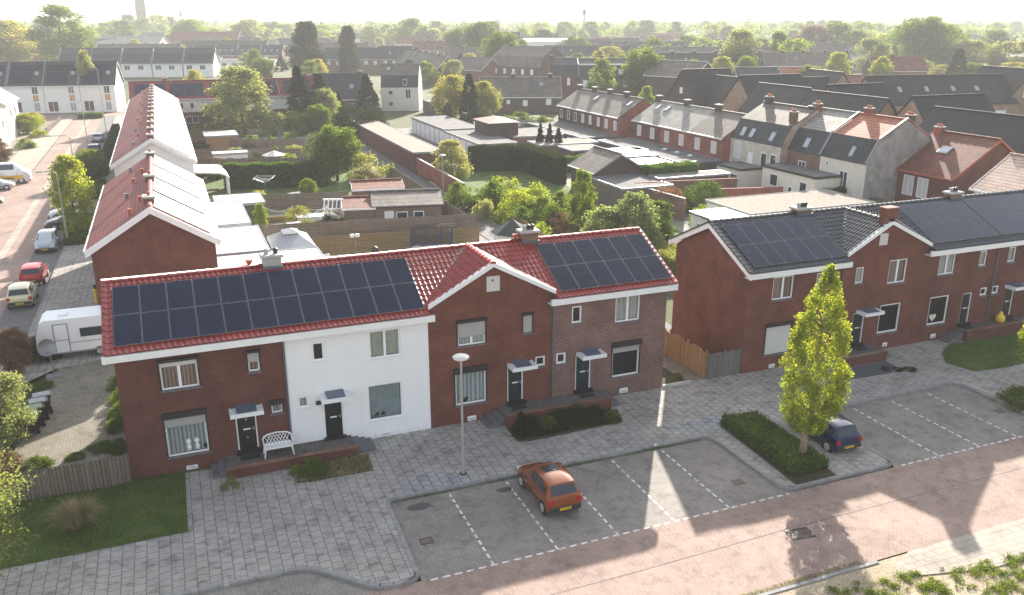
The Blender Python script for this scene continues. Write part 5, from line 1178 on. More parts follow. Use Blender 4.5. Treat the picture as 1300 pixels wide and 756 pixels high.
# fences of the long gardens
fence('grey brown horizontal board fence right behind the ochre panels',3.0,77.2,26,74.0,1.8,'woodH',1.9,boards='h')
fence('ochre brown garden fence of flat panels behind the red roof',9.7,71.0,24.4,68.9,1.7,'woodY',1.85,boards='h')
fence('board fence in front of the clipped garden hedge',3.0,92.0,17,89.2,1.8,'woodH',1.9,boards='h')
fence('scalloped board fence just behind the long clipped hedge',2.7,119.5,21,113.5,1.8,'wood',1.9,-.18)
fence('grey board fence, second behind the long clipped hedge',2.7,128.5,22,121.5,1.8,'woodH',1.9,boards='h')
fence('grey board fence, third behind the hedge, near the white shed roof',2.7,139.5,24,131.0,1.8,'woodH',1.9,boards='h')
fence('pale bamboo-coloured fence before the white and brick terrace',2.7,151.0,10,149,1.9,'woodY',1.9)
fence('wooden fence along the alley by the brick garages',25.2,75.0,25.4,106,1.7,'wood',1.9,boards='h')
fence('curved ochre fence piece beside the dark-roofed summer house',28.6,60,29.4,73,1.7,'woodY',1.9)
e=fence('low wooden railing behind the red roof ridge',11.3,66.5,17.4,65.9,1.0,'wood',1.5)
flat('wooden shed with a pale flat roof in the far gardens',5.2,9.9,137.2,143,2.4,'woodN','wsheet',name='shed',cat='shed')
flat('white painted low shed between the far board fences',5.4,9.8,121.5,123.8,1.9,'render','wsheet',name='shed',cat='shed')
# sheds with tiled roofs
gh('timber shed with a brown tiled roof beside the alley',21.0,80.6,-11,6.4,5.6,2.2,3.0,'woodH','greyx',wins=[('f',-1.8,.7,.9,1.0,'upvc'),('f',-.6,.7,1.1,.9),('f',1.0,.7,1.0,.9)],name='shed',cat='shed',over=.2,trim='blackpl')
gh('shed with a flat reddish brown roof left of the tiled shed',16.4,81.2,-11,2.8,5.4,2.1,2.6,'woodH','rustx',name='shed',cat='shed',over=.15,trim='white')
gh('small shed with a pinkish roof just before the leafy tree',20.4,90.6,-8,5.2,4.2,1.9,2.4,'brickO','rustx',name='shed',cat='shed',over=.15,trim='white')
# summer house
e=empty('summer_house','white summer house with a dark green hipped roof','summer house',(26.2,65.4,-.1)); b=MB(); pts=[(1.6*math.cos(R(a)),1.6*math.sin(R(a))) for a in range(22,382,45)]; b.ext(pts,0,2.0,'xy'); b.obj('wall',M['render'],e)
b=MB(); q_=[(x*1.18,y*1.18,1.98) for x,y in pts]; b.add(q_+[(0,0,3.1)],[(i,(i+1)%8,8) for i in range(8)]+[tuple(range(8))[::-1]]); b.obj('roof',plain('dark_green_felt',(.03,.055,.045),.8),e)
b=MB(); b.box(-.4,.4,-1.53,-1.5,.8,1.6); b.obj('window',M['dglass'],e)
# trampoline
e=empty('trampoline','round trampoline with blue poles and a safety net','trampoline',(19.4,66.6,-.1)); b=MB(); b.cyl(0,0,.78,.84,1.75,1.75,24); b.obj('mat',M['blackpl'],e); M['blue']=plain('blue_foam',(.02,.07,.22),.6)
b=MB(); b.lathe(0,0,[(1.5,.86),(1.85,.86),(1.85,.78),(1.5,.78)],24); b.obj('edge_pad',M['blue'],e)
for i in range(8): a=i*.785; b=MB(); b.tube([(1.8*math.cos(a),1.8*math.sin(a),0),(1.8*math.cos(a),1.8*math.sin(a),2.6)],.04,6); b.obj('pole',M['blue'],e)
t=NT('safety_net'); d_=t.n.new('ShaderNodeBsdfDiffuse'); d_.inputs[0].default_value=(.03,.03,.04,1); tr=t.n.new('ShaderNodeBsdfTransparent'); mx=t.n.new('ShaderNodeMixShader'); mx.inputs[0].default_value=.3; t.link(tr.outputs[0],mx.inputs[1]); t.link(d_.outputs[0],mx.inputs[2]); t.link(mx.outputs[0],t.out.inputs[0])
b=MB(); b.lathe(0,0,[(1.8,.86),(1.8,2.55)],24); b.obj('net',t.m,e)
# rotary dryer, parasol frame, pergola, spot light, barbecue, chair
e=empty('rotary_dryer','rotary clothes dryer standing on the lawn by the long hedge','clothes dryer',(9.6,99.5,-.1)); b=MB(); b.tube([(0,0,0),(0,0,2.0)],.035); b.obj('pole',M['alu'],e)
for a in range(4):
    c_,s_=math.cos(a*1.57+.5),math.sin(a*1.57+.5); b=MB(); b.tube([(0,0,1.5),(c_*1.5,s_*1.5,2.15)],.02,5); b.obj('arm',M['alu'],e)
b=MB()
for r_ in (.6,.9,1.2,1.45):
    zz=1.5+.65*r_/1.5; pts=[(r_*math.cos(a*1.57+.5),r_*math.sin(a*1.57+.5),zz) for a in range(5)]; b.tube(pts,.012,4)
b.obj('line',M['upvc'],e)
e=empty('bare_parasol','bare parasol frame with pale ribs leaning over the board fence','parasol',(12.6,78.2,-.1)); b=MB(); b.tube([(.4,-.6,0),(.7,-.2,1.6),(0.2,0,2.6)],.04); b.obj('pole',M['woodN'],e)
for a in range(6): b=MB(); b.tube([(.2,0,2.6),(.2+1.7*math.cos(a*1.05),1.7*math.sin(a*1.05),1.95)],.025,5); b.obj('rib',M['white'],e)
e=empty('pergola','small white wooden arbour with a slatted roof','arbour',(14.0,81.2,-.1),R(-20))
for sx in (-.8,.8):
    for sy in (-.6,.6): b=MB(); b.box(sx-.05,sx+.05,sy-.05,sy+.05,0,2.0); b.obj('post',M['white'],e)
for i in range(5): b=MB(); u=-.8+i*.4; b.add([(u-.06,-.8,1.9),(u+.06,-.8,1.9),(u+.06,0,2.7),(u-.06,0,2.7),(u-.06,-.8,1.98),(u+.06,-.8,1.98),(u+.06,0,2.78),(u-.06,0,2.78)],[(0,3,2,1),(4,5,6,7),(0,1,5,4),(1,2,6,5),(2,3,7,6),(3,0,4,7)]); b.obj('slat',M['white'],e)
b=MB(); b.box(-.95,.95,-.1,.1,2.62,2.76); b.box(-.95,.95,-.85,-.75,1.9,2.0); b.obj('beam',M['white'],e)
e=empty('garden_table','pale greenhouse frame with a low glass top among the shrubs','cold frame',(12.6,83.6,-.1)); b=MB(); b.box(-1.8,1.8,-.8,.8,0,.75); b.obj('base',M['render'],e); b=MB(); b.box(-1.85,1.85,-.85,.85,.75,.8); b.obj('lid',M['skyglass'],e)
e=empty('floodlight','white twin floodlight on a pole before the ochre fence','floodlight',(13.3,68.0,-.1)); b=MB(); b.tube([(0,0,0),(0,0,2.1)],.035); b.obj('pole',M['alu'],e)
for s in (-1,1): b=MB(); b.bevbox(s*.22-.17,s*.22+.17,-.1,.1,2.1,2.38,.03); b.obj('lamp_head',M['upvc'],e)
e=empty('barbecue','black kettle barbecue before the ochre fence','barbecue',(14.9,68.0,-.1)); b=MB(); b.ball((0,0,.9),(.32,.32,.28)); b.obj('kettle',M['blackpl'],e,True)
for a in range(3): b=MB(); b.tube([(.1*math.cos(a*2.1),.1*math.sin(a*2.1),.7),(.32*math.cos(a*2.1),.32*math.sin(a*2.1),0)],.02,5); b.obj('leg',M['steel'],e)
e=empty('garden_chair','white garden recliner beside the wooden railing','chair',(11.0,66.3,-.1),R(30)); b=MB(); b.bevbox(-.3,.3,-.3,.3,.4,.45,.01); b.obj('seat',M['upvc'],e); b=MB(); b.slab([(-.3,.28,.45),(.3,.28,.45),(.3,.6,1.25),(-.3,.6,1.25)],.04); b.obj('backrest',M['upvc'],e)
for sx in (-.27,.27):
    for sy in (-.27,.27): b=MB(); b.tube([(sx,sy,.42),(sx,sy,0)],.025,5); b.obj('leg',M['upvc'],e)
e=empty('parasol','white pointed parasol seen behind the long clipped hedge','parasol',(12.2,112.0,-.1)); b=MB(); b.tube([(0,0,0),(0,0,2.9)],.04); b.obj('pole',M['alu'],e); b=MB(); b.lathe(0,0,[(1.5,2.75),(.8,3.0),(0,3.3)],8); b.obj('canopy',M['wsheet'],e)
# string of bulbs
e=empty('string_lights','string of white bulbs hanging between the garden shrubs','string lights',(0,0,0)); pts=[(7.6+2.9*i/14,83.6-.8*i/14,2.0-.55*math.sin(math.pi*i/14)) for i in range(15)]; b=MB(); b.tube(pts,.012,4); b.obj('cable',M['blackpl'],e)
for p_ in pts[1:-1]: b=MB(); b.ball((p_[0],p_[1],p_[2]-.06),.06,6,4); b.obj('bulb',M['upvc'],e)
# hedges and shrubs
hedge('long clipped garden hedge with a lit top behind the small lawn',5.6,16.2,103.6,105.2,2.8,'hedge',22000,.2,seed=11,rz=R(-14))
hedge('tall dark clipped thuja hedge before the garages',36.4,44.1,105.0,106.4,3.2,'hedged',15000,.18,seed=12,rz=R(-14))
hedge('tall dark thuja hedge running towards the old barn',43.0,44.4,93.2,105.0,3.2,'hedged',18000,.18,seed=13)
hedge('lower clipped hedge behind the corner of the thuja hedge',45.5,55,100.2,101.4,2.0,'hedge',8000,.18,seed=14)
hedge('clipped hedge standing above the old brick wall',49.3,55.4,81.6,83.6,3.5,'hedge',8000,.18,seed=15)
hedge('low yellow hedge right of the solar roof of the purple brick house',34.6,37.4,53.5,60.5,1.6,'yellow',7000,.16,seed=16)
hedge('narrow hedge along the right pavement of the side street',-9.0,-8.0,119,172,1.1,'hedged',9000,.3,seed=17)
for (x0,x1,y0,y1,h,lb,sd) in ((-9.6,-7.9,82.4,88.2,.6,'low light green hedge around the young street tree',18),(-8.9,-7.6,104,113,.7,'low dark hedge bed beside the pollard tree',19),(-16.4,-12.0,194.6,197.6,.9,'low hedge in the traffic island of the far crossing',20)):
    hedge(lb,x0,x1,y0,y1,h,'hedge',4000,.22,seed=sd)
T=plant
T('e_bright',-8.8,85.9,7.6,3.9,'bright young street tree beside the second street lamp','street_tree')
T('r_mid',-9.1,115.6,4.2,4.2,'low round pollard tree on the side street pavement','street_tree')
T('e_pale',-14.9,211,13,4.6,'thin tall light tree before the white terrace','street_tree')
lamp('tall thin street lamp with a side arm by the young street tree',-9.35,83.1,6.3,'arm'); lamp('street lamp with a side arm hidden by the young tree crown',-9.4,99,7.5,'arm',arm=1.6); lamp('street lamp in the road gap near the far parked cars',-11.9,150.8,6.5,'arm'); lamp('street lamp at the far end of the side street hedge',-9.9,166,11,'arm'); lamp('thin lamp post beside the red brick garden wall',28.4,92.1,4.3)
for i,(x,y,h,w_,k_) in enumerate(((-23.5,128,4.5,4,'r_bright'),(-21.5,133,4.0,3.5,'r_rusty'),(-25.5,126,5.0,4.0,'r_mid'),(-22.8,172,3.5,5,'r_bright'),(-22.5,180,3,4,'r_yellow'),(-20.6,152,1.6,3,'b_mid'),(-20.5,166,1.4,3,'b_bright'))):
    T(k_,x,y,h,w_,('bright small front garden tree at the left edge behind the minibus','reddish small front garden tree at the left edge','leafy front garden tree cut off at the left edge','round front garden tree farther up the side street','yellowish front garden tree near the far crossing','round bush at the left kerb of the side street','light bush at the left kerb farther up the side street')[i])
# low brown fence in the front garden
fence('low reddish brown fence at a front garden of the side street',-19.6,171,-19.3,192,1.0,'woodH',3)
gh('pale brick house with a tan roof at the left edge, nearer one',-28.5,147,-90,13,11,5.6,9.3,'creamold','lgreyy',wins=[('b',2,3.3,1.5,1.3),('b',-3,3.3,1.5,1.3),('b',2,.8,2.2,1.4)])
gh('pale brick house with a dark roof at the left edge, farther one',-29.5,168,-90,14,11,6.0,10,'creamold','greyy',wins=[('b',2,3.5,1.5,1.3),('b',-3,3.5,1.5,1.3)])
# garden shrubs left field
T('plumeR',12.4,159.0,11.4,9.2,'tall bushy light tree between the side terrace and the clipped conifers') if 'plumeR' in PROTO else T('e_pale',12.4,157.5,11.6,11.5,'tall bushy light tree between the side terrace and the clipped conifers')
T('con',23.2,163,11.2,6.4,'dark clipped conifer, taller of the dense dark pair'); T('con',26.8,162.5,9.8,6.4,'dark conifer, lower one of the dense dark pair'); T('con',30.2,163.5,6.4,4.0,'small dark conifer right of the dense dark pair')
T('conb',46.5,301.3,18.5,12,'giant brown green conifer behind the dark slate roof'); T('conb',62.8,313.1,17,8.0,'slimmer brown green conifer right of the giant one')
T('r_pale',27.2,159.9,7.2,5.4,'pale round tree in front of the dark conifer pair'); T('con',38.2,174,8.6,6.4,'dark green conifer beside the cream mansard house'); T('b_dark',28.7,144.1,5.8,6.6,'low dark round tree behind the far board fences'); T('b_dark',32.5,146.5,5.2,5.6,'dark round shrub touching the low dark round tree')
T('b_bright',21.1,153.8,4.1,5.4,'bright low shrub below the dark conifers'); T('b_pale',17.4,152.9,4.4,4.2,'pale shrub beside the bright low shrub'); T('r_mid',24.6,152,5.2,4.6,'mid green tree right of the bright low shrub')
T('r_mid',19.0,106.0,6.8,6.6,'leafy green tree standing over the long garden hedge'); T('b_yellow',22.8,104.6,3.6,5.6,'yellow-green shrub between the leafy tree and the alley fence'); T('b_rusty',21.4,101.8,2.0,3.6,'brownish shrub under the yellow-green shrub'); T('b_mid',16.0,104.6,3.0,4,'dark bushy shrub at the foot of the leafy tree')
T('e_bright',13.6,94.2,2.6,2.2,'small bright shrub on the lawn near the dryer'); T('e_bright',7.2,82.4,2.6,1.5,'small bright upright shrub at the olive green shed'); T('b_yellow',11.0,84.2,1.9,2.8,'yellow-green feathery shrub before the garden fence'); T('b_dark',10.6,79.3,1.0,2.6,'dark low shrub behind the board fence'); T('b_bright',14.4,80,1.2,1.6,'light shrub by the white arbour'); T('b_mid',17.2,79,1.5,1.8,'green shrub before the reddish brown shed roof'); T('b_mid',5.0,80,1.0,2.6,'low weedy shrub in front of the olive shed')
T('con',53.7,156,9.6,5.0,'pointed dark conifer before the round yellow trees'); T('r_yellow',51.6,161,9.0,7.8,'yellow-green round tree left of the pointed conifer'); T('r_yellow',56.4,157,8.0,7.4,'yellow-green round tree right of the pointed conifer'); T('con',50.4,159.5,4,2.9,'small dark conifer at the garages')
T('e_pale',31.6,99.0,5.4,4.8,'pale round tree behind the red brick garden wall')
T('b_mid',56.0,137.5,4.2,7.4,'bushy green shrub behind the small brick tower'); T('b_mid',59.5,135,3.6,5.5,'second green shrub right of the small brick tower')
T('r_mid',111.6,191.2,12.5,10.4,'large leafy tree in front of the mansard row'); T('e_bright',90.5,153.1,6.4,3.6,'small bright tree between the two brick rows')
T('e_bright',104.7,147.4,5.2,4.2,'bright pointed tree behind the dark tiled roofs'); T('e_bright',108.4,146.1,4.4,3.8,'second bright tree, a bit lower, behind the dark tiled roofs'); T('e_bright',108.9,91.3,6.0,3.2,'bright tree with a pointed top behind the rust red roof'); T('e_bright',107.3,86.0,5.8,3.4,'bright tree right of the ridge of the rust red roof')
T('e_mid',34.4,68.7,6.3,2.7,'tall slim green tree over the shrubbery'); T('e_pale',34.8,59.8,5.8,4.6,'pale feathery tree behind the solar roof'); T('r_pale',32.6,60.5,4.6,4.2,'pale leafy tree left of the pale feathery one'); T('e_mid',38.4,61.6,4.5,2.8,'round green tree beside the pale feathery one'); T('b_hedge',51.0,73.7,3.3,5.0,'large round clipped bush at the flat gravel roof'); T('b_pink',40.7,60.5,1.6,3.0,'white pink blossoming shrub before the white outbuilding'); T('b_rusty',46.8,73.8,3.4,3.4,'dark red brown shrub beside the big round bush'); T('b_mid',41.8,60.8,1.9,2.2,'dark green shrub by the white outbuilding')
sh=[(27.9,84.3,3.0,3.6,'b_mid','dense green shrub at the head of the alley shrubbery'),(30.2,82.0,3.4,4.2,'b_mid','big mid green shrub next to the alley fence'),(32.7,84.2,3.2,4.4,'b_bright','bright green shrub at the back of the shrubbery'),(31.3,77.0,3.2,4.4,'b_bright','bright broad shrub in the middle of the shrubbery'),(33.2,74.2,3.0,4,'b_mid','mid green shrub right of the bright broad shrub'),(29.7,72.4,2.6,3.4,'b_mid','leafy shrub beside the end of the ochre fence'),(29.8,67.6,2.0,2.6,'b_bright','small leafy shrub behind the summer house'),(33.4,70.6,2.2,3.0,'b_rusty','brownish shrub under the tall slim tree'),(31.5,63.9,1.8,2.8,'b_yellow','yellow-green spiky shrub behind the ridge of the red roof'),(29.7,62.0,1.4,2.2,'b_pale','pale low shrub beside the ridge chimney'),(36.0,76.0,3.0,3.8,'b_mid','shadowed green shrub before the old barn'),(34.6,79.4,3.2,4.0,'b_bright','bright shrub before the dark thuja hedge'),(35.8,67.0,2.6,3.2,'b_mid','green shrub between the slim and the feathery tree'),(37.8,71.5,2.4,3.2,'b_rusty','dark brownish shrub by the barn wall'),(28.4,78.2,2.4,2.8,'b_pale','pale shrub leaning over the alley fence')]
for (x,y,h,w_,k_,lb) in sh: T(k_,x,y,h,w_,lb,'shrub','shrub')
for i,(x,y) in enumerate(((49.2,112.2),(50.3,111.4),(51.4,110.8))): T('con',x,y,5.2 if i<2 else 4.6,1.9,('dark column cypress, leftmost of three beside the thuja hedge','dark column cypress, middle of three beside the thuja hedge','dark column cypress, rightmost of three beside the thuja hedge')[i])
# brick garden walls
def wall(label,x0,y0,x1,y1,h,m,cap='concrete'):
    L=math.hypot(x1-x0,y1-y0); e=empty('garden_wall',label,'wall',(x0,y0,-.1),math.atan2(y1-y0,x1-x0)); b=MB(); b.box(0,L,-.11,.11,0,h); b.obj('wall',M[m],e); b=MB(); b.box(0,L,-.14,.14,h+.001,h+.06); b.obj('coping',M[cap],e)
wall('long red brick garden wall beside the alley and the pale tree',29.5,88,29.7,107.3,2.0,'brickR')
wall('old red brick wall stretching behind the big round bush',45.7,78.9,57.5,77.2,2.5,'brickO','brickR'); wall('weathered lower brick wall beside the cream flat-roofed house',52.6,74.6,60.2,72.8,2.1,'brickR','brickR'); wall('crumbling grey brick wall joining the old red brick wall',45.7,78.9,46.6,70.6,2.3,'brickO')
# garages
flat('long brick garage block with a pale flat roof along the alley',29.4,33.3,107.6,148,2.7,'brickA','gravel',name='garage_block',cat='garages',wins=())
flat('garage block with white doors and a grey roof, farther part',40.2,46.2,128.5,148,2.8,'concrete','roofing',name='garage_block',cat='garages',doors=[('l',-8+i*2.7,.05,2.2,2.3,'upvc') for i in range(7)])
flat('garage block with white doors and a grey roof, part at the dark hedge',40.0,45.4,111.9,128.4,2.65,'concrete','roofing',name='garage_block',cat='garages',doors=[('l',-6.5+i*2.7,.05,2.2,2.3,'upvc') for i in range(6)])
gh('small brick tower house with a flat brown roof between the garages and the shrub',46.6,123,-90,6.5,4.6,4.4,5.0,'brickD','rusty' if 'rusty' in M else 'greyy',name='brick_annex',cat='annex',hip=2)
# old barn and lean-tos
gh('old barn with grey tiled roof and dark gable facing the gardens',46.6,87,-90,6,6.2,2.9,4.7,'brickD','greyy',name='barn',cat='barn',trim='alu')
flat('wooden lean-to with a flat bitumen roof in front of the old barn',43.0,48.8,76.6,83.9,2.5,'wood','roofing'); flat('long low outbuilding with a grey roof behind the old brick wall',49.0,58.0,79.4,81.4,2.7,'brickD','gravel',wins=[('f',-3+i*1.5,1.4,1.1,.6,'dglass') for i in range(5)])
flat('white glazed conservatory roof, nearest the clipped hedge',50.8,56.0,88.2,92.3,2.7,'render','wsheet',name='conservatory',cat='conservatory'); flat('white glazed conservatory roof, middle one',51.2,57.0,93.0,97.2,2.9,'brickA','wsheet',name='conservatory',cat='conservatory'); flat('white roofed canopy at the red brick end wall',53.0,58.6,98.4,101.2,2.7,'render','wsheet',name='canopy',cat='canopy')
flat('flat grey extension along the second brick row with roof lights',57.2,62.8,88.0,109.5,2.7,'brickD','roofing'); flat('flat grey extension along the first brick row',56.5,62.2,113.4,134,2.6,'brickD','roofing',wins=[('l',-6+i*3,.9,1.6,1.2,'upvc') for i in range(5)])
flat('dark garage with a white edged roof beside the lower hedge',49.6,54.2,102.2,106.6,2.6,'brickD','gravel',name='garage',cat='garage',doors=[('f',0,.05,2.4,2.1,'dglass')]); flat('low brown flat-roofed outbuilding behind the column cypresses',48,57,109,113.6,2.5,'brickO','gravel'); flat('pale flat-roofed outbuilding beyond the brown one',47.5,55.5,118,127,2.6,'brickO','roofing'); flat('pale grey flat-roofed annex at the back of the first brick row',55,61.6,135.5,142,2.8,'render','roofing')
flat('wide gravel-covered flat roof building right behind the dark-roofed row',46.6,60.5,60.2,66.9,2.9,'render','gravel',rim='concrete'); flat('white flat-roofed outbuilding with a window behind the dark-roofed row',42.6,46.0,57.5,63.4,2.8,'render','zinc',wins=[('f',-.9,.9,1.0,1.2,'dglass'),('l',1.4,.9,1.0,1.1,'dglass')])
for i,y in enumerate((91,94,97)):
    e=empty('roof_dome','pale roof dome on the flat grey extension, '+('nearest','middle','farthest')[i]+' of three','roof dome',(60.5,y,2.6)); b=MB(); b.box(-.5,.5,-.5,.5,0,.12); b.obj('base',M['alu'],e); b=MB(); b.ball((0,0,.12),(.45,.45,.22),10,6); b.obj('dome',M['skyglass'],e,True)
flat('cream rendered flat-roofed house extension with an ivy-covered side',61.6,66.4,69.6,78.2,3.6,'cream','roofing',name='house_extension',cat='extension',rim='blackpl',wins=[('l',2.2,1.6,1.3,1.3,'dglass'),('l',-.6,.9,.6,1.1,'dglass'),('l',-2.6,.9,1.1,1.9,'dglass')])
hedge('ivy mass on the side wall of the cream flat-roofed extension',62.4,65.8,68.6,69.4,2.3,'hedged',2500,.2,seed=31,name='ivy',cat='ivy')
T('b_hedge',66.0,66.6,1.8,5.5,'dark clipped shrub under the cream house wall','bush','bush')
flat('small flat-roofed glazed annex below the cream mansard house',60.4,64.0,80.6,85.2,2.8,'cream','roofing',name='house_extension',cat='extension',rim='blackpl',wins=[('l',.8,.5,1.4,1.6,'dglass'),('l',-1.2,.5,1.4,1.6,'dglass')])
# rows on the right, ridges running along Y, fronts facing the gardens
def row(tag_,y1,y0,n,cx,**kw):
    pass
W6=lambda z=3.3,k='shutterW':[('f',-1.4,z,.9,1.4,k),('f',1.4,z,.9,1.4,k)]
GR='brick row houses behind the gardens'
for i in range(4):
    cy=134.5-5.4*(i+.5); gh(('farthest house of the first brick row with a weathered roof','third house of the first brick row with a weathered roof','second house of the first brick row with a weathered roof','red brick end house of the first brick row')[i],66.2,cy,-90,5.4,7.8,5.3,7.7,'brickD' if i<2 else ('brickA' if i==2 else 'brickR'),'greyy',wins=[('f',-1.4,3.2,.9,1.4,'shutterW' if i>1 else 'dglass'),('f',1.4,3.2,.9,1.4,'shutterW' if i else 'dglass')],chims=[(-2.4,0,1.1,'brickD')],group=GR,ends=False,sky=[(1,2.4,-1)] if i in (1,3) else (),pots=0)
for i in range(3):
    cy=110-7.4*(i+.5); gh(('farthest house of the second brick row with a pale tiled roof','middle house of the second brick row with a pale tiled roof','end house of the second brick row with a dark roof')[i],66.9,cy,-90,7.4,7.8,5.3,7.7,('brickA','brickR','brickR')[i],'lgreyy' if i<2 else 'greyy',wins=[('f',-1.9,3.1,1.1,1.5,'shutterW'),('f',1.7,3.1,1.1,1.5,'shutterW')],chims=[(-3.4,0,1.2,'brickD')],group=GR,ends=False,sky=[(1,2.6,-1),(-1.5,2.6,-1)] if i==0 else (),pots=0,solar=())
gh('pale cream mansard house with three roof windows',68.5,83.1,-90,9.4,9,5.35,9.3,'creamold','greyy',wins=[('f',-3.2,3.0,1.1,2.0,'shutterW'),('f',-.6,2.5,.9,1.5,'upvc'),('f',1.9,2.6,1.1,1.7),('f',3.6,2.6,1.1,1.7)],mans=(1.25,7.5,'slatey'),sky=[(-2.8,.3,-1,True),(-1.1,.3,-1,True),(2.6,.3,-1,True)],chims=[(-3.8,0,1.2,'brickD'),(3.9,-2.5,1.3,'brickO'),(4.3,0.4,1.2,'brickR')],over=.1,endwall='cementB')
gh('brick mansard house with pale grey upper roof, joined to the orange-roofed one',69.6,76.4,-90,6.7,9.2,5.1,9.3,'brickO','lgreyy',wins=[('f',-1.6,2.6,.8,.9,'upvc'),('f',.6,2.6,1.2,1.5)],mans=(1.25,7.4,'slatey'),sky=[(.6,.4,-1,True)],chims=[(-2.8,-1,1.1,'blackbox')],party=[3.35],pots=1)
gh('cream mansard house with an orange upper roof and tall grey end wall',69.6,69.7,-90,6.7,9.2,5.1,9.3,'cream','orangey',wins=[('f',.4,2.2,1.2,1.8),('f',-2.2,4.2,.4,.5)],mans=(1.25,7.4,'slatey'),sky=[(.8,.4,-1,True,.6)],chims=[(-2.2,.2,1.5,'brickR'),(2.9,.8,1.6,'brickD')],party=[3.35],endwall='cement')
gh('brown brick house with a rust red tiled roof and a big skylight',74.6,63.4,-90,7.4,10.6,4.6,7.9,'brickA','rusty',wins=[('f',-1.4,2.0,1.3,2.0,'shutterW'),('f',.4,2.0,1.3,2.0,'shutterW'),('r',1.5,1.6,1.0,1.3)],sky=[(-.2,2.9,-1,False,1.3)],chims=[(-3.2,-.2,1.0,'brickR')],trim='pot')
gh('white house with a pale pink tiled roof at the right edge',72.2,51,-90,10,8.4,4.4,7.1,'render','pinky',wins=[('r',1,1.8,1.2,1.2)],trim='white')
# estate with steep charcoal roofs and tan gables
def est(label,cx,cy,rot,L,W,ze,zr,**kw): return gh(label,cx,cy,rot,L,W,ze,zr,kw.pop('wall','brickY'),kw.pop('roof','estatex' if rot in (0,180) else 'estatey'),over=.15,trim='blackbox',**kw)
est('charcoal-roofed estate wing running behind the rust red house',85.5,68,-90,19,8,4.8,9.0)
est('tan gabled estate house behind the rust red house',92.5,82.1,0,12,9,4.9,9.8,wins=[('l',0,5.6,.8,1.0)])
est('charcoal-roofed estate wing between two tan gables',85.8,92.4,-90,14,8,4.8,9.3)
est('tan gabled estate house behind the orange-roofed house',94.5,100.6,0,10,9,4.9,9.9)
est('long charcoal estate wing behind the pale cream mansard house',88.5,109,-90,12,8,4.8,9.3)
est('tan gabled estate house beside the bright pointed trees',93.5,119,0,12,10,4.9,10.2)
est('charcoal-roofed estate wing behind the bright pointed trees',93.5,129,-90,11,8,4.8,9.3,wins=[('f',-2,3,1.4,1.2),('f',2,3,1.4,1.2)])
est('brick gabled estate house with one small gable window',92.5,136,0,10,10,4.9,10.3,wall='brickD',wins=[('l',0,6.2,.9,1.1,'upvc'),('l',-1.2,2.4,1.2,1.6,'upvc'),('l',1.2,2.4,1.2,1.6,'upvc')])
est('long charcoal-roofed estate block with four small roof windows',124,113.5,-12,26,9,5.5,9.8,sky=[(-8,2.5,-1),(-3,2.5,-1),(2,2.5,-1),(6.5,2.5,-1)],wins=[('f',-10+i*4,3,2.2,1.2,'upvc') for i in range(6)])
est('tan gabled cross wing with two tall gable windows',139.5,112.5,-100,12,8,5.8,10.8,wins=[('r',-.8,6.2,.6,1.3,'upvc'),('r',.8,6.2,.6,1.3,'upvc')])
est('charcoal-roofed estate block with blue solar panels',152,101.5,-18,26,9,5.5,9.8,solar=[(-3,5,1.2,4.4,-1)],wins=[('f',-9+i*4,3,2.6,1.3,'upvc') for i in range(6)])
est('second tan gabled estate house in the far middle row',113,128,-100,11,8,5,10,wins=[('r',-.8,5.8,.6,1.2,'upvc'),('r',.8,5.8,.6,1.2,'upvc')])
est('low charcoal-roofed block left of the far tan gable',107,127,-12,14,8,5,9)
# C terrace across the far end of the gardens
for i in range(5):
    gh(('left corner house','second house','middle house','fourth house','right end house')[i]+' of the red and navy roofed cross terrace',-2+6.5*i,172.2,0,6.5,8.4,5.5,8.2,'brickA','tileRfx',upper=('render',3.0),wins=[('f',-1.6,3.6,.7,1.1),('f',.2,3.6,.7,1.1),('f',0,1.0,2.2,1.3,'dglass')],chims=[(2.6,0,1.0,'brickR')] if i%2==0 else (),solar=[(-2.6 if i!=1 else -3,2.6 if i!=2 else 1.2,.3,4.2,-1,1.3)],ends=(i in (0,4)),group='houses of the cross terrace')
# F buildings
gh('dark slate-roofed house right of the conifer pair',34.5,186.5,-20,13,9,3.4,8.0,'brickD','slatex',sky=[(3.5,2.4,-1)],chims=[(-4,1,1.0,'brickD'),(5,0,1.0,'brickD')],wins=[('f',4,1.2,1.4,1.2)])
gh('cream mansard house with dark lower roof and white dormer',49.6,190.0,-21,8.2,9,5.0,9.6,'cream','greyx',mans=(1.2,7.4,'slatex'),wins=[('f',-2,3.4,1,.9),('f',1.8,2.6,1.2,2.0),('f',-2,1.0,1,.9),('f',1.2,5.4,.9,1.3)],chims=[(-4,1,1,'brickD')],sky=[(-2.6,1.5,-1)],over=.1)
flat('cream garage annex at the foot of the cream mansard house',52,58,176,182,2.6,'brickO','rustx' if False else 'gravel')
gh('dark brick double house with a wide dormer beyond the garages',72.5,176.5,-21,17,9.5,3.4,7.0,'brickD','greyx',sky=[(4.5,3,-1)],wins=[('f',-5,1.0,.8,2.0,'upvc'),('f',-2.6,1.8,.8,.9,'upvc'),('f',1,1.4,1,1.2,'upvc'),('f',6,1.6,1.1,1.3,'upvc')],chims=[(-1.5,0,1.2,'brickD'),(6.5,0,1.2,'brickD')])
gh('large brick house with a dark half-hipped gable and dormers',107.5,255,-60,20,15,5.2,11.0,'brickD','greyx',wins=[('f',-7+i*3.5,3,1,1.6,'upvc') for i in range(5)]+[('r',0,3.5,1.2,1.6)],chims=[(-7,0,1.4,'brickD')],mans=(2,8.2,'greyx'))
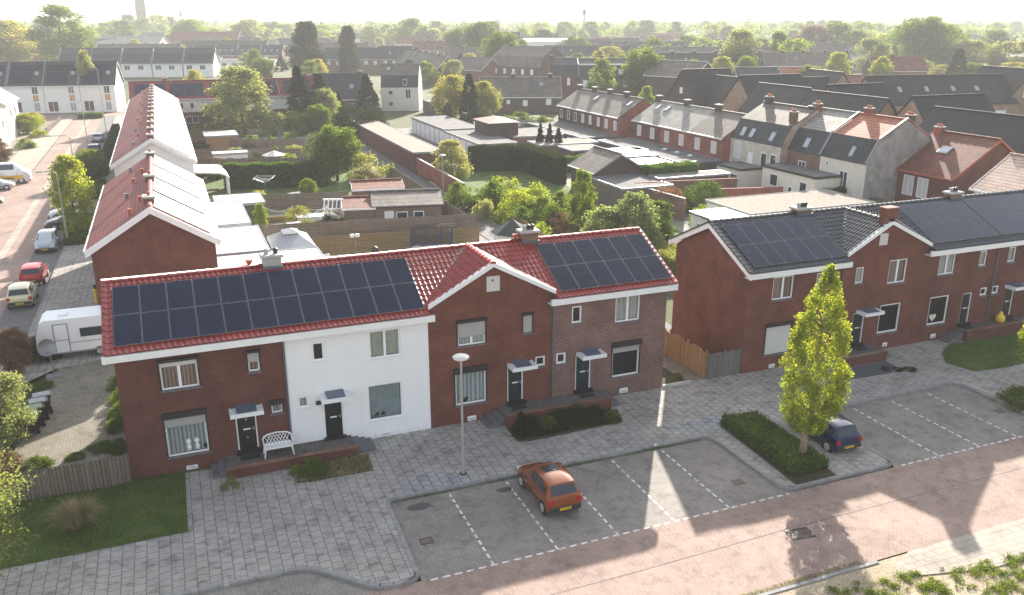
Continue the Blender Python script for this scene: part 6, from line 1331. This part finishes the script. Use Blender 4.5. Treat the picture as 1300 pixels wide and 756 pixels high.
gh('corner house with white trim at the left end of the mansard row',96,205,-21,7,10,5.2,9.6,'brickA','slatex',mans=(1.3,8,'slatex'),wins=[('f',-1.6,3.2,.8,1.8,'upvc'),('f',1.2,3.2,.8,1.8,'upvc')],chims=[(-3,0,1.2,'brickD')])
for i in range(3):
    gh(('left','middle','right')[i]+' house of the brick mansard row behind the large leafy tree',102.6+6.6*i,202.2-2.5*i,-21,7.0,10,5.2,9.4,'brickD','slatex',mans=(1.3,8,'slatex'),party=[-3.5],wins=[('f',-1.8,2.8,1.2,1.7,'upvc'),('f',1.4,2.8,1.2,1.7,'upvc'),('f',0,5.9,1.2,1.3,'upvc')],chims=[(2.8,0,1.2,'brickD')],group='brick mansard row')
gh('brick building with a shallow gable and wide white windows',117,182.5,-66,14,10,6.2,9.4,'brickD','greyy',wins=[('r',-2,3.4,2.2,1.7,'upvc'),('r',2,3.4,2.2,1.7,'upvc'),('r',-1.5,6.3,1.2,1.3,'upvc'),('r',-2,.6,2.2,1.6,'upvc'),('r',2,.6,2.2,1.6,'upvc')])
M['doorb']=plain('brown_double_door',(.12,.05,.045),.5); M['timb']=plain('orange_timber_panel',(.50,.24,.06),.6)
GW='houses of the white terrace'
for i in range(4):
    gh(('left end house','second house','third house','right end house')[i]+' of the white terrace with timber panels and solar roof',-33.2+7.0*i,215.5-1.1*i,-9,7.0,9.6,5.8,10.2,'render','slatex',wins=[('f',1.9,3.9,1.2,1.7),('f',1.9,2.3,1.2,1.5,'timb'),('f',1.9,.3,1.2,1.9,'zinc'),('f',-2.0,.2,2.0,2.2,'doorb')],solar=[(-2.9,2.9,3.9,5.6,-1,1.4),(-2.9,1.2,.4,3.6,-1,1.4)],sky=[(2.2,2.6,-1)],group=GW,ends=(i in(0,3)),party=[-3.5])
FT=[
(-57.3, 417.7, 18.1, 24.2, 'r_yellow', 'big yellow-green tree cut off by the left edge'),
(-34.9, 396.0, 23.7, 20.9, 'e_mid', 'very large leafy tree rising behind the white terrace'),
(-39.3, 606.2, 13.0, 16.6, 'e_bright', 'bright tree right behind the very large leafy tree'),
(-78.0, 766.3, 16.1, 18.2, 'r_dark', 'dark hazy tree between the far left roofs'),
(20.6, 612.8, 18.5, 21.5, 'r_bright', 'bright round tree behind the dark terrace roof'),
(36.4, 640.4, 13.4, 16.2, 'r_bright', 'smaller bright tree right of the bright round one'),
(46.4, 636.4, 10.3, 8.1, 'con', 'small dark conifer between two far bright trees'),
(55.8, 598.8, 18.5, 20.5, 'r_pale', 'pale round tree above the cross terrace roof'),
(95.0, 799.4, 17.0, 20.7, 'r_mid', 'far round tree left of the giant conifer'),
(105.9, 795.0, 15.1, 16.5, 'r_bright', 'far tree touching the giant conifer crown'),
(105.3, 579.0, 8.3, 15.4, 'r_yellow', 'yellowish round tree between the two giant conifers'),
(60.1, 309.4, 9.3, 3.6, 'con', 'dark thin conifer beside the slimmer giant one'),
(165.8, 668.8, 9.2, 20.6, 'f_bright', 'far pale tree behind the dark roof cluster'),
(153.8, 559.6, 19.0, 23.6, 'f_mid', 'tall far tree left of the far tree group'),
(164.7, 555.2, 13.2, 16.4, 'f_pale', 'lower half of the far tree pair'),
(133.6, 401.9, 14.7, 15.1, 'r_mid', 'round tree left in the tall group of three'),
(133.1, 369.7, 17.7, 16.1, 'r_mid', 'tallest tree of the group of three'),
(108.6, 280.9, 14.7, 11.9, 'r_mid', 'rightmost tree of the group of three'),
(213.3, 569.7, 17.5, 14.0, 'f_rusty', 'brownish far crown behind the group of three'),
(212.1, 477.9, 12.9, 16.7, 'f_dark', 'dark hazy tree above the factory roofs'),
(192.0, 396.7, 10.9, 14.9, 'r_mid', 'mid green round tree before the hazy belt'),
(168.5, 314.6, 8.5, 13.3, 'r_yellow', 'yellow round tree behind the mansard row'),
(146.4, 289.7, 5.3, 2.9, 'con', 'small dark conifer left of the yellow round tree'),
(169.6, 302.3, 5.9, 4.3, 'con', 'dark conifer right of the yellow round tree'),
(172.0, 269.4, 7.3, 6.8, 'con', 'dark broad conifer behind the brick gable'),
(187.7, 283.8, 7.5, 3.9, 'con', 'narrow dark conifer beside the broad one'),
(167.1, 244.5, 6.3, 10.9, 'r_rusty', 'red brown blossoming tree behind the estate roofs'),
(171.7, 234.6, 15.9, 12.6, 'e_pale', 'very tall pale tree behind the estate roofs'),
(204.1, 341.3, 10.7, 13.3, 'f_mid', 'hazy tree behind the large leafy tree'),
(264.9, 408.3, 10.6, 14.5, 'f_mid', 'hazy round tree above the broad dark conifer'),
(262.0, 388.3, 9.8, 13.9, 'f_bright', 'hazy bright tree right of the narrow conifer'),
(238.9, 312.8, 11.0, 11.5, 'f_mid', 'hazy tree right of the very tall pale tree'),
(223.5, 280.7, 14.1, 8.6, 'f_mid', 'hazy dark green tree left of the far terrace'),
(215.8, 261.9, 12.2, 11.6, 'f_bright', 'leafy tree at the left end of the far terrace'),
(313.8, 367.5, 15.5, 14.7, 'f_rusty', 'brownish hazy tree above the far terrace'),
(325.2, 363.0, 16.7, 22.0, 'f_mid', 'large hazy tree above the far terrace'),
(321.8, 344.7, 13.5, 11.8, 'f_mid', 'hazy tree at the right end of the far terrace'),
(241.9, 251.5, 12.2, 12.2, 'r_pale', 'pale ball-shaped tree by the far terrace'),
(334.2, 339.8, 12.0, 13.3, 'f_bright', 'hazy tree behind the pale ball-shaped tree'),
(307.9, 299.8, 16.0, 19.6, 'f_mid', 'large round hazy tree in the right wood'),
(284.2, 268.3, 19.6, 22.2, 'r_mid', 'highest tree of the right wood'),
(302.1, 273.9, 16.2, 16.4, 'f_mid', 'broad tree right of the highest one in the wood'),
(292.0, 253.3, 11.2, 15.4, 'r_pale', 'pale round tree right of the wood'),
(400.9, 332.7, 13.2, 17.9, 'f_mid', 'hazy tree behind the pale round trees at the right'),
(305.1, 248.0, 10.6, 14.8, 'r_pale', 'second pale round tree near the right edge'),
(304.2, 237.1, 11.4, 13.1, 'r_pale', 'pale round tree cut off by the right edge'),
(261.1, 207.0, 5.5, 11.9, 'r_yellow', 'yellow-green low tree near the right edge'),
(241.3, 206.8, 5.9, 7.1, 'r_mid', 'mid green tree between the pale round trees'),
(242.6, 241.2, 5.4, 9.6, 'f_bright', 'low bright tree before the right wood'),
(251.4, 237.7, 5.4, 10.1, 'f_bright', 'low bright tree above the red roof'),
(240.4, 215.2, 4.8, 10.9, 'r_yellow', 'yellow-green tree right of the red roof'),
(-38.1, 798.2, 15.9, 14.2, 'f_mid', 'far tree in the belt below the church tower'),
(-29.1, 794.6, 18.4, 15.5, 'f_bright', 'bright far tree in the belt below the church tower'),
(-22.1, 908.7, 22.5, 19.2, 'f_mid', 'high far tree left of the church tower'),
(-9.2, 841.0, 19.6, 22.0, 'f_mid', 'far tree in front of the church tower'),
(2.7, 898.8, 22.5, 19.2, 'f_bright', 'far tree right of the church tower'),
(14.9, 966.3, 21.2, 14.4, 'f_dark', 'dark far tree right of the church tower'),
(38.3, 1417.0, 32.3, 10.6, 'f_con', 'dark pointed far tree on the skyline'),
(157.3, 909.4, 16.7, 10.4, 'f_con', 'dark far conifer on the skyline right of the giant one'),
(162.3, 718.0, 8.0, 6.4, 'f_con', 'dark thin far conifer over the dark roofs'),
]
FB= [(96,1525,12.7,0),(1522,1218,14.2,0),(473,1111,12.5,0),(1883,2058,17.1,4),(75,1698,18.0,2),(390,758,13.1,0),(-112,1659,17.7,4),(772,641,11.7,1),(271,735,17.7,4),(-278,2084,11.0,3),(462,506,11.0,3),(472,532,18.4,2),(1546,3012,12.4,2),(307,659,14.9,0),(1005,873,14.8,2),(779,1314,15.5,0),(292,1174,12.6,3),(1224,1322,13.9,4),(1201,2433,12.3,3),(291,1287,17.4,2),(108,633,12.8,1),(1179,1015,11.9,3),(1025,797,14.9,4),(239,578,14.0,1),(2397,2415,14.8,3),(692,799,18.8,4),(-137,993,14.3,0),(1143,1431,17.0,3),(246,731,13.7,3),(326,644,17.6,2),(1899,1771,11.7,1),(646,561,12.0,1),(490,594,16.7,1),(197,1861,13.7,1),(115,1407,13.9,1),(45,1146,15.2,0),(382,3485,12.9,3),(-119,1832,13.8,1),(505,555,15.7,0),(2182,2222,15.7,2),(107,705,16.3,3),(-20,672,18.5,2),(1397,1824,18.1,1),(1230,1316,12.0,3),(55,1169,18.6,4),(1265,2878,16.6,1),(297,986,13.5,0),(486,595,11.6,4),(378,3023,11.9,1),(602,861,17.8,1),(-15,878,14.1,3),(1208,1443,13.5,2),(408,1987,12.3,0),(259,936,18.0,1),(1183,1420,12.3,4),(403,589,15.9,1),(562,1360,16.1,1),(1889,2292,12.0,2),(224,734,17.9,0),(-16,762,12.5,2),(-262,1697,12.3,3),(-128,1278,15.5,4),(951,785,15.0,2),(875,1085,18.3,2),(178,1994,12.4,1),(654,675,16.1,3),(553,1450,19.0,2),(327,695,17.4,0),(-243,1617,14.4,4),(305,2159,15.6,4),(377,643,18.7,2),(27,1659,12.7,1),(11,3152,13.8,2),(30,1804,13.4,3),(225,1791,11.4,2),(1151,3309,14.1,1),(144,640,14.5,0),(75,649,12.9,4),(151,2882,11.8,1),(148,2028,16.8,2),(399,634,17.5,2),(1477,3411,15.2,0),(370,849,11.7,2),(-19,718,14.5,0),(1054,1426,17.1,3),(451,1626,18.6,4),(151,652,12.8,2),(1775,1383,15.3,2),(957,770,17.1,0),(401,564,15.2,3),(1381,2207,17.9,1),(469,497,17.7,1),(748,730,16.0,2),(887,1131,14.5,3),(380,1145,12.4,2),(718,1207,17.8,3),(1134,1062,14.4,2),(552,646,15.2,4),(434,824,17.1,3),(2636,2950,12.5,3),(322,1754,13.3,0),(-183,2147,12.4,1),(1482,2349,18.8,4),(364,723,12.7,4),(1439,1371,13.4,2),(94,1541,17.7,0),(-35,697,14.9,1),(593,514,12.2,1),(426,1419,18.4,4),(1043,1133,12.6,0),(184,1277,11.2,1),(766,2136,15.4,0),(-101,1272,16.4,3),(-106,1136,18.1,4),(553,2705,18.8,2),(368,1110,11.1,0),(106,958,16.0,4),(-10,3482,17.2,1),(510,1837,12.7,0),(84,2007,12.1,3),(921,1761,11.7,4),(455,573,11.2,3),(642,759,18.2,4),(1005,1666,17.2,3),(904,1374,11.1,2),(-297,1989,17.6,1),(1102,1283,15.2,1),(141,622,12.1,2),(807,671,17.1,3),(340,3551,18.6,3),(316,719,17.1,1),(1159,1741,16.5,4),(384,2248,18.3,3),(424,517,12.7,3),(100,676,11.3,3),(1875,1497,11.1,2),(233,1093,13.1,4),(171,676,13.2,3),(1269,987,16.9,4),(377,666,18.9,1),(-102,1210,16.9,4),(-7,1871,16.3,1),(366,641,11.0,0),(889,740,12.1,2),(68,2364,11.7,1),(634,525,14.8,0),(707,760,18.1,0),(1541,2493,16.9,1),(-104,834,14.4,0),(1207,1057,18.7,3),(-74,2878,11.0,4),(697,649,12.0,3),(-170,1660,14.4,2),(213,1402,15.5,0),(186,951,11.9,2),(183,633,13.4,4),(186,1407,13.2,4),(559,515,13.7,3),(504,862,14.6,4),(-140,3220,18.4,1),(495,1950,18.5,1),(170,886,12.5,0),(1337,2009,15.1,2),(295,1050,15.7,2),(381,1227,11.6,2),(1381,3090,11.1,2),(1432,1228,18.6,0),(220,607,13.2,2),(1383,1480,12.9,0),(700,702,13.8,4),(313,1165,11.3,4),(298,1459,12.4,1),(790,1233,12.3,0),(188,764,15.3,4),(1056,1296,17.5,4),(684,563,13.6,3),(337,778,16.0,1),(446,1781,17.7,3),(680,1007,18.2,3),(703,898,14.4,2),(1329,1160,12.3,4),(-142,2073,15.1,1),(298,604,11.9,4),(-307,2030,13.8,4),(646,653,12.9,0),(114,655,15.8,1),(686,1274,11.7,1),(276,813,17.4,1),(-132,1744,18.9,0),(62,3070,12.7,1)]
FH= [(182,579,2,0,1),(72,879,-7,2,2),(268,894,-8,0,2),(20,641,-1,0,3),(-53,944,-37,1,1),(252,866,-17,1,1),(123,753,9,5,1),(302,1193,-39,5,2),(0,792,-25,4,1),(673,1104,-22,0,1),(498,1202,-5,2,3),(285,419,-32,1,3),(50,547,-35,0,1),(362,373,-26,1,3),(15,616,-1,1,2),(184,812,2,4,1),(-87,789,16,5,2),(504,435,13,1,1),(-67,630,-24,1,3),(30,547,-30,1,1),(-26,978,-39,5,2),(203,905,11,5,3),(142,518,-24,2,1),(-63,737,-39,4,3),(334,814,-37,1,1),(251,452,-7,3,1),(282,982,-11,1,2),(830,686,13,5,2),(62,749,19,0,3),(311,519,-4,2,2),(241,882,-2,1,3),(38,946,-17,5,3),(280,1016,11,4,1),(249,465,-29,2,3),(272,1171,7,4,2),(215,497,-36,0,3),(94,795,16,3,3),(-44,660,6,1,2),(177,1256,-37,2,1),(172,461,12,1,3),(-90,628,-9,2,1),(-47,552,-5,1,2),(327,1267,17,5,2),(-23,541,-11,1,2),(77,509,17,0,3),(-73,656,15,4,2),(-90,637,-37,3,1),(234,1014,-39,4,1),(314,834,-38,5,3),(136,690,6,3,2),(206,760,-32,1,1),(361,590,-26,2,3),(26,690,-34,3,1),(212,433,19,3,2),(66,696,-34,4,3),(250,477,-12,0,1),(-114,809,-4,5,1),(408,909,-30,2,1),(-155,1120,-17,3,2),(221,429,0,3,2)]
HD=.00056; HG=.0; HC=(.66,.67,.68,1)
# ---------------------------------------------------------------- far town
for (x,y,h,w_,k_,lb) in FT: plant(k_,x,y,h*1.04,w_*1.12,lb)
KT=['f_mid','f_bright','f2_mid','f2_pale','f2_bright']
for (x,y,h,k_) in FB:
    plant(KT[k_],x,y,h,h*rng.uniform(.8,1.3),'small hazy round tree in the far belt of trees under the horizon','tree','tree','far hazy trees')
HR=['slatex','greyx','rustx','estatex','slatex','orangex']
for i,(x,y,a,k_,n) in enumerate(FH):
    e=gh('small hazy brick house with a pitched roof among the far trees',x,y,a,10+n*7,9,5.3,8.8,['brickO','brickD','brickA','creamold','brickY','render'][(k_+n)%6],HR[k_],wins=[('f',-6+j*3,3.2,1.4,1.2,'upvc') for j in range(5)][:2+n],chims=[(2,0,1.2,'brickD')],group='far houses among the trees',pots=0)
for i in range(5):
    gh(('leftmost dark solar-roofed','second dark solar-roofed','middle dark solar-roofed','fourth dark solar-roofed','rightmost dark solar-roofed')[i]+' white house of the far terrace behind the white terrace',-26+10*i,342-3*i,-17,10,10,4.6,9.4,'render','slatex',wins=[('f',-3,2.4,2,1.5),('f',1.5,2.4,2,1.5)],solar=[(-4.4,4.4,.5,4.4,-1,1.4)],ends=(i in (0,4)),party=[-5])
for i in range(4):
    gh(('leftmost','second','third','rightmost')[i]+' house of the far slate terrace with rows of roof windows',19+9*i,401-3.4*i,-20,9,10,4.6,8.6,'brickO','slatex',wins=[('f',-2,2.6,2,1.3,'upvc')],sky=[(-2.6,2.2,-1),(0,2.2,-1),(2.6,2.2,-1)],ends=(i in(0,3)),party=[-4.5])
flat('long white flat-roofed building before the far slate terrace',14,46,372,382,3.6,'render','roofing',name='building',cat='building',rz=R(-21),wins=[('f',-12+i*4,1.2,2,1.4,'dglass') for i in range(7)])
gh('brick house with a solar roof above the cream mansard house',92.5,362,-21,14,10,4.2,8.4,'brickO','slatex',solar=[(-3,4,1.4,4.5,-1,1.3)],sky=[(-5,3,-1)],wins=[('f',-4,1.2,2,1.6,'upvc'),('f',1,1.2,1.6,1.6,'upvc')])
for i in range(5):
    gh(('nearest','second','third','fourth','farthest')[i]+' house of the diagonal brick row right of the cream mansard house',82.5+1.2*i,268+12*i,-80,11,9,3.8,8.0,'brickA','greyy',chims=[(0,0,1.2,'brickD')],party=[-5.5],wins=[('r',0,2,1.4,1.4,'upvc')] if i==0 else [])
gh('brick house with a wide gable beside the yellow-green trees',93,262,-62,12,10,4.2,7.6,'brickR','greyy'); 
for i in range(8):
    gh(('first','second','third','fourth','fifth','sixth','seventh','eighth')[i]+' house from the left in the far pale terrace with bay fronts',213.5+6.0*i,290-2.1*i,-20,6.3,10,6.2,9.6,'creamold','greyx',wins=[('f',-1.6,3.6,1.5,1.5,'upvc'),('f',1.6,3.4,1.2,1.8,'upvc'),('f',0,.8,3,1.6,'dglass')],chims=[(2.8,0,1.3,'brickO')],party=[-3.15],ends=(i in(0,7)))
gh('long low house with an orange red roof before the right wood',208,206,-22,16,9,4.4,8.2,'brickO','rustx',chims=[(-1,0,1.4,'brickD')]); gh('red-roofed house behind the small red one left of the far terrace',194,252,-22,8,9,4.6,8.4,'brickO','rustx'); gh('small orange-roofed house among the charcoal roofs',150,180,-22,9,8,4,7.4,'brickO','orangex'); gh('white low house with a red roof among the charcoal roofs',160,175,-22,9,8,3,5.6,'render','rustx'); gh('blue grey roofed house among the charcoal roofs',140,184,-22,10,8,4.2,7.4,'brickO','slatex')
gh('dark-roofed brick house near the leftmost yellow-green tree',-55,520,-25,22,12,6,11,'brickD','estatex'); gh('orange brick house with a dark roof left of the very large leafy tree',-52,470,-60,16,12,6,11,'brickR','slatey'); gh('wide pale-roofed building behind the dark terrace roof',-12,540,-20,34,18,6,10,'creamold','lgreyx'); gh('wide brown-roofed building right of the pale-roofed one',28,560,-20,40,18,6,12,'brickD','rustx')
gh('white industrial hall roof beside the broad hazy brick house',195,430,-21,30,20,8,9.5,'render','wsheet'); gh('large factory building with dark stacks behind the half-hipped house',150,400,-21,26,18,9,13,'brickO','slatex',chims=[(-6,0,3,'brickD'),(-3,0,3.5,'brickD')])
for (x,y,a,n,rf,wm) in ((62,335,-20,5,'slatex','brickO'),(104,318,-20,5,'greyx','brickD'),(150,330,-22,5,'slatex','brickO'),(182,300,-22,4,'greyx','brickA'),(120,420,-22,6,'rustx','brickO'),(15,470,-20,6,'slatex','render'),(200,380,-22,6,'slatex','brickD'),(60,410,-20,5,'greyx','brickA'),(-20,420,-20,5,'greyx','brickO'),(250,330,-30,5,'slatex','brickO'),(150,245,-21,5,'slatex','brickD'),(185,235,-21,4,'greyx','brickA')):
    for i in range(n):
        ca,sa=math.cos(R(a)),math.sin(R(a))
        gh('hazy brick terrace house of a middle distance row between the trees',x+ca*7*i,y+sa*7*i,a,7,9,5.0,8.8,wm,rf,wins=[('f',-1.8,2.9,1.4,1.4,'upvc'),('f',1.6,2.9,1.2,1.4,'upvc')],sky=[(0,2.4,-1)] if i%2 else (),chims=[(2.9,0,1.1,'brickD')],pots=0,ends=(i in (0,n-1)),group='terraces in the middle distance')
rq=random.Random(21)
for i in range(64):
    d_,a_=rq.uniform(205,520),R(rq.uniform(-8,52)); x,y=d_*math.sin(a_),d_*math.cos(a_)
    plant(['r_mid','r_bright','e_bright','f_mid','e_mid','r_pale','r_yellow','con'][rq.randrange(8)],x,y,rq.uniform(6,11),rq.uniform(5,8.5),'leafy tree standing between the middle distance roofs','tree','tree','trees between the middle distance roofs')
for i in range(34):
    x,y=rq.uniform(4,24),rq.choice([78.5,80.5,88,91,110,113,117.5,124,126,133,137,146,154,158,162])+rq.uniform(-.6,.6)
    plant(['b_mid','b_bright','b_dark','b_pale','b_yellow'][rq.randrange(5)],x,y,rq.uniform(.9,2.6),rq.uniform(1.4,3.4),'small garden shrub among the board fences of the long gardens','shrub','shrub','shrubs between the garden fences')
for i in range(16):
    x,y=rq.uniform(45,58),rq.choice([69,71.5,86,90,103.5,107.5,116,130])+rq.uniform(-.8,.8)
    plant(['b_mid','b_bright','b_dark'][rq.randrange(3)],x,y,rq.uniform(.9,2.2),rq.uniform(1.4,2.8),'small shrub between the flat-roofed outbuildings behind the brick rows','shrub','shrub','shrubs between the outbuildings')
# garden clutter
def planter(x,y,l,w_,rz,lb):
    e=empty('raised_planter',lb,'planter',(x,y,-.08),R(rz)); b=MB(); b.box(-l/2,l/2,-w_/2,w_/2,0,.45); b.obj('box',M['woodN'],e); b=MB(); b.box(-l/2+.06,l/2-.06,-w_/2+.06,w_/2-.06,.451,.47); b.obj('soil',M['soil'],e)
for a in ((9.3,86.0,2.2,1.0,5,'wooden raised planter right of the olive green shed'),(11.5,86.4,1.8,.9,-8,'short wooden planter beside the longer one'),(6.0,95.5,2.4,1.0,0,'wooden planter at the left of the small lawn'),(14.8,86.6,2.0,1.0,12,'wooden planter near the pinkish shed roof')): planter(*a)
def tableset(x,y,lb,rz=0):
    e=empty('garden_table',lb,'garden table',(x,y,-.08),R(rz)); b=MB(); b.box(-.8,.8,-.45,.45,.70,.74); b.obj('table_top',M['white'],e)
    for sx in (-.7,.7):
        for sy in (-.35,.35): b=MB(); b.box(sx-.03,sx+.03,sy-.03,sy+.03,0,.7); b.obj('leg',M['white'],e)
tableset(12.5,96,'white garden table on the lawn before the long hedge',20); tableset(8.2,115.5,'white garden table behind the long clipped hedge',-10); tableset(22.3,61.5,'white garden table behind the ridge of the purple brick house',10)
for i,(x,y,m_) in enumerate(((10.2,81.5,'woodN'),(6.3,78.9,'pot'),(18.6,75.8,'blue'),(22.8,75.2,'zinc'),(20.2,87.0,'white'))):
    e=empty('storage_box',('pine','terracotta red','blue','grey','white')[i]+' garden storage box by the board fences','storage box',(x,y,-.08),R(15*i)); b=MB(); b.bevbox(-.7,.7,-.35,.35,0,.6,.03); b.obj('box',M[m_],e); b=MB(); b.bevbox(-.74,.74,-.39,.39,.6,.68,.02); b.obj('lid',M['concrete'],e)
# church, mast, flats
e=empty('church_tower','dark hazy church tower with its spire cut by the top of the photo','church',(-11.8,1062,0)); b=MB(); b.box(-5,5,-5,5,0,42); b.obj('tower',M['brickD'],e); b=MB(); b.box(-5.8,5.8,-5.8,5.8,30,31.5); b.box(-5.6,5.6,-5.6,5.6,41,42.5); b.obj('cornice',M['brickO'],e)
b=MB(); b.add([(-4.6,-4.6,42.5),(4.6,-4.6,42.5),(4.6,4.6,42.5),(-4.6,4.6,42.5),(0,0,72)],[(0,1,4),(1,2,4),(2,3,4),(3,0,4)]); b.obj('spire',M['slatex'],e); b=MB(); b.box(-14,-5,-6,24,0,16); b.slab([(-14,-6,16),(-5,-6,16),(-5,24,16),(-14,24,16)],.2); b.obj('nave',M['brickD'],e)
for s in (-1,1): b=MB(); b.box(s*2-.8,s*2+.8,-5.1,-5.0,33,38); b.obj('window',M['dglass'],e)
e=empty('radio_mast','thin grey radio mast standing in the hazy distance','mast',(271,546,0)); b=MB(); b.tube([(0,0,0),(0,0,26)],[.5,.3],6); b.obj('pole',M['alu'],e); b=MB(); b.box(-.7,.7,-.7,.7,22,25); b.obj('antenna',M['alu'],e)
for (x,y,wd,h,lb) in ((130,3000,140,34,'long pale apartment block on the skyline near the church tower'),(880,3300,120,36,'hazy apartment block on the skyline above the three tall trees'),(2330,2900,60,42,'left one of two hazy blocks on the right skyline'),(2520,2860,60,42,'right one of two hazy blocks on the right skyline'),(1500,3100,80,30,'faint hazy block in the middle of the skyline')):
    e=empty('apartment_block',lb,'apartment block',(x,y,0),R(-22)); b=MB(); b.box(-wd/2,wd/2,-8,8,0,h); b.box(-wd/2+10,-wd/2+18,-5,5,h,h+4); b.box(wd/4,wd/4+8,-5,5,h,h+4); b.obj('wall',M['creamold'],e)
    for i in range(int(h/4)): b=MB(); b.box(-wd/2+2,wd/2-2,-8.15,-8,1.5+i*4,3.3+i*4); b.obj('window_band',M['dglass'],e)
# hills as a height field, and a wooded strip
nx,ny=150,50; X=np.linspace(-4500,7000,nx); Yv=np.linspace(1500,7500,ny); XX,YY=np.meshgrid(X,Yv)
def bumpf(cx,cy,sx,sy,h): return h*np.exp(-((XX-cx)/sx)**2-((YY-cy)/sy)**2)
Z=-3+bumpf(-420,4600,330,500,118)+bumpf(1200,4800,1500,700,62)+bumpf(3200,4300,1700,800,72)+bumpf(-1800,4600,1200,800,52)+bumpf(5500,3600,1600,900,80)+bumpf(300,5200,900,500,30)
Z=np.where(Z>0,Z*1.35,Z); Z+=np.where(YY>2300,6*np.sin(XX/170+YY/300)+4*np.sin(XX/61)+3*np.sin(XX/33+YY/90),0)
V=np.stack([XX,YY,Z],2).reshape(-1,3); F=np.array([[j*nx+i,j*nx+i+1,(j+1)*nx+i+1,(j+1)*nx+i] for j in range(ny-1) for i in range(nx-1)])
M['hill']=groundmat('wooded_hillside',[(.3,(.03,.05,.02)),(.5,(.05,.07,.03)),(.7,(.09,.10,.05))],.012,.95,.3,3)
me=npmesh('hills',V,F,M['hill']); o=bpy.data.objects.new('hills',me); COL.objects.link(o); struct(o)
rgw=np.random.RandomState(9); cen=[];rad=[]
for i in range(1500):
    d=rgw.uniform(750,3400)**1.0; a=R(rgw.uniform(-12,60)); x,y=d*math.sin(a),d*math.cos(a)
    if math.hypot(x,y)<750: continue
    r_=rgw.uniform(6,13); cen.append((x,y,rgw.uniform(3,8))); rad.append((r_*1.6,r_*1.3,r_*.8))
C=clumps(cen,rad,90000,4,.6); C[:,2]=np.maximum(C[:,2],0); V,F=leaves(C,4.5,6); me=npmesh('far_woodland',V,F,LEAF['mid']); o=bpy.data.objects.new('far_woodland',me); COL.objects.link(o); tag(o,'hazy mass of far woodland spreading to the skyline','woodland',None,'stuff')
# haze
t=NT('haze_air'); v=t.n.new('ShaderNodeVolumePrincipled'); v.inputs['Color'].default_value=HC; v.inputs['Density'].default_value=HD; v.inputs['Anisotropy'].default_value=HG; t.link(v.outputs[0],t.out.inputs['Volume'])
b=MB(); b.box(-5200,8000,-400,8200,-8,135); o=b.obj('haze',t.m); tag(o,'thin pale morning haze over the town','haze',None,'stuff')
